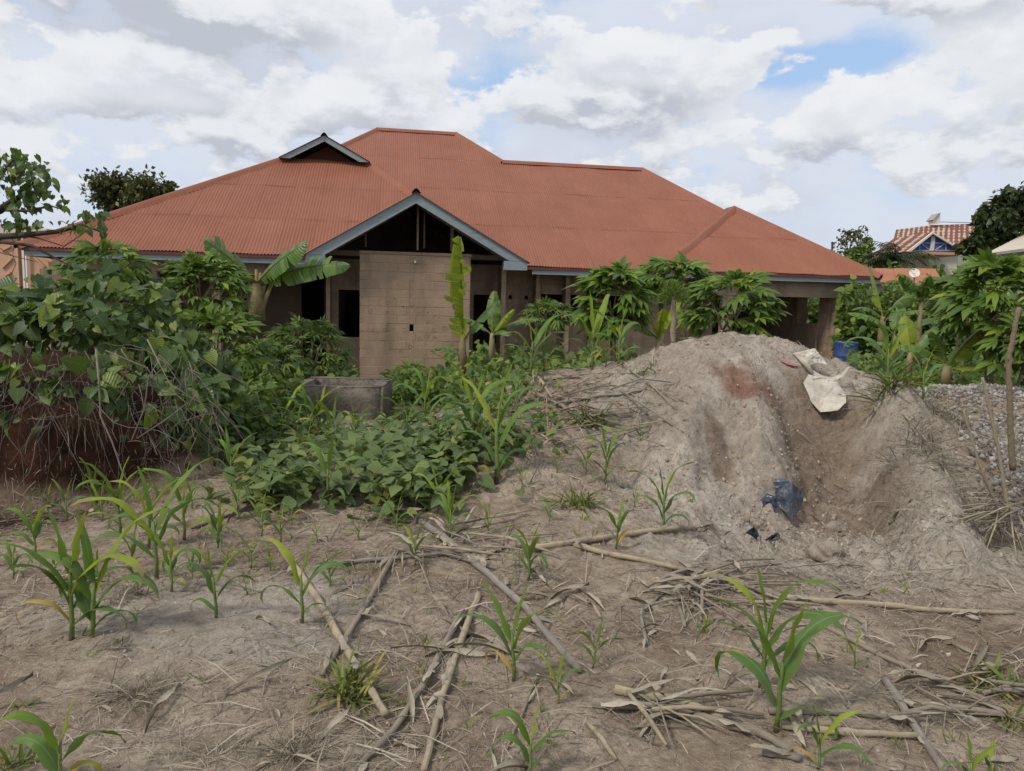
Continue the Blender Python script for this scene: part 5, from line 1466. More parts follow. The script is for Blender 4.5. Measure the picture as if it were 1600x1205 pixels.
banana(1518, 500, 21.0, 'tall far banana below the dark tree', [(85, 82, 1.9, 0.15, 0.62, 1.0), (150, 60, 1.9, 0.5, 0.55, 1.0), (168, 40, 1.9, 0.7, 0.55, 1.0), (15, 48, 1.9, 0.9, 0.55, 1.0), (0, 25, 1.7, 1.0, 0.55, 1.0), (265, 40, 1.4, 1.2, 0.5, 1.0)], 1.6, 0.14, seed=11, zb=-0.4)
banana(1592, 500, 18.0, 'far banana at the right edge under the pale roof', [(140, 60, 1.5, 0.5, 0.5, 1.0, True), (165, 45, 1.6, 0.8, 0.5, 1.0), (20, 60, 1.4, 0.6, 0.5, 1.0), (100, 80, 1.0, 0.3, 0.45, 1.0)], 1.75, 0.13, seed=12, zb=-0.4)
banana(1455, 500, 22.0, 'far banana showing one upright lime leaf beside the shed', [(95, 85, 1.1, 0.1, 0.42, 1.0, True, 0.3), (20, 40, 1.5, 1.0, 0.5, 1.0), (330, 35, 1.5, 1.0, 0.5, 1.0), (200, 30, 1.2, 1.3, 0.45, 1.0)], 1.7, 0.12, seed=13, zb=-0.4)
banana(1548, 560, 11.4, 'banana half hidden among the cassava at the right', [(170, 55, 1.0, 0.8, 0.36, 1.0), (120, 75, 0.9, 0.4, 0.36, 1.0), (20, 50, 0.9, 0.9, 0.36, 1.0, True)], 0.5, 0.08, seed=14)

# ------------------------------------------------------------------ branch reaching in from the left
lt = thing('vine_hung_tree', (at(-120, 470, 8.6).x, 8.6, 0.5), 'tree reaching in at the upper left with heart shaped vine leaves', 'tree')
o_ = Vector(lt.location)
def limb(name, pts, r0, r1, parent, org, Y, mat='bark', sides=6):
    P_ = [at(x, y, Y + (0 if len(q) < 1 else q[0])) - org for x, y, *q in pts]
    m = MB(); n = len(P_)
    m.tube(P_, [r0 + (r1 - r0) * i / (n - 1) for i in range(n)], sides)
    return m.build(name, M_[mat], parent, True)
limb('trunk', [(-120, 560), (-110, 480), (-90, 400), (-60, 350)], 0.13, 0.08, lt, o_, 8.6, sides=9)
for pts, a, b_ in (([(-90, 420), (-30, 372), (30, 368), (90, 362), (130, 352), (165, 365)], 0.05, 0.008), ([(-60, 352), (0, 328), (30, 308), (55, 280)], 0.06, 0.015), ([(-90, 400), (0, 378), (50, 384), (95, 408), (130, 425)], 0.028, 0.006),
                   ([(30, 368), (60, 372), (100, 385), (150, 352)], 0.012, 0.004), ([(-60, 350), (-10, 290), (20, 250)], 0.05, 0.01), ([(0, 328), (40, 330), (80, 322), (105, 330)], 0.02, 0.005), ([(0, 388), (20, 400), (25, 412), (18, 428)], 0.006, 0.003),
                   ([(10, 362), (22, 378), (20, 400)], 0.006, 0.003), ([(0, 395), (40, 405), (60, 410)], 0.007, 0.003), ([(95, 345), (110, 352), (120, 370)], 0.005, 0.003)):
    limb('branch', pts, a, b_, lt, o_, 8.6)
rg = random.Random(17); cnt = 0
for (cx, cy2, rx, ry, n) in ((18, 262, 48, 34, 105), (62, 278, 28, 28, 55), (30, 310, 60, 26, 75), (100, 318, 12, 18, 12), (140, 335, 22, 12, 20), (125, 355, 34, 12, 22), (160, 352, 8, 16, 10), (60, 350, 60, 10, 14), (20, 350, 40, 12, 24)):
    for i in range(n):
        d = rdir(rg); q = rg.uniform(0.3, 1)
        p = at(cx + d.x * rx * q, cy2 - d.z * ry * q, 8.6 + d.y * 0.3) - o_
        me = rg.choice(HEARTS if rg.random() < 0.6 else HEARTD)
        inst('leaf', me, lt, xf(p, Vector((d.x * 0.5, -0.2, -0.7)) + rdir(rg) * 0.6, Vector((d.x, -0.6, 0.7)) + rdir(rg) * 0.5, rg.uniform(0.05, 0.12)))

# ------------------------------------------------------------------ vine thicket on the red bank
vt_ = thing('vine_thicket', (-3.9, 7.2, 0.7), 'thicket of heart leaved vines with grey hanging roots over the red bank', 'vine thicket')
o_ = Vector(vt_.location); rg = random.Random(23)
VB = [ (305, 640, 45, 60, 6.8), (340, 640, 40, 40, 7.4), (330, 590, 50, 40, 7.6), (60, 480, 90, 50, 7.0), (150, 470, 80, 62, 7.1), (215, 500, 70, 70, 7.2), (20, 510, 70, 50, 6.7), (280, 560, 60, 60, 7.3), (110, 505, 90, 45, 6.7), (310, 625, 45, 50, 7.2), (230, 560, 80, 50, 6.9), (-50, 500, 80, 80, 6.9), (-50, 600, 40, 60, 6.7)]
big = []
VLOW = [(50, 610, 80, 60, 6.3), (150, 620, 80, 70, 6.32), (240, 640, 70, 70, 6.4), (300, 680, 40, 50, 6.5)]
for i in range(1150):
    bx, by, rx, ry, Y = rg.choice(VB) if i % 6 else rg.choice(VLOW)
    d = rdir(rg); d.y = -abs(d.y) * 0.9 + 0.1
    if d.z < -0.3 and rg.random() < 0.7: d.z *= -0.6
    k = mpp(Y)
    p = at(bx, by, Y) + Vector((d.x * rx * k, d.y * rx * k * 0.7, d.z * ry * k)) * rg.uniform(0.75, 1.05)
    lowr = d.z < 0.0
    sz = (0.055 + 0.15 * rg.random() ** 1.8) * (0.75 if lowr else 1.0)
    big.append((p, d, sz, lowr))
big.sort(key=lambda q: q[0].y)
rest = []
for i, (p, d, sz, lowr) in enumerate(big):
    M4 = xf(p - o_, Vector((d.x * 0.6, -0.5, -0.55 if lowr else -0.25)) + rdir(rg) * 0.55, Vector((d.x * 0.6, -0.6, 0.8)) + rdir(rg) * 0.8, sz)
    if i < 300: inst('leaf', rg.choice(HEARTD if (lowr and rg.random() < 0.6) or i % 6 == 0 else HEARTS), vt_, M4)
    else: rest.append(np.array(M4))
for i in range(3200):
    bx, by, rx, ry, Y = rg.choice(VB); d = rdir(rg); k = mpp(Y)
    p = at(bx, by, Y) + Vector((d.x * rx * k, 0.15 + d.y * rx * k * 0.7, d.z * ry * k)) * rg.uniform(0.3, 1.0)
    rest.append(np.array(xf(p - o_, Vector((d.x * 0.5, -0.4, -0.3)) + rdir(rg) * 0.7, Vector((d.x * 0.5, -0.5, 0.8)) + rdir(rg) * 0.5, rg.uniform(0.04, 0.10))))
for i in range(1100):
    bx, by, rx, ry, Y = rg.choice(((-130, 510, 80, 80, 6.9), (-130, 600, 70, 60, 6.6), (-260, 530, 90, 80, 6.9), (-380, 560, 90, 80, 6.9), (-260, 620, 80, 50, 6.6))); d = rdir(rg); k = mpp(Y)
    p = at(bx, by, Y) + Vector((d.x * rx * k, -abs(d.y) * rx * k * 0.6, d.z * ry * k)) * rg.uniform(0.6, 1.05)
    rest.append(np.array(xf(p - o_, Vector((d.x * 0.5, -0.4, -0.3)) + rdir(rg) * 0.7, Vector((d.x * 0.5, -0.5, 0.8)) + rdir(rg) * 0.5, rg.uniform(0.08, 0.2))))
hv = heart(0.25, 0.3, 0.42)
scatter('inner_leaves', hv[:2], M_['vine'], np.array(rest), vt_, 'stuff', uv=hv[2])
for i in range(180):
    x0 = rg.uniform(-10, 345); y0 = rg.uniform(545, 650) if rg.random() < 0.8 else rg.uniform(600, 660); ln = rg.uniform(30, 170)
    Y = 6.15 + rg.uniform(-0.12, 0.35)
    ang = rg.gauss(0, 0.5) if rg.random() < 0.75 else rg.gauss(0, 1.2)
    P_ = []; x, y = x0, y0
    for s in range(8):
        P_.append(at(x, y, Y + 0.05 * math.sin(s + i)) - o_); x += math.sin(ang) * ln / 7; y += math.cos(ang) * ln / 7; ang += rg.gauss(0, 0.22); ang *= 0.93
    m = MB(); r0 = rg.uniform(0.0018, 0.0048)
    m.tube(P_, [r0 * (1 - 0.08 * s) for s in range(8)], 4, 0, False); m.build('root', M_['root'], vt_, True)
for (pts, r0) in (([(150, 545), (155, 600), (157, 650), (175, 690), (192, 740), (215, 775)], 0.009), ([(165, 548), (230, 575), (275, 650)], 0.007), ([(215, 685), (260, 655), (295, 628)], 0.006),
                  ([(205, 690), (225, 640), (232, 590), (250, 560)], 0.006), ([(230, 530), (265, 600), (330, 640)], 0.006)):
    limb('root', pts, r0, r0 * 0.5, vt_, o_, 5.98, 'root', 5)

# ------------------------------------------------------------------ bean creeper in the middle
bt = thing('bean_creeper', ground_at(560, 760), 'broad patch of bean like creeper with soft green leaves among the maize', 'creeper')
o_ = Vector(bt.location); rg = random.Random(29)
sp_ = []
for i in range(2300):
    bx, by, rx, ry = rg.choice(((440, 735, 75, 40), (530, 705, 95, 42), (620, 680, 80, 36), (400, 690, 60, 30), (700, 690, 90, 40), (480, 670, 60, 18), (600, 715, 110, 50), (680, 690, 80, 45), (420, 770, 60, 30), (540, 760, 100, 40), (640, 775, 70, 30), (700, 740, 60, 30), (380, 690, 40, 40)))
    px, py = rg.gauss(bx, rx * 0.5), rg.gauss(by, ry * 0.5)
    g = ground_at(px, py + 12); hgt = rg.random() ** 0.8 * (0.26 if py > 690 else 0.14)
    sp_.append((g, hgt, rg.uniform(0.06, 0.15)))
sp_.sort(key=lambda q: -q[1] * q[2] / q[0].y)
rest = []
for i, (g, hgt, sz) in enumerate(sp_):
    az = rg.uniform(0, 6.28)
    M4 = xf(g + Vector((0, 0, hgt + 0.02)) - o_, Vector((math.cos(az), math.sin(az), rg.uniform(-0.5, 0.15))), Vector((rg.gauss(0, 0.35), rg.gauss(-0.25, 0.35), 1)), sz)
    if i < 300: inst('leaf', rg.choice(BEANS), bt, M4)
    else: rest.append(np.array(M4))
hv = heart(0.25, 0.3, 0.4, False)
scatter('lower_leaves', hv[:2], M_['bean'], np.array(rest), bt, 'stuff', uv=hv[2])
m = MB()
for i in range(140):
    g, hgt, sz = rg.choice(sp_); a = g - o_
    m.tube([a, a + Vector((rg.uniform(-0.06, 0.06), rg.uniform(-0.06, 0.06), hgt * 0.6)), a + Vector((rg.uniform(-0.15, 0.15), rg.uniform(-0.1, 0.1), hgt))], [0.003, 0.0025, 0.0015], 4, 0, False)
m.build('runners', M_['petiole'], bt, True)['kind'] = 'stuff'
# a lighter creeper climbing the slope right of it
ct = thing('light_creeper', ground_at(770, 700), 'sparse lime green creeper on the slope left of the sand heap', 'creeper'); o_ = Vector(ct.location)
for i in range(190):
    t_ = rg.random(); px = 690 + 120 * t_ + rg.gauss(0, 22); py = 640 - 40 * t_ + rg.gauss(0, 28)
    if rg.random() < 0.5: px, py = rg.gauss(800, 50), rg.gauss(660, 50)
    g = ground_at(px, py + 10)
    inst('leaf', rg.choice(BEANS), ct, xf(g + Vector((0, 0, rg.uniform(0.03, 0.22))) - o_, Vector((rg.uniform(-1, 1), rg.uniform(-1, 0.3), rg.uniform(-0.4, 0.1))), Vector((rg.gauss(0, 0.4), -0.3, 1)), rg.uniform(0.05, 0.12)))

# low weeds running up the slope between the creeper and the heap top
rg = random.Random(71); Ms = []
while len(Ms) < 1500:
    px, py = rg.uniform(600, 880), rg.uniform(572, 720)
    if rg.random() > max(0.06, 1.05 - (px - 620) / 250 + 0.5 * math.sin(px * 0.05 + py * 0.07)): continue
    g0 = ground_at(px, py)
    for _ in range(rg.randint(3, 7)):
        p = g0 + Vector((rg.gauss(0, 0.05), rg.gauss(0, 0.05), rg.uniform(0.01, 0.16)))
        Ms.append(np.array(xf(p, rdir(rg) + Vector((0, -0.2, 0.1)), Vector((rg.gauss(0, 0.5), -0.3, 1)), rg.uniform(0.03, 0.09))))
hv = heart(0.25, 0.3, 0.34, False)
tag(scatter('low_weeds', hv[:2], M_['cassava_far'], np.array(Ms), None, 'stuff', uv=hv[2]), 'low leafy weeds creeping up the left slope of the heap')
# ------------------------------------------------------------------ maize: base px, py, top, label, leaves, options
G2 = 'maize plants round the creeper and the tank'
G3 = 'maize plants along the top of the heap'
MAIZE = [
    (112, 1000, 795, 'biggest maize plant in front at the left with two stems', 9, dict(stems=2, seed=1, wide=1.1, lean=0.05)),
    (245, 905, 735, 'upright maize behind the big front pair, tall yellow green whorl', 7, dict(seed=2)),
    (188, 840, 715, 'maize at the foot of the red bank with long leaf arching left', 8, dict(seed=3, hue=1)),
    (232, 858, 728, 'maize with a spear like middle leaf by the red bank', 7, dict(seed=4)),
    (288, 845, 722, 'maize with two straight leaves forming a V by the bank', 6, dict(seed=5, hue=1)),
    (340, 858, 772, 'maize with drooping pale leaves left of the bean creeper', 8, dict(seed=6)),
    (268, 925, 820, 'yellowing maize with hanging leaves', 6, dict(seed=7, hue=2, droop=1.3)),
    (338, 966, 838, 'slender maize with leaves hanging to the left', 6, dict(seed=8, face=3.0)),
    (472, 974, 828, 'maize beside the pale crossing stalk with an arm reaching left', 6, dict(seed=9, stems=1)),
    (55, 868, 772, 'maize at the left edge below the bank', 7, dict(seed=10)),
    (160, 815, 740, 'small maize against the red bank', 6, dict(seed=11)),
    (408, 838, 768, 'small maize at the lower left of the creeper', 6, dict(seed=12)),
    (92, 1240, 1080, 'maize blade rising into view at the bottom left', 5, dict(seed=13, wide=1.5)),
    (515, 918, 850, 'small maize right of the pale stalk end', 7, dict(seed=14)),
    (512, 790, 680, 'maize standing in the middle of the bean creeper', 6, dict(seed=15, group=G2)),
    (648, 885, 808, 'small maize at the fork of the fallen stalks', 5, dict(seed=16)),
    (702, 842, 756, 'bushy small maize above the thick grey stalk', 9, dict(seed=17)),
    (826, 908, 814, 'maize in front of the long pale stalk', 8, dict(seed=18)),
    (962, 858, 775, 'small maize behind the pale stalk on the sand', 6, dict(seed=19)),
    (945, 755, 662, 'maize on the left slope of the sand heap', 7, dict(seed=20)),
    (1036, 830, 725, 'maize with outspread leaves at the foot of the heap', 7, dict(seed=21)),
    (915, 742, 690, 'tiny maize beside the one on the heap slope', 5, dict(seed=22)),
    (803, 1065, 912, 'maize with a long arching leaf right of the fallen poles', 7, dict(seed=23, face=2.8, lean=-0.05)),
    (872, 1100, 1015, 'small maize at the end of the thick grey stalk', 6, dict(seed=24)),
    (925, 1045, 960, 'spindly maize leaning right in the middle foreground', 5, dict(seed=25, lean=0.1)),
    (826, 1215, 1085, 'maize cut by the bottom edge with broad blades', 6, dict(seed=26, wide=1.4)),
    (1188, 1075, 868, 'tallest foreground maize at the right, drooping leaf on its left', 8, dict(seed=27, face=3.1, wide=1.1)),
    (1212, 1145, 915, 'maize with a long flat hanging leaf beside the tallest one', 6, dict(seed=28, wide=1.25)),
    (1334, 1045, 972, 'lime seedling with two leaves in the right foreground', 3, dict(seed=29, hue=1)),
    (1278, 1205, 1085, 'wide leaved maize at the bottom right with an arm to the left', 6, dict(seed=30, face=3.1, wide=1.1)),
    (1515, 1235, 1140, 'maize tip at the bottom edge on the far right', 4, dict(seed=31, wide=1.2)),
    (776, 756, 575, 'tallest maize in the middle on a dark bare stem', 8, dict(seed=32, group=G2, lean=-0.03, wide=0.75)),
    (735, 715, 565, 'maize with drooping blue leaves left of the tallest middle one', 8, dict(seed=33, group=G2, wide=0.75)),
    (662, 668, 572, 'maize before the low shrub at the scratched wall', 8, dict(seed=34, group=G2, wide=0.8)),
    (520, 700, 622, 'small maize in front of the tank corner', 6, dict(seed=35, group=G2)),
    (500, 690, 603, 'maize clump in front of the concrete tank', 9, dict(seed=36, group=G2, stems=2)),
    (440, 690, 606, 'maize left of the concrete tank', 7, dict(seed=37, group=G2)),
    (335, 728, 618, 'maize at the right foot of the vine thicket', 7, dict(seed=38, group=G2)),
    (690, 705, 640, 'short maize in the creeper left of the tallest middle one', 6, dict(seed=39, group=G2)),
    (590, 655, 615, 'low maize at the right corner of the tank', 6, dict(seed=40, group=G2)),
    (828, 590, 490, 'maize on the left end of the heap top', 7, dict(seed=41, group=G3)),
    (893, 576, 512, 'short maize between two taller ones on the heap top', 7, dict(seed=42, group=G3)),
    (925, 578, 468, 'maize with the longest leaf arching over on the heap top', 7, dict(seed=43, group=G3)),
    (966, 572, 478, 'maize next to the dark cassava on the heap top', 6, dict(seed=44, group=G3)),
    (946, 574, 520, 'pale small maize crowded between its neighbours on the heap top', 5, dict(seed=45, group=G3, hue=1)),
    (1385, 602, 498, 'maize on the right shoulder of the heap before the drum', 8, dict(seed=46, group=G3, wide=1.1)),
    (1442, 628, 545, 'maize at the edge of the gravel heap', 6, dict(seed=47, group=G3)),
    (620, 838, 770, 'maize at the lower right edge of the creeper', 6, dict(seed=48, group=G2)),
    (1100, 990, 955, 'little maize left of the tallest foreground one', 4, dict(seed=49)),
    (205, 890, 815, 'slim maize between the bank row and the yellowing one', 6, dict(seed=51)),
    (150, 790, 722, 'seedling close under the hanging roots', 5, dict(seed=52)),
    (300, 795, 738, 'seedling on the small mound by the thicket', 5, dict(seed=53, hue=1)),
    (372, 812, 752, 'seedling between the small mound and the creeper', 6, dict(seed=54)),
    (392, 888, 818, 'pale seedling before the lower left of the creeper', 6, dict(seed=55, hue=1)),
    (438, 848, 785, 'seedling at the top end of the yellow stalk', 6, dict(seed=56)),
    (104, 815, 748, 'bluish seedling against the left of the red bank', 5, dict(seed=57)),
    (562, 748, 690, 'seedling poking through the creeper, right of the standing one', 5, dict(seed=58, group=G2)),
    (480, 728, 660, 'maize at the back of the creeper below the tank', 6, dict(seed=59, group=G2)),
    (612, 700, 640, 'maize in the creeper right of the tank', 6, dict(seed=60, group=G2)),
    (762, 835, 785, 'seedling on bare soil right of the bushy small one', 5, dict(seed=61)),
    (684, 805, 725, 'maize with crossed leaves at the right end of the creeper', 7, dict(seed=62, group=G2)),
    (752, 712, 632, 'maize just below the tallest middle one', 6, dict(seed=63, group=G2, wide=0.8)),
    (806, 645, 585, 'maize on the slope under the left end of the heap top', 6, dict(seed=64, group=G2)),
    (858, 815, 768, 'tiny seedling below the weed tufts of the heap', 5, dict(seed=65)),
    (382, 712, 622, 'maize between the thicket and the tank, right of the thicket foot', 8, dict(seed=67, group=G2)),
    (418, 702, 636, 'maize before the pale shrub left of the tank', 7, dict(seed=68, group=G2)),
    (362, 760, 672, 'maize at the left upper edge of the creeper', 7, dict(seed=69, group=G2)),
    (466, 700, 634, 'narrow maize at the left corner of the tank', 6, dict(seed=70, group=G2)),
    (556, 690, 630, 'maize at the right front of the tank', 7, dict(seed=71, group=G2)),
    (636, 690, 612, 'maize between the tank and the low shrub', 7, dict(seed=72, group=G2)),
    (850, 582, 506, 'maize leaning left on the left end of the heap top', 6, dict(seed=73, group=G3, lean=-0.08)),
    (20, 905, 830, 'maize leaf cluster cut by the left edge', 5, dict(seed=66)),
    (1545, 1215, 1150, 'seedling at the bottom right corner', 3, dict(seed=50)),
]
for px, py, top_, label, n, kw in MAIZE: maize(px, py, top_, label, n, **kw)
SEEDLINGS = [
    (85, 905, 45, 'thin seedling just behind the two stemmed maize'), (152, 905, 50, 'thin seedling touching the right side of the two stemmed maize'),
    (215, 930, 40, 'thin seedling in front of the upright yellow green maize'), (300, 905, 48, 'thin seedling between the yellowing maize and the slender one'),
    (385, 930, 44, 'thin seedling midway between the slender maize and the yellow stalk'), (355, 885, 40, 'lone thin seedling behind the slender maize'),
    (422, 892, 44, 'thin seedling touching the top of the yellow stalk'), (75, 795, 40, 'thin seedling by the bank at the left edge'),
    (130, 772, 44, 'thin seedling right under the reddest part of the bank'), (245, 778, 44, 'thin seedling under the roots at the middle of the bank'),
    (325, 778, 46, 'thin seedling on the right flank of the small mound by the thicket'), (455, 822, 42, 'thin seedling at the front left rim of the creeper'),
    (495, 850, 46, 'thin seedling between the creeper front and the brown crossing stalk'), (560, 845, 40, 'thin seedling left of the top of the brown crossing stalk'),
    (850, 680, 40, 'thin seedling among stalks left of the maize on the heap slope'), (870, 740, 40, 'thin seedling below the scattered stalks of the left slope'),
    (1000, 690, 36, 'thin seedling in the gully at the left flank of the sand'), (815, 762, 42, 'thin seedling right of the creeper end on the bare slope'),
    (790, 690, 40, 'thin seedling in the lime green creeper'), (990, 792, 36, 'thin seedling left of the maize with outspread leaves')]
for i, (px, py, h, label) in enumerate(SEEDLINGS):
    maize(px, py, py - h, label, 4 + i % 2, seed=200 + i, group='thin maize seedlings', wide=0.85, hue=i % 2)

# ------------------------------------------------------------------ fallen dry stalks
def stalk(pts, w, label, mat='stalk', name='dry_stalk', seed=0, lift=0.0):
    rg = random.Random(seed + 900)
    G_ = [ground_at(x, y) for x, y in pts]
    n = max(8, int(sum((b - a).length for a, b in zip(G_, G_[1:])) / 0.045))
    P_ = []
    tot = len(G_) - 1
    r = w / 2
    for i in range(n + 1):
        s = i / n * tot; k = min(int(s), tot - 1); p = G_[k].lerp(G_[k + 1], s - k)
        P_.append(p)
    z = [hz1(p.x, p.y) for p in P_]
    # a stiff stalk rides on the high spots
    win = max(2, n // 5)
    zz = [max(0.004 + np.mean(z[max(0, i - win):i + win + 1]) + 0.2 * (max(z[max(0, i - win):i + win + 1]) - np.mean(z[max(0, i - win):i + win + 1])), z[i] - r * 0.3) for i in range(n + 1)]
    P_ = [Vector((p.x + rg.gauss(0, 0.0015), p.y + rg.gauss(0, 0.0015), h + r * 0.7 + lift)) for p, h in zip(P_, zz)]
    org = P_[n // 2].copy()
    m = MB(); rad = []
    ph = rg.randint(0, 4)
    for i in range(n + 1):
        node = ((i + ph) % 5 == 0)
        rad.append(r * (1.16 if node else 1.0) * (1 - 0.3 * i / n))
    m.tube([p - org for p in P_], rad, 8)
    o = m.build(name, M_[mat], None, True); o.location = org
    tag(o, label, 'dry stalk', 'fallen dry stalks')
    # shreds of sheath still clinging on
    for k in range(max(1, n // 7)):
        i = rg.randint(1, n - 2); d = (P_[i + 1] - P_[i]).normalized()
        a = P_[i] - org + Vector((rg.uniform(-r, r), rg.uniform(-r, r), r * 0.6))
        v, f, uv = strip_leaf(rg.uniform(0.08, 0.2), r * rg.uniform(1.2, 2.2), rg.uniform(0.0, 0.35), rg.uniform(0.5, 1.2), rg, 5, 0.3, 0.2)
        mm = MB(); mm.add(v, f, uv); q = mm.build('sheath', M_['husk'], o, True, loc=a); q.rotation_euler = (0, 0, math.atan2(d.y, d.x) + rg.choice((0, math.pi)) + rg.gauss(0, 0.3))
    return o
STALKS = [
    ([(437, 857), (500, 945), (548, 1030), (602, 1128)], 0.040, 'yellow stalk running down from the creeper to the grass tuft', 'stalk_pale'),
    ([(622, 858), (575, 945), (528, 1020), (503, 1062)], 0.032, 'brown stalk crossing over the yellow one', 'stalk'),
    ([(655, 815), (730, 875), (820, 955), (905, 1055)], 0.046, 'thick weathered grey stalk in the centre', 'stalk_grey'),
    ([(720, 962), (670, 1060), (620, 1140), (552, 1210)], 0.032, 'left of the two parallel stalks at the bottom', 'stalk'),
    ([(748, 932), (720, 1010), (690, 1100), (662, 1210)], 0.034, 'right of the two parallel stalks at the bottom', 'stalk_pale'),
    ([(835, 865), (950, 845), (1060, 832), (1112, 826)], 0.042, 'pale stalk with a dark tip at the foot of the sand heap', 'stalk_pale'),
    ([(895, 852), (960, 872), (1060, 895)], 0.036, 'stalk sloping down from the end of the pale one', 'stalk_pale'),
    ([(1060, 895), (1140, 912), (1250, 945)], 0.040, 'brown flattened stalk leading to the long straight one', 'stalk'),
    ([(1250, 946), (1400, 955), (1500, 960), (1585, 962)], 0.032, 'long straight pale stalk lying across at the right', 'stalk_pale'),
    ([(530, 888), (660, 872), (800, 858), (890, 852)], 0.026, 'long thin stalk crossing behind the thick grey one', 'stalk_grey'),
    ([(1270, 975), (1380, 1030), (1480, 1075), (1610, 1128)], 0.024, 'thin stalk running down to the right edge', 'stalk'),
    ([(1382, 1068), (1415, 1120), (1440, 1160), (1475, 1215)], 0.036, 'short pale stalk pointing at the bottom right', 'stalk_grey'),
    ([(1405, 1104), (1500, 1115), (1610, 1130)], 0.032, 'brown stalk with a pale end by the right edge', 'stalk'),
    ([(925, 1106), (1000, 1112), (1062, 1118)], 0.042, 'broken stub of stalk in the centre foreground', 'stalk'),
    ([(960, 1085), (1080, 1108), (1130, 1130)], 0.040, 'split pale stalk lying on the broken stub', 'stalk_pale'),
    ([(1085, 1124), (1180, 1152), (1235, 1180)], 0.036, 'stalk emerging from the straw heap toward the bottom', 'stalk'),
    ([(1220, 1140), (1330, 1152), (1432, 1158)], 0.030, 'horizontal stalk under the wide leaved maize', 'stalk_pale'),
    ([(1200, 1118), (1320, 1120), (1410, 1132)], 0.026, 'upper thin stalk behind the wide leaved maize', 'stalk'),
    ([(1190, 1180), (1250, 1192)], 0.036, 'stub of stalk at the bottom by the wide leaved maize', 'stalk_grey'),
    ([(850, 597), (905, 592)], 0.045, 'short thick stalk on top of the left shoulder', 'stalk_pale'),
    ([(830, 588), (862, 628)], 0.035, 'stalk hanging down from the left shoulder of the heap', 'stalk_pale'),
    ([(832, 615), (880, 640), (900, 650)], 0.035, 'stalk below the short thick one on the slope', 'stalk'),
    ([(880, 640), (960, 622), (1010, 610)], 0.030, 'brown stalk half buried along the slope', 'stalk_grey'),
    ([(1395, 606), (1500, 604), (1610, 606)], 0.045, 'long pole lying along the top of the gravel', 'stalk_grey'),
    ([(300, 830), (400, 790)], 0.03, 'thin stalk lying under the left maize row', 'stalk'),
    ([(1010, 1010), (1000, 960), (1040, 925)], 0.02, 'short twig near the straw tangle', 'stalk_grey'),
    ([(840, 1060), (790, 1180)], 0.014, 'thin straw crossing near the bottom maize', 'stalk'),
    ([(1055, 935), (1070, 985)], 0.028, 'upright broken piece at the straw tangle', 'stalk'),
    ([(1080, 890), (1095, 975)], 0.024, 'leaning broken piece beside the upright one', 'stalk_grey'),
]
for i, (pts, w, label, mt) in enumerate(STALKS): stalk(pts, w, label, mt, seed=i)

def stalk_pile(px, py, w, h, n, label, seed, lmin=60, lmax=170):
    rg = random.Random(seed + 70); c = ground_at(px, py)
    root = thing('stalk_pile', c, label, 'dry stalks', 'tangles of dry stalks')
    for i in range(n):
        x, y = px + rg.gauss(0, w / 2.5), py + rg.gauss(0, h / 2.5); an = rg.gauss(0.1, 0.5) if rg.random() < 0.7 else rg.uniform(-1.6, 1.6); ln = rg.uniform(lmin, lmax)
        a, b_ = ground_at(x, y), ground_at(x + math.cos(an) * ln, y + math.sin(an) * ln * 0.6)
        if (b_ - a).length > 1.2: continue
        md = (a + b_) / 2; md.z = max(md.z, hz1(md.x, md.y)) + 0.01
        r = rg.choice((0.003, 0.004, 0.006, 0.009)); m = MB(); ln *= 1.0
        up = Vector((0, 0, rg.uniform(0.004, 0.05)))
        m.tube([p - c + up for p in (a, a.lerp(md, 0.5), md, md.lerp(b_, 0.5), b_)], [r, r * 1.1, r, r * 1.05, r * 0.7], 6)
        m.build('stalk', M_[rg.choice(('stalk', 'stalk', 'stalk_pale', 'stalk_grey'))], root, True)
        if rg.random() < 0.5:
            v, f, uv = strip_leaf(rg.uniform(0.12, 0.32), rg.uniform(0.012, 0.03), rg.uniform(0, 0.5), rg.uniform(0.5, 1.5), rg, 6, 0.35, 0.25)
            mm = MB(); mm.add(v, f, uv); q = mm.build('husk', M_['husk'], root, True, loc=a - c + up); q.rotation_euler = (0, 0, rg.uniform(0, 6.28))
stalk_pile(880, 620, 130, 60, 34, 'tangle of dry stalks on the left shoulder of the heap', 1)
stalk_pile(860, 690, 110, 60, 16, 'scattered dry stalks lower on the left slope of the heap', 2)
stalk_pile(1090, 925, 110, 50, 30, 'dense tangle of dry stalks and husks left of the tallest foreground maize', 3)
stalk_pile(1000, 1120, 130, 40, 20, 'loose pile of broken stalk pieces in the centre foreground', 4, 60, 150)
stalk_pile(700, 860, 120, 40, 18, 'dry stalk litter under the front edge of the creeper', 5)
stalk_pile(1480, 1090, 140, 60, 14, 'scattered dry stalks at the right foreground', 6)

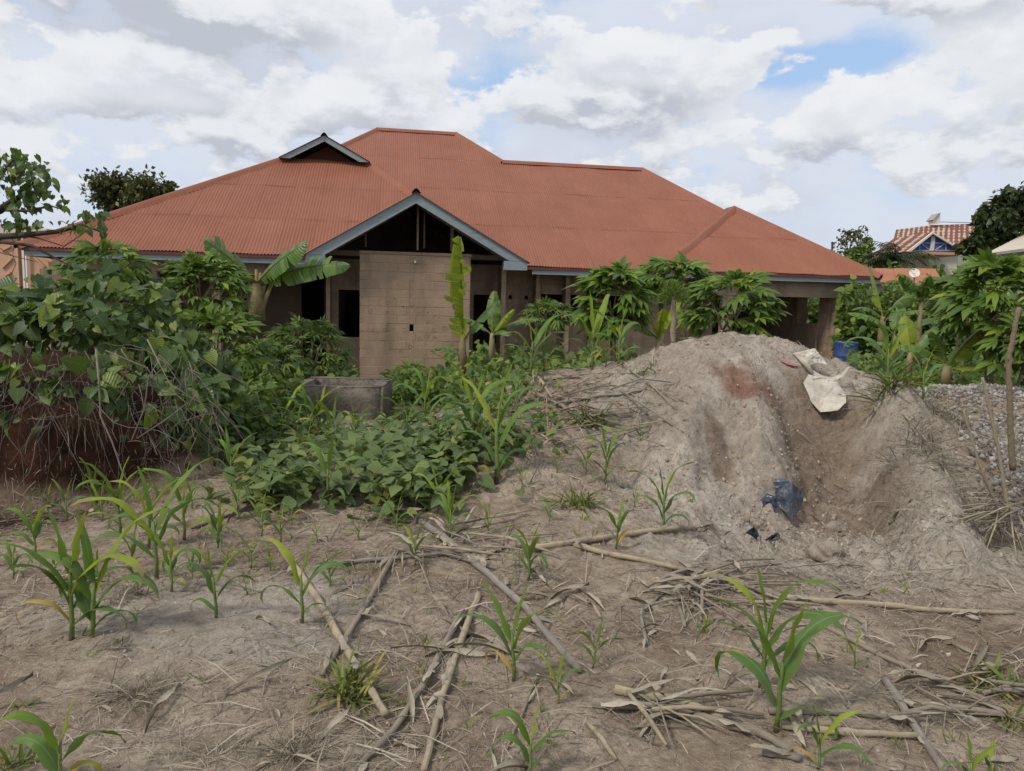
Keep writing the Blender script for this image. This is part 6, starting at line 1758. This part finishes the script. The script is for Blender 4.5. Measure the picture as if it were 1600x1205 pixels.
# ------------------------------------------------------------------ straw, husks, stones
def spray(n, seed, dens):
    g = np.random.default_rng(seed)
    x = g.uniform(-4.6, 5.6, n * 3); y = 1.7 + 7.0 * g.random(n * 3) ** 1.5
    d = dens(x, y); k = g.random(n * 3) < d
    return x[k][:n], y[k][:n], g
def slope_n(x, y, e=0.05):
    zx = (Hi(x + e, y) - Hi(x - e, y)) / (2 * e); zy = (Hi(x, y + e) - Hi(x, y - e)) / (2 * e)
    return zx, zy
def lay(x, y, az, s, sy, lift, tilt, g):
    zx, zy = slope_n(x, y)
    z = Hi(x, y) + lift
    n = len(x); M = np.zeros((n, 4, 4)); M[:, 3, 3] = 1
    d = np.c_[np.cos(az), np.sin(az), zx * np.cos(az) + zy * np.sin(az) + tilt]; d /= np.linalg.norm(d, axis=1)[:, None]
    nn = np.c_[-zx, -zy, np.ones(n)] + g.normal(0, 0.35, (n, 3)); nn -= d * (nn * d).sum(1)[:, None]; nn /= np.linalg.norm(nn, axis=1)[:, None]
    xx = np.cross(d, nn)
    M[:, :3, 0] = xx * s[:, None]; M[:, :3, 1] = d * sy[:, None]; M[:, :3, 2] = nn * sy[:, None]; M[:, :3, 3] = np.c_[x, y, z]
    return M
def field_dens(x, y):
    sandy = heap_mask(x, y) * sstep(0.0, 0.3, Hi(x, y) - base_h(x, y))
    pale = np.exp(-(((x + 1.35) / 0.7) ** 2 + ((y - 3.5) / 0.35) ** 2))
    b = 0.55 + 0.9 * fbm(x * 1.1 + 3, y * 1.4, 3, 91)
    return np.clip(b * (1 - 0.86 * sandy) * (1 - 0.75 * pale) * (1 - sstep(0.3, 0.6, bank_h(x, y))), 0.02, 1)
for nm, n, l0, l1, w, seed, lab in (('straw', 62000, 0.015, 0.09, 0.0014, 1, 'short dry straw strewn over the field'), ('straw', 7500, 0.10, 0.38, 0.0024, 2, 'long dry straws strewn over the field')):
    x, y, g = spray(n, seed, field_dens); n = len(x)
    az = g.uniform(0, 6.28, n) * 0.6 + 0.5 * fbm(x * 1.5, y * 1.5, 2, 55) * 6; ln = g.uniform(l0, l1, n) * g.uniform(0.6, 1, n)
    tv = [(-1, 0, 0), (1, 0, 0), (1.1, 0.5, 0.10), (-0.9, 0.5, 0.10), (0.5, 1, 0.0), (-0.2, 1, 0.0)]
    tf = [(0, 1, 2, 3), (3, 2, 4, 5)]
    wd = w * g.uniform(0.5, 1.5, n) * (0.6 + 0.10 * y)
    o = scatter(nm, (tv, tf), M_['straw'], lay(x, y, az, wd, ln, 0.003, g.uniform(-0.05, 0.16, n), g), None, 'stuff', False)
    tag(o, lab)
# curled husk leaves
x, y, g = spray(480, 5, lambda x, y: np.clip(field_dens(x, y) * (0.2 + 1.4 * np.exp(-(((x - 0.9) / 1.1) ** 2 + ((y - 3.9) / 0.6) ** 2)) + 0.9 * np.exp(-(((x - 0.6) / 0.9) ** 2 + ((y - 2.9) / 0.5) ** 2)) + 0.8 * np.exp(-(((x - 0.6) / 0.6) ** 2 + ((y - 7.0) / 0.5) ** 2))), 0, 1)); n = len(x)
tv = []; 
for i in range(6):
    s = i / 5; w = 0.5 * math.sin(math.pi * min(1, 0.12 + 0.8 * s)) if i < 5 else 0.03
    tv += [(-w, s, 0.10 * math.sin(3 * s) + 0.35 * w * 0.1), (0, s, 0.10 * math.sin(3 * s) - 0.03), (w, s, 0.10 * math.sin(3 * s) + 0.06 * math.sin(7 * s))]
tf = []
for i in range(5): k = i * 3; tf += [(k, k + 1, k + 4, k + 3), (k + 1, k + 2, k + 5, k + 4)]
ln = g.uniform(0.08, 0.34, n)
tag(scatter('husk_litter', (tv, tf), M_['husk'], lay(x, y, g.uniform(0, 6.28, n), g.uniform(0.008, 0.026, n), ln, 0.004, g.uniform(-0.02, 0.25, n), g), None, 'stuff', True), 'curled dry maize husks lying on the soil')
# crumbs of soil and small stones
ico_bm = bmesh.new(); bmesh.ops.create_icosphere(ico_bm, subdivisions=1, radius=1); 
IV = [tuple(v.co) for v in ico_bm.verts]; IF = [tuple(v.index for v in f.verts) for f in ico_bm.faces]; ico_bm.free()
IV = [(x_ * (1 + 0.38 * math.sin(7 * i)), y_ * (1 + 0.34 * math.sin(5 * i + 1)), z_ * (0.75 + 0.36 * math.sin(3 * i))) for i, (x_, y_, z_) in enumerate(IV)]
def stones_mat(name, stops):
    m, N, b = new_mat(name); r = objrand(N)
    c = N.ramp(r, stops); n = N.noise(wpos(N), 60, 4)
    N.l.new(N.mix(N.lin(n, 0.4, 0.8, 0, 0.4), c, (0.12, 0.095, 0.075)), b.inputs['Base Color']); b.inputs['Roughness'].default_value = 0.95
    b.inputs['Specular IOR Level'].default_value = 0.1
    return m
def stone_scatter(name, x, y, sz, g, mat, lab, sink=0.2, smooth=False):
    n = len(x); M = np.zeros((n, 4, 4)); M[:, 3, 3] = 1
    for i in range(n):
        a, b_, c_ = g.uniform(0, 6.28, 3)
        R = (Matrix.Rotation(a, 3, 'X') @ Matrix.Rotation(b_, 3, 'Y') @ Matrix.Rotation(c_, 3, 'Z'))
        M[i, :3, :3] = np.array(R) @ np.diag(sz[i] * g.uniform(0.65, 1.25, 3))
    M[:, 0, 3] = x; M[:, 1, 3] = y; M[:, 2, 3] = Hi(x, y) + sz * (0.5 - sink)
    return tag(scatter(name, (IV, IF), mat, M, None, 'stuff', smooth), lab)
x, y, g = spray(9000, 9, lambda x, y: np.clip(0.25 + 0.7 * heap_mask(x, y) + 0.5 * fbm(x * 2, y * 2, 3, 14), 0.05, 1)); n = len(x)
CR = stones_mat('soil_crumbs', [(0.0, (0.20, 0.15, 0.11)), (0.6, (0.32, 0.255, 0.195)), (1.0, (0.50, 0.43, 0.35))])
stone_scatter('soil_crumbs', x, y, 0.002 + 0.009 * g.random(n) ** 5, g, CR, 'small crumbs of soil and grit on the ground', 0.1)
GR = stones_mat('gravel_stone', [(0.0, (0.10, 0.09, 0.082)), (0.35, (0.21, 0.188, 0.168)), (0.8, (0.34, 0.31, 0.278)), (1.0, (0.50, 0.47, 0.43))])
g = np.random.default_rng(77)
gx, gy = [], []
NG = 13000
while len(gx) < NG:
    X_ = g.uniform(3.0, 7.6, 4000); Y_ = g.uniform(5.3, 9.6, 4000)
    u = X_ / Y_ * FPX + 800
    lim = 1418 + 95 * sstep(9.0, 6.2, Y_) + 40 * sstep(6.4, 5.4, Y_) + 22 * fbm(X_ * 2, Y_ * 2, 3, 61)
    dens = sstep(lim - 12, lim + 28, u) * np.clip(0.75 + 1.2 * fbm(X_ * 0.9, Y_ * 1.2, 3, 62), 0.1, 1)
    k = g.random(4000) < dens
    gx += list(X_[k]); gy += list(Y_[k])
gx, gy = np.array(gx[:NG]), np.array(gy[:NG])
stone_scatter('gravel', gx, gy, 0.012 + 0.020 * g.random(NG) ** 1.8, g, GR, 'heap of pale crushed stones at the right', 0.0)

# crumbled clods on the heap
g = np.random.default_rng(91)
X_ = g.uniform(0.2, 4.4, 9000); Y_ = g.uniform(4.6, 7.3, 9000)
dn = heap_mask(X_, Y_) * np.clip(0.35 + 1.6 * fbm(X_ * 1.6, Y_ * 1.6, 3, 95), 0.03, 1)
k = g.random(9000) < dn
X_, Y_ = X_[k][:4200], Y_[k][:4200]; n = len(X_)
SC = stones_mat('sand_crumbs', [(0.0, (0.24, 0.185, 0.14)), (0.6, (0.35, 0.285, 0.225)), (1.0, (0.48, 0.41, 0.34))])
stone_scatter('sand_crumbs', X_, Y_, 0.005 + 0.018 * g.random(n) ** 6, g, SC, 'crumbled lumps of sand on the heap', 0.45)
# dry brush over the gravel edge
g = np.random.default_rng(93); Ms = []
while len(Ms) < 2600:
    u = g.uniform(1400, 1640); Yq = g.uniform(5.0, 8.6); xq = (u - 800) / FPX * Yq
    if g.random() > 0.25 + 0.9 * fbm(np.array([xq * 1.6]), np.array([Yq * 1.6]), 3, 97)[0] + (0.35 if Yq < 6 else 0): continue
    q = Vector((xq, Yq, hz1(xq, Yq) + g.uniform(0, 0.05)))
    dq = Vector((g.normal(0, 1), g.normal(0, 1), abs(g.normal(0, 0.55))))
    Ms.append(np.array(xf(q, dq, Vector((g.normal(), g.normal(), 1)), g.uniform(0.06, 0.24))))
bv, bf, buv = blade4(0.011, 0.35, 0.3, 4)
tag(scatter('dry_brush', (bv, bf), M_['deadgrass'], np.array(Ms), None, 'stuff', uv=buv), 'tangled dry brush over the edge of the gravel')
# tiny green sprouts all over the field
x, y, g = spray(420, 15, lambda x, y: np.clip(0.3 + 1.2 * fbm(x * 1.3, y * 1.3, 3, 99), 0.02, 1)); Ms = []
for a_, b_2 in zip(x, y):
    for _ in range(int(g.integers(3, 8))):
        xx, yy = a_ + g.normal(0, 0.012), b_2 + g.normal(0, 0.012)
        Ms.append(np.array(xf(Vector((xx, yy, hz1(xx, yy) - 0.003)), Vector((g.normal(0, 0.6), g.normal(0, 0.6), 1)), Vector((g.normal(), -1, 0.3)), g.uniform(0.015, 0.055))))
bv, bf, buv = blade4(0.07, 0.4, 0.3, 3)
tag(scatter('sprouts', (bv, bf), M_['grass'], np.array(Ms), None, 'stuff', uv=buv), 'tiny green sprouts dotted over the field')

# clods on the heap floor
for px, py, r, label in ((1288, 868, 0.085, 'rough sand clod in the hollow of the heap'), (1305, 828, 0.055, 'smaller sand clod behind the rough one'), (1180, 905 - 82, 0.03, 'tiny clod beside the black scraps')):
    g0 = ground_at(px, py); bm = bmesh.new(); bmesh.ops.create_icosphere(bm, subdivisions=4, radius=1)
    for v in bm.verts:
        q = v.co.copy(); nn = float(fbm(np.array([q.x * 2 + q.z + px]), np.array([q.y * 2 - q.z * 1.3]), 4, 5)[0])
        v.co = Vector((q.x * 1.35, q.y * 0.9, q.z * 0.85)) * r * (1 + 0.5 * nn)
    me = bpy.data.meshes.new('sand_clod'); bm.to_mesh(me); bm.free()
    me.polygons.foreach_set('use_smooth', [True] * len(me.polygons)); me.materials.append(bpy.data.materials['sandy_soil'])
    ca = me.color_attributes.new('soil', 'FLOAT_COLOR', 'POINT'); ca.data.foreach_set('color', np.tile([0.85, 0, 0, 0.15], len(me.vertices)).astype(np.float32))
    tag(inst('sand_clod', me, None, loc=g0 + Vector((0, 0, r * 0.25))), label, 'clod')

# ------------------------------------------------------------------ tufts
def tuft(px, py, h, w, n, label, mat='grass', seed=0, spread=0.6, wid=0.05, cat='grass tuft', group=None, droop=0.5):
    rg = random.Random(seed + 400); b = ground_at(px, py); k = mpp(b.y); hh, ww = h * k, w * k
    Ms = []
    for i in range(n):
        d = rdir(rg); p = Vector((d.x * ww * 0.5 * rg.random() ** 0.6, d.y * ww * 0.4 * rg.random() ** 0.6, 0))
        z = hz1(b.x + p.x, b.y + p.y) - b.z
        dr = Vector((p.x / ww * spread * 2 + rg.gauss(0, 0.65), p.y / ww * spread + rg.gauss(0, 0.65), rg.uniform(0.35, 1)))
        Ms.append(np.array(xf(p + Vector((0, 0, z - 0.005)), dr, Vector((dr.x, dr.y - 0.2, -0.4)) * -1 + rdir(rg) * 0.5, hh * (0.25 + 0.95 * rg.random() ** 1.6))))
    v, f, uv = blade4(wid, droop, 0.3, 4)
    o = scatter('grass_tuft', (v, f), M_[mat], np.array(Ms), None, None, uv=uv); o.location = b
    tag(o, label, cat, group)
tuft(545, 1085, 70, 90, 190, 'green grass tuft beneath the crossing stalks', seed=1, wid=0.035)
tuft(922, 662, 36, 55, 170, 'small green weed tuft on the heap slope', seed=2, wid=0.05)
tuft(900, 790, 36, 70, 150, 'dull green weed tuft at the foot of the heap slope', seed=3, wid=0.05)
tuft(1560, 1075, 50, 110, 190, 'green weeds at the right edge foreground', seed=4, wid=0.05)
tuft(1590, 1130, 40, 60, 90, 'green weeds lower down at the right edge', seed=14, wid=0.05)
tuft(1395, 605, 45, 60, 150, 'grass at the foot of the maize before the drum', seed=5, wid=0.04)
tuft(1010, 582, 18, 40, 60, 'light green weed at the left foot of the heap top', seed=6, wid=0.06)
tuft(305, 1060, 26, 20, 22, 'little green sprout on the pale sand', seed=7, wid=0.05)
tuft(35, 1105, 30, 26, 26, 'green sprout at the left foreground', seed=8, wid=0.05)
tuft(12, 1205, 60, 70, 90, 'grass at the bottom left corner', seed=9, wid=0.04)
tuft(1290, 560, 24, 40, 26, 'few grass blades on top of the heap beside the sack', seed=10, wid=0.03)
tuft(185, 1012, 34, 50, 130, 'dead tuft right of the big front maize', 'deadgrass', 11, wid=0.016, group='dead grass tufts')
tuft(215, 1085, 62, 100, 320, 'largest dead tuft in the left foreground', 'deadgrass', 12, wid=0.014, group='dead grass tufts')
tuft(465, 1180, 62, 110, 320, 'dead tuft at the bottom left of the parallel stalks', 'deadgrass', 13, wid=0.014, group='dead grass tufts')
tuft(200, 930, 40, 80, 180, 'dead tuft behind the big front maize', 'deadgrass', 15, wid=0.016, group='dead grass tufts')
tuft(345, 1175, 40, 90, 160, 'flat dead tuft at the bottom by the left', 'deadgrass', 16, spread=1.4, wid=0.016, group='dead grass tufts')
tuft(1090, 930, 34, 110, 260, 'dead straw tangle by the leaning pieces', 'deadgrass', 17, spread=1.8, wid=0.018, group='dead grass tufts')
tuft(1010, 1150, 26, 160, 240, 'dead straw heap with green shoots in the centre foreground', 'deadgrass', 18, spread=1.8, wid=0.018, group='dead grass tufts')
tuft(1430, 690, 46, 110, 420, 'dry grass hanging over the right shoulder of the heap', 'deadgrass', 19, spread=1.4, wid=0.014, group='dead grass tufts')
tuft(1490, 660, 40, 70, 230, 'dry weeds at the edge of the gravel', 'deadgrass', 20, spread=1.2, wid=0.014, group='dead grass tufts')
tuft(1530, 800, 46, 110, 300, 'dry brush below the gravel', 'deadgrass', 21, spread=1.4, wid=0.014, group='dead grass tufts')
tuft(870, 640, 34, 140, 420, 'dry brush on the left slope of the heap', 'deadgrass', 22, spread=1.5, wid=0.014, group='dead grass tufts')
tuft(1000, 650, 30, 60, 200, 'dark dry brush in the gully of the heap', 'deadgrass', 23, spread=1.4, wid=0.014, group='dead grass tufts')
tuft(640, 820, 40, 160, 360, 'dead stems under the edge of the creeper', 'deadgrass', 24, spread=1.6, wid=0.014, group='dead grass tufts')
tuft(330, 745, 30, 90, 160, 'pale dead grass on the small mound by the thicket', 'deadgrass', 25, spread=1.4, wid=0.016, group='dead grass tufts')
tuft(700, 920, 24, 110, 160, 'dead grass by the thick grey stalk', 'deadgrass', 26, spread=1.6, wid=0.02, group='dead grass tufts')

# ------------------------------------------------------------------ bare stems at the right
def bare_stem(pts, Y, r, label, ring=True, seed=0):
    rg = random.Random(seed); P0 = [at(x, y, Y + q) for x, y, q in pts]; n = 26; P_ = []
    for i in range(n + 1):
        s = i / n * (len(P0) - 1); k = min(int(s), len(P0) - 2); P_.append(P0[k].lerp(P0[k + 1], s - k) + Vector((rg.gauss(0, 0.002), 0, 0)))
    org = P_[0].copy(); m = MB()
    m.tube([p - org for p in P_], [r * (1.22 if ring and i % 2 else 1.0) * (1.1 - 0.35 * i / n) for i in range(n + 1)], 8)
    o = m.build('bare_stem', M_['cassava_stem'], None, True); o.location = org
    tag(o, label, 'stem', 'bare woody stems beside the gravel')
    if ring:
        for i in range(2, n, 3):
            q = MB(); a = P_[i] - org; d = Vector((rg.choice((-1, 1)), rg.uniform(-1, 0.2), 0.5)).normalized()
            q.tube([a, a + d * r * 1.9], [r * 0.45, r * 0.25], 5); q.build('leaf_scar', M_['cassava_stem'], o, True)
bare_stem([(1582, 735, 0), (1578, 640, 0), (1576, 560, 0), (1592, 480, 0)], 5.6, 0.020, 'thick scarred stem rising above the gravel at the right edge', seed=1)
bare_stem([(1575, 800, 0), (1560, 700, 0.05), (1535, 590, 0.1)], 5.4, 0.013, 'thin leaning stem left of the thick one', seed=2)
bare_stem([(1567, 812, 0), (1535, 740, 0), (1505, 640, 0.1)], 5.35, 0.011, 'thinnest leaning stem nearest the heap', seed=3)
rg = random.Random(41)
db = thing('dead_stalk_clump', ground_at(1580, 850), 'clump of pale dead stalks fanning out at the right edge', 'dead stalks'); o_ = Vector(db.location)
for i in range(34):
    x0, y0 = rg.gauss(1578, 14), rg.gauss(806, 10); an = rg.uniform(-1.9, 1.1); ln = rg.uniform(50, 120)
    a = at(x0, y0, 5.15) - o_; b_ = at(x0 + math.sin(an) * ln, y0 + abs(math.cos(an)) * ln * 0.9, 5.15 - rg.uniform(0.05, 0.45)) - o_
    gz_ = hz1(b_.x + o_.x, b_.y + o_.y) - o_.z; b_.z = max(b_.z, gz_ + 0.01)
    m = MB(); m.tube([a, a.lerp(b_, 0.5) + Vector((rg.uniform(-0.02, 0.02), 0, 0.02)), b_], [0.006, 0.006, 0.004], 5); m.build('stalk', M_[rg.choice(('stalk', 'stalk_pale', 'root'))], db, True)

# ------------------------------------------------------------------ sack, plastic and scraps
def sheet(name, pts, faces, Y, mat, label, cat, th=0.004, sub=2, crumple=0.012, seed=0):
    """folded sheet: pts are (px, py, dY)"""
    P_ = [at(x, y, Y + q) if Y else at(x, y, min(ground_at(x, y).y, 7.25) - 0.035 + q * 0.3) for x, y, q in pts]; org = P_[0].copy()
    bm = bmesh.new(); vs = [bm.verts.new(p - org) for p in P_]
    for f in faces: bm.faces.new([vs[i] for i in f])
    bmesh.ops.triangulate(bm, faces=bm.faces[:])
    bmesh.ops.subdivide_edges(bm, edges=bm.edges[:], cuts=5, use_grid_fill=True)
    for v in bm.verts:
        q = v.co * 9
        v.co.y += 0.5 * crumple * abs(float(fbm(np.array([q.x * 2.2 + 5 * seed]), np.array([q.z * 2.2]), 3, seed + 9)[0])) * 2 + crumple * float(fbm(np.array([q.x + 3 * seed]), np.array([q.z + q.y * 0.5]), 4, seed)[0])
    bmesh.ops.recalc_face_normals(bm, faces=bm.faces[:])
    me = bpy.data.meshes.new(name); bm.to_mesh(me); bm.free(); me.materials.append(mat)
    o = inst(name, me, None, loc=org); md = o.modifiers.new('thick', 'SOLIDIFY'); md.thickness = th
    return tag(o, label, cat)
def sack_mat():
    m, N, b = new_mat('woven_sack')
    n = N.noise(wpos(N), 7, 5, 0.65); n2 = N.noise(wpos(N), 50, 4)
    c = N.mix(N.lin(n, 0.42, 0.75), (0.56, 0.51, 0.43), (0.36, 0.29, 0.22))
    N.l.new(N.mix(N.lin(n2, 0.5, 0.8, 0, 0.6), c, (0.27, 0.21, 0.155)), b.inputs['Base Color']); b.inputs['Roughness'].default_value = 0.7
    bump(N, b, n2, 0.3, 0.004)
    return m
SK = sack_mat()
def s8(x, y, q=0.0): return (1180 + x / 2.738, 520 + y / 2.738, q)
YS = 6.62
sheet('plastic_sack', [s8(230, 180, 0.02), s8(205, 213, -0.05), s8(240, 295, -0.14), s8(280, 341, -0.20), s8(353, 333, -0.22), s8(388, 300, -0.18), s8(388, 264, -0.12), s8(347, 206, -0.03), s8(300, 195, -0.02), s8(300, 268, -0.08)],
      [(0, 1, 2, 9), (2, 3, 4, 9), (0, 9, 8), (9, 4, 5, 6), (9, 6, 7, 8)], None, SK, 'dirty white woven sack hanging down the heap face', 'sack', seed=1, crumple=0.02)
sheet('plastic_sack', [s8(165, 88, 0.1), s8(205, 78, 0.2), s8(255, 66, 0.3), s8(282, 96, 0.25), s8(308, 138, 0.15), s8(270, 128, 0.05), s8(232, 140, 0.0), s8(195, 120, 0.0), s8(240, 100, 0.12)],
      [(0, 1, 8, 7), (1, 2, 3, 8), (8, 3, 4, 5), (8, 5, 6, 7)], None, SK, 'upper fold of white sack lying on top of the heap', 'sack', seed=2, crumple=0.03)
sheet('plastic_sack', [s8(235, 175, 0), s8(285, 196, -0.06), s8(330, 208, -0.08), s8(375, 190, -0.06), s8(405, 148, 0.0), s8(396, 146, 0.03), s8(368, 178, -0.01), s8(325, 192, -0.03), s8(285, 182, -0.02), s8(245, 160, 0.05)],
      [(0, 1, 8, 9), (1, 2, 7, 8), (2, 3, 6, 7), (3, 4, 5, 6)], None, SK, 'turned up rim of white sack curling to the right', 'sack', seed=3, crumple=0.006)
RED = plastic('red_print', (0.36, 0.15, 0.14), 0.7)
sheet('plastic_sack', [s8(95, 104, 0.1), s8(125, 118, 0.08), s8(165, 132, 0.05), s8(190, 142, 0.0), s8(172, 144, -0.03), s8(140, 137, 0.0), s8(112, 122, 0.05)],
      [(0, 1, 6), (1, 2, 5, 6), (2, 3, 4, 5)], None, RED, 'strip of sack with faded red print sticking out of the heap', 'sack', seed=4, crumple=0.01)
rl = MB(); a, b_ = ground_at(*s8(185, 120)[:2]) + Vector((0, -0.03, 0.03)), ground_at(*s8(236, 182)[:2]) + Vector((0, -0.04, 0.02))
rl.tube([Vector((0, 0, 0)), (b_ - a) * 0.5 + Vector((0, -0.01, 0.004)), b_ - a], [0.022, 0.026, 0.020], 10)
o = rl.build('sack_roll', SK, None, True); o.location = a; tag(o, 'rolled edge of dirty white sack pointing down the heap', 'roll')
PB = plastic('black_blue_plastic', (0.022, 0.032, 0.055), 0.28)
def dusty():
    m, N, b = new_mat('dusty_blue_plastic')
    n = N.noise(wpos(N), 16, 5, 0.6); v = N.node('ShaderNodeTexVoronoi', feature='DISTANCE_TO_EDGE'); v.inputs['Scale'].default_value = 34; N.l.new(wpos(N), v.inputs['Vector'])
    c = N.mix(N.lin(n, 0.35, 0.7), (0.04, 0.06, 0.10), (0.11, 0.125, 0.15))
    c = N.mix(N.math('MULTIPLY', N.smooth(v.outputs['Distance'], 0.0, 0.06, 0.8, 0.0), N.smooth(n, 0.4, 0.55)), c, (0.33, 0.30, 0.27))
    N.l.new(c, b.inputs['Base Color']); b.inputs['Roughness'].default_value = 0.45
    return m
PD = dusty()
g0 = ground_at(1222, 806); YP = g0.y - 0.02
sheet('torn_plastic', [s8(82, 642, 0.02), s8(112, 622, 0.06), s8(150, 636, -0.02), s8(172, 655, 0.08), s8(207, 688, 0.14), s8(203, 742, 0.12), s8(160, 797, -0.06), s8(158, 640, -0.06), s8(118, 758, 0.0), s8(92, 742, 0.03), s8(88, 690, 0.05)],
      [(0, 1, 2, 7, 10), (7, 6, 8, 9, 10), (7, 3, 4, 5, 6)], YP, PD, 'crumpled dark blue plastic sheet stuck in the heap hollow', 'plastic sheet', seed=5, crumple=0.03, th=0.003)
sheet('torn_plastic', [s8(22, 718, 0.02), s8(55, 690, 0.06), s8(85, 700, 0.04), s8(100, 742, 0.0), s8(84, 772, -0.04), s8(55, 776, -0.05), s8(30, 750, -0.02)],
      [(0, 1, 2, 3), (0, 3, 4, 5, 6)], YP - 0.02, PB, 'black plastic flap left of the dusty blue sheet', 'plastic sheet', seed=6, crumple=0.04, th=0.003)
for pts, label, sd in (([(1164, 832), (1178, 823), (1183, 828), (1186, 838), (1184, 845), (1176, 838)], 'black scrap of plastic on the sand below the blue sheet', 7), ([(1196, 843), (1206, 836), (1216, 832), (1219, 836), (1208, 842), (1200, 846)], 'thin black shred right of the black scrap', 8)):
    g0 = ground_at(pts[0][0] + 8, max(p[1] for p in pts))
    sheet('plastic_scrap', [(x, y, (0.03 * ((i * 7) % 3) - 0.03)) for i, (x, y) in enumerate(pts)], [tuple(range(len(pts)))], g0.y - 0.02, PB, label, 'plastic scrap', seed=sd, crumple=0.03, th=0.003)
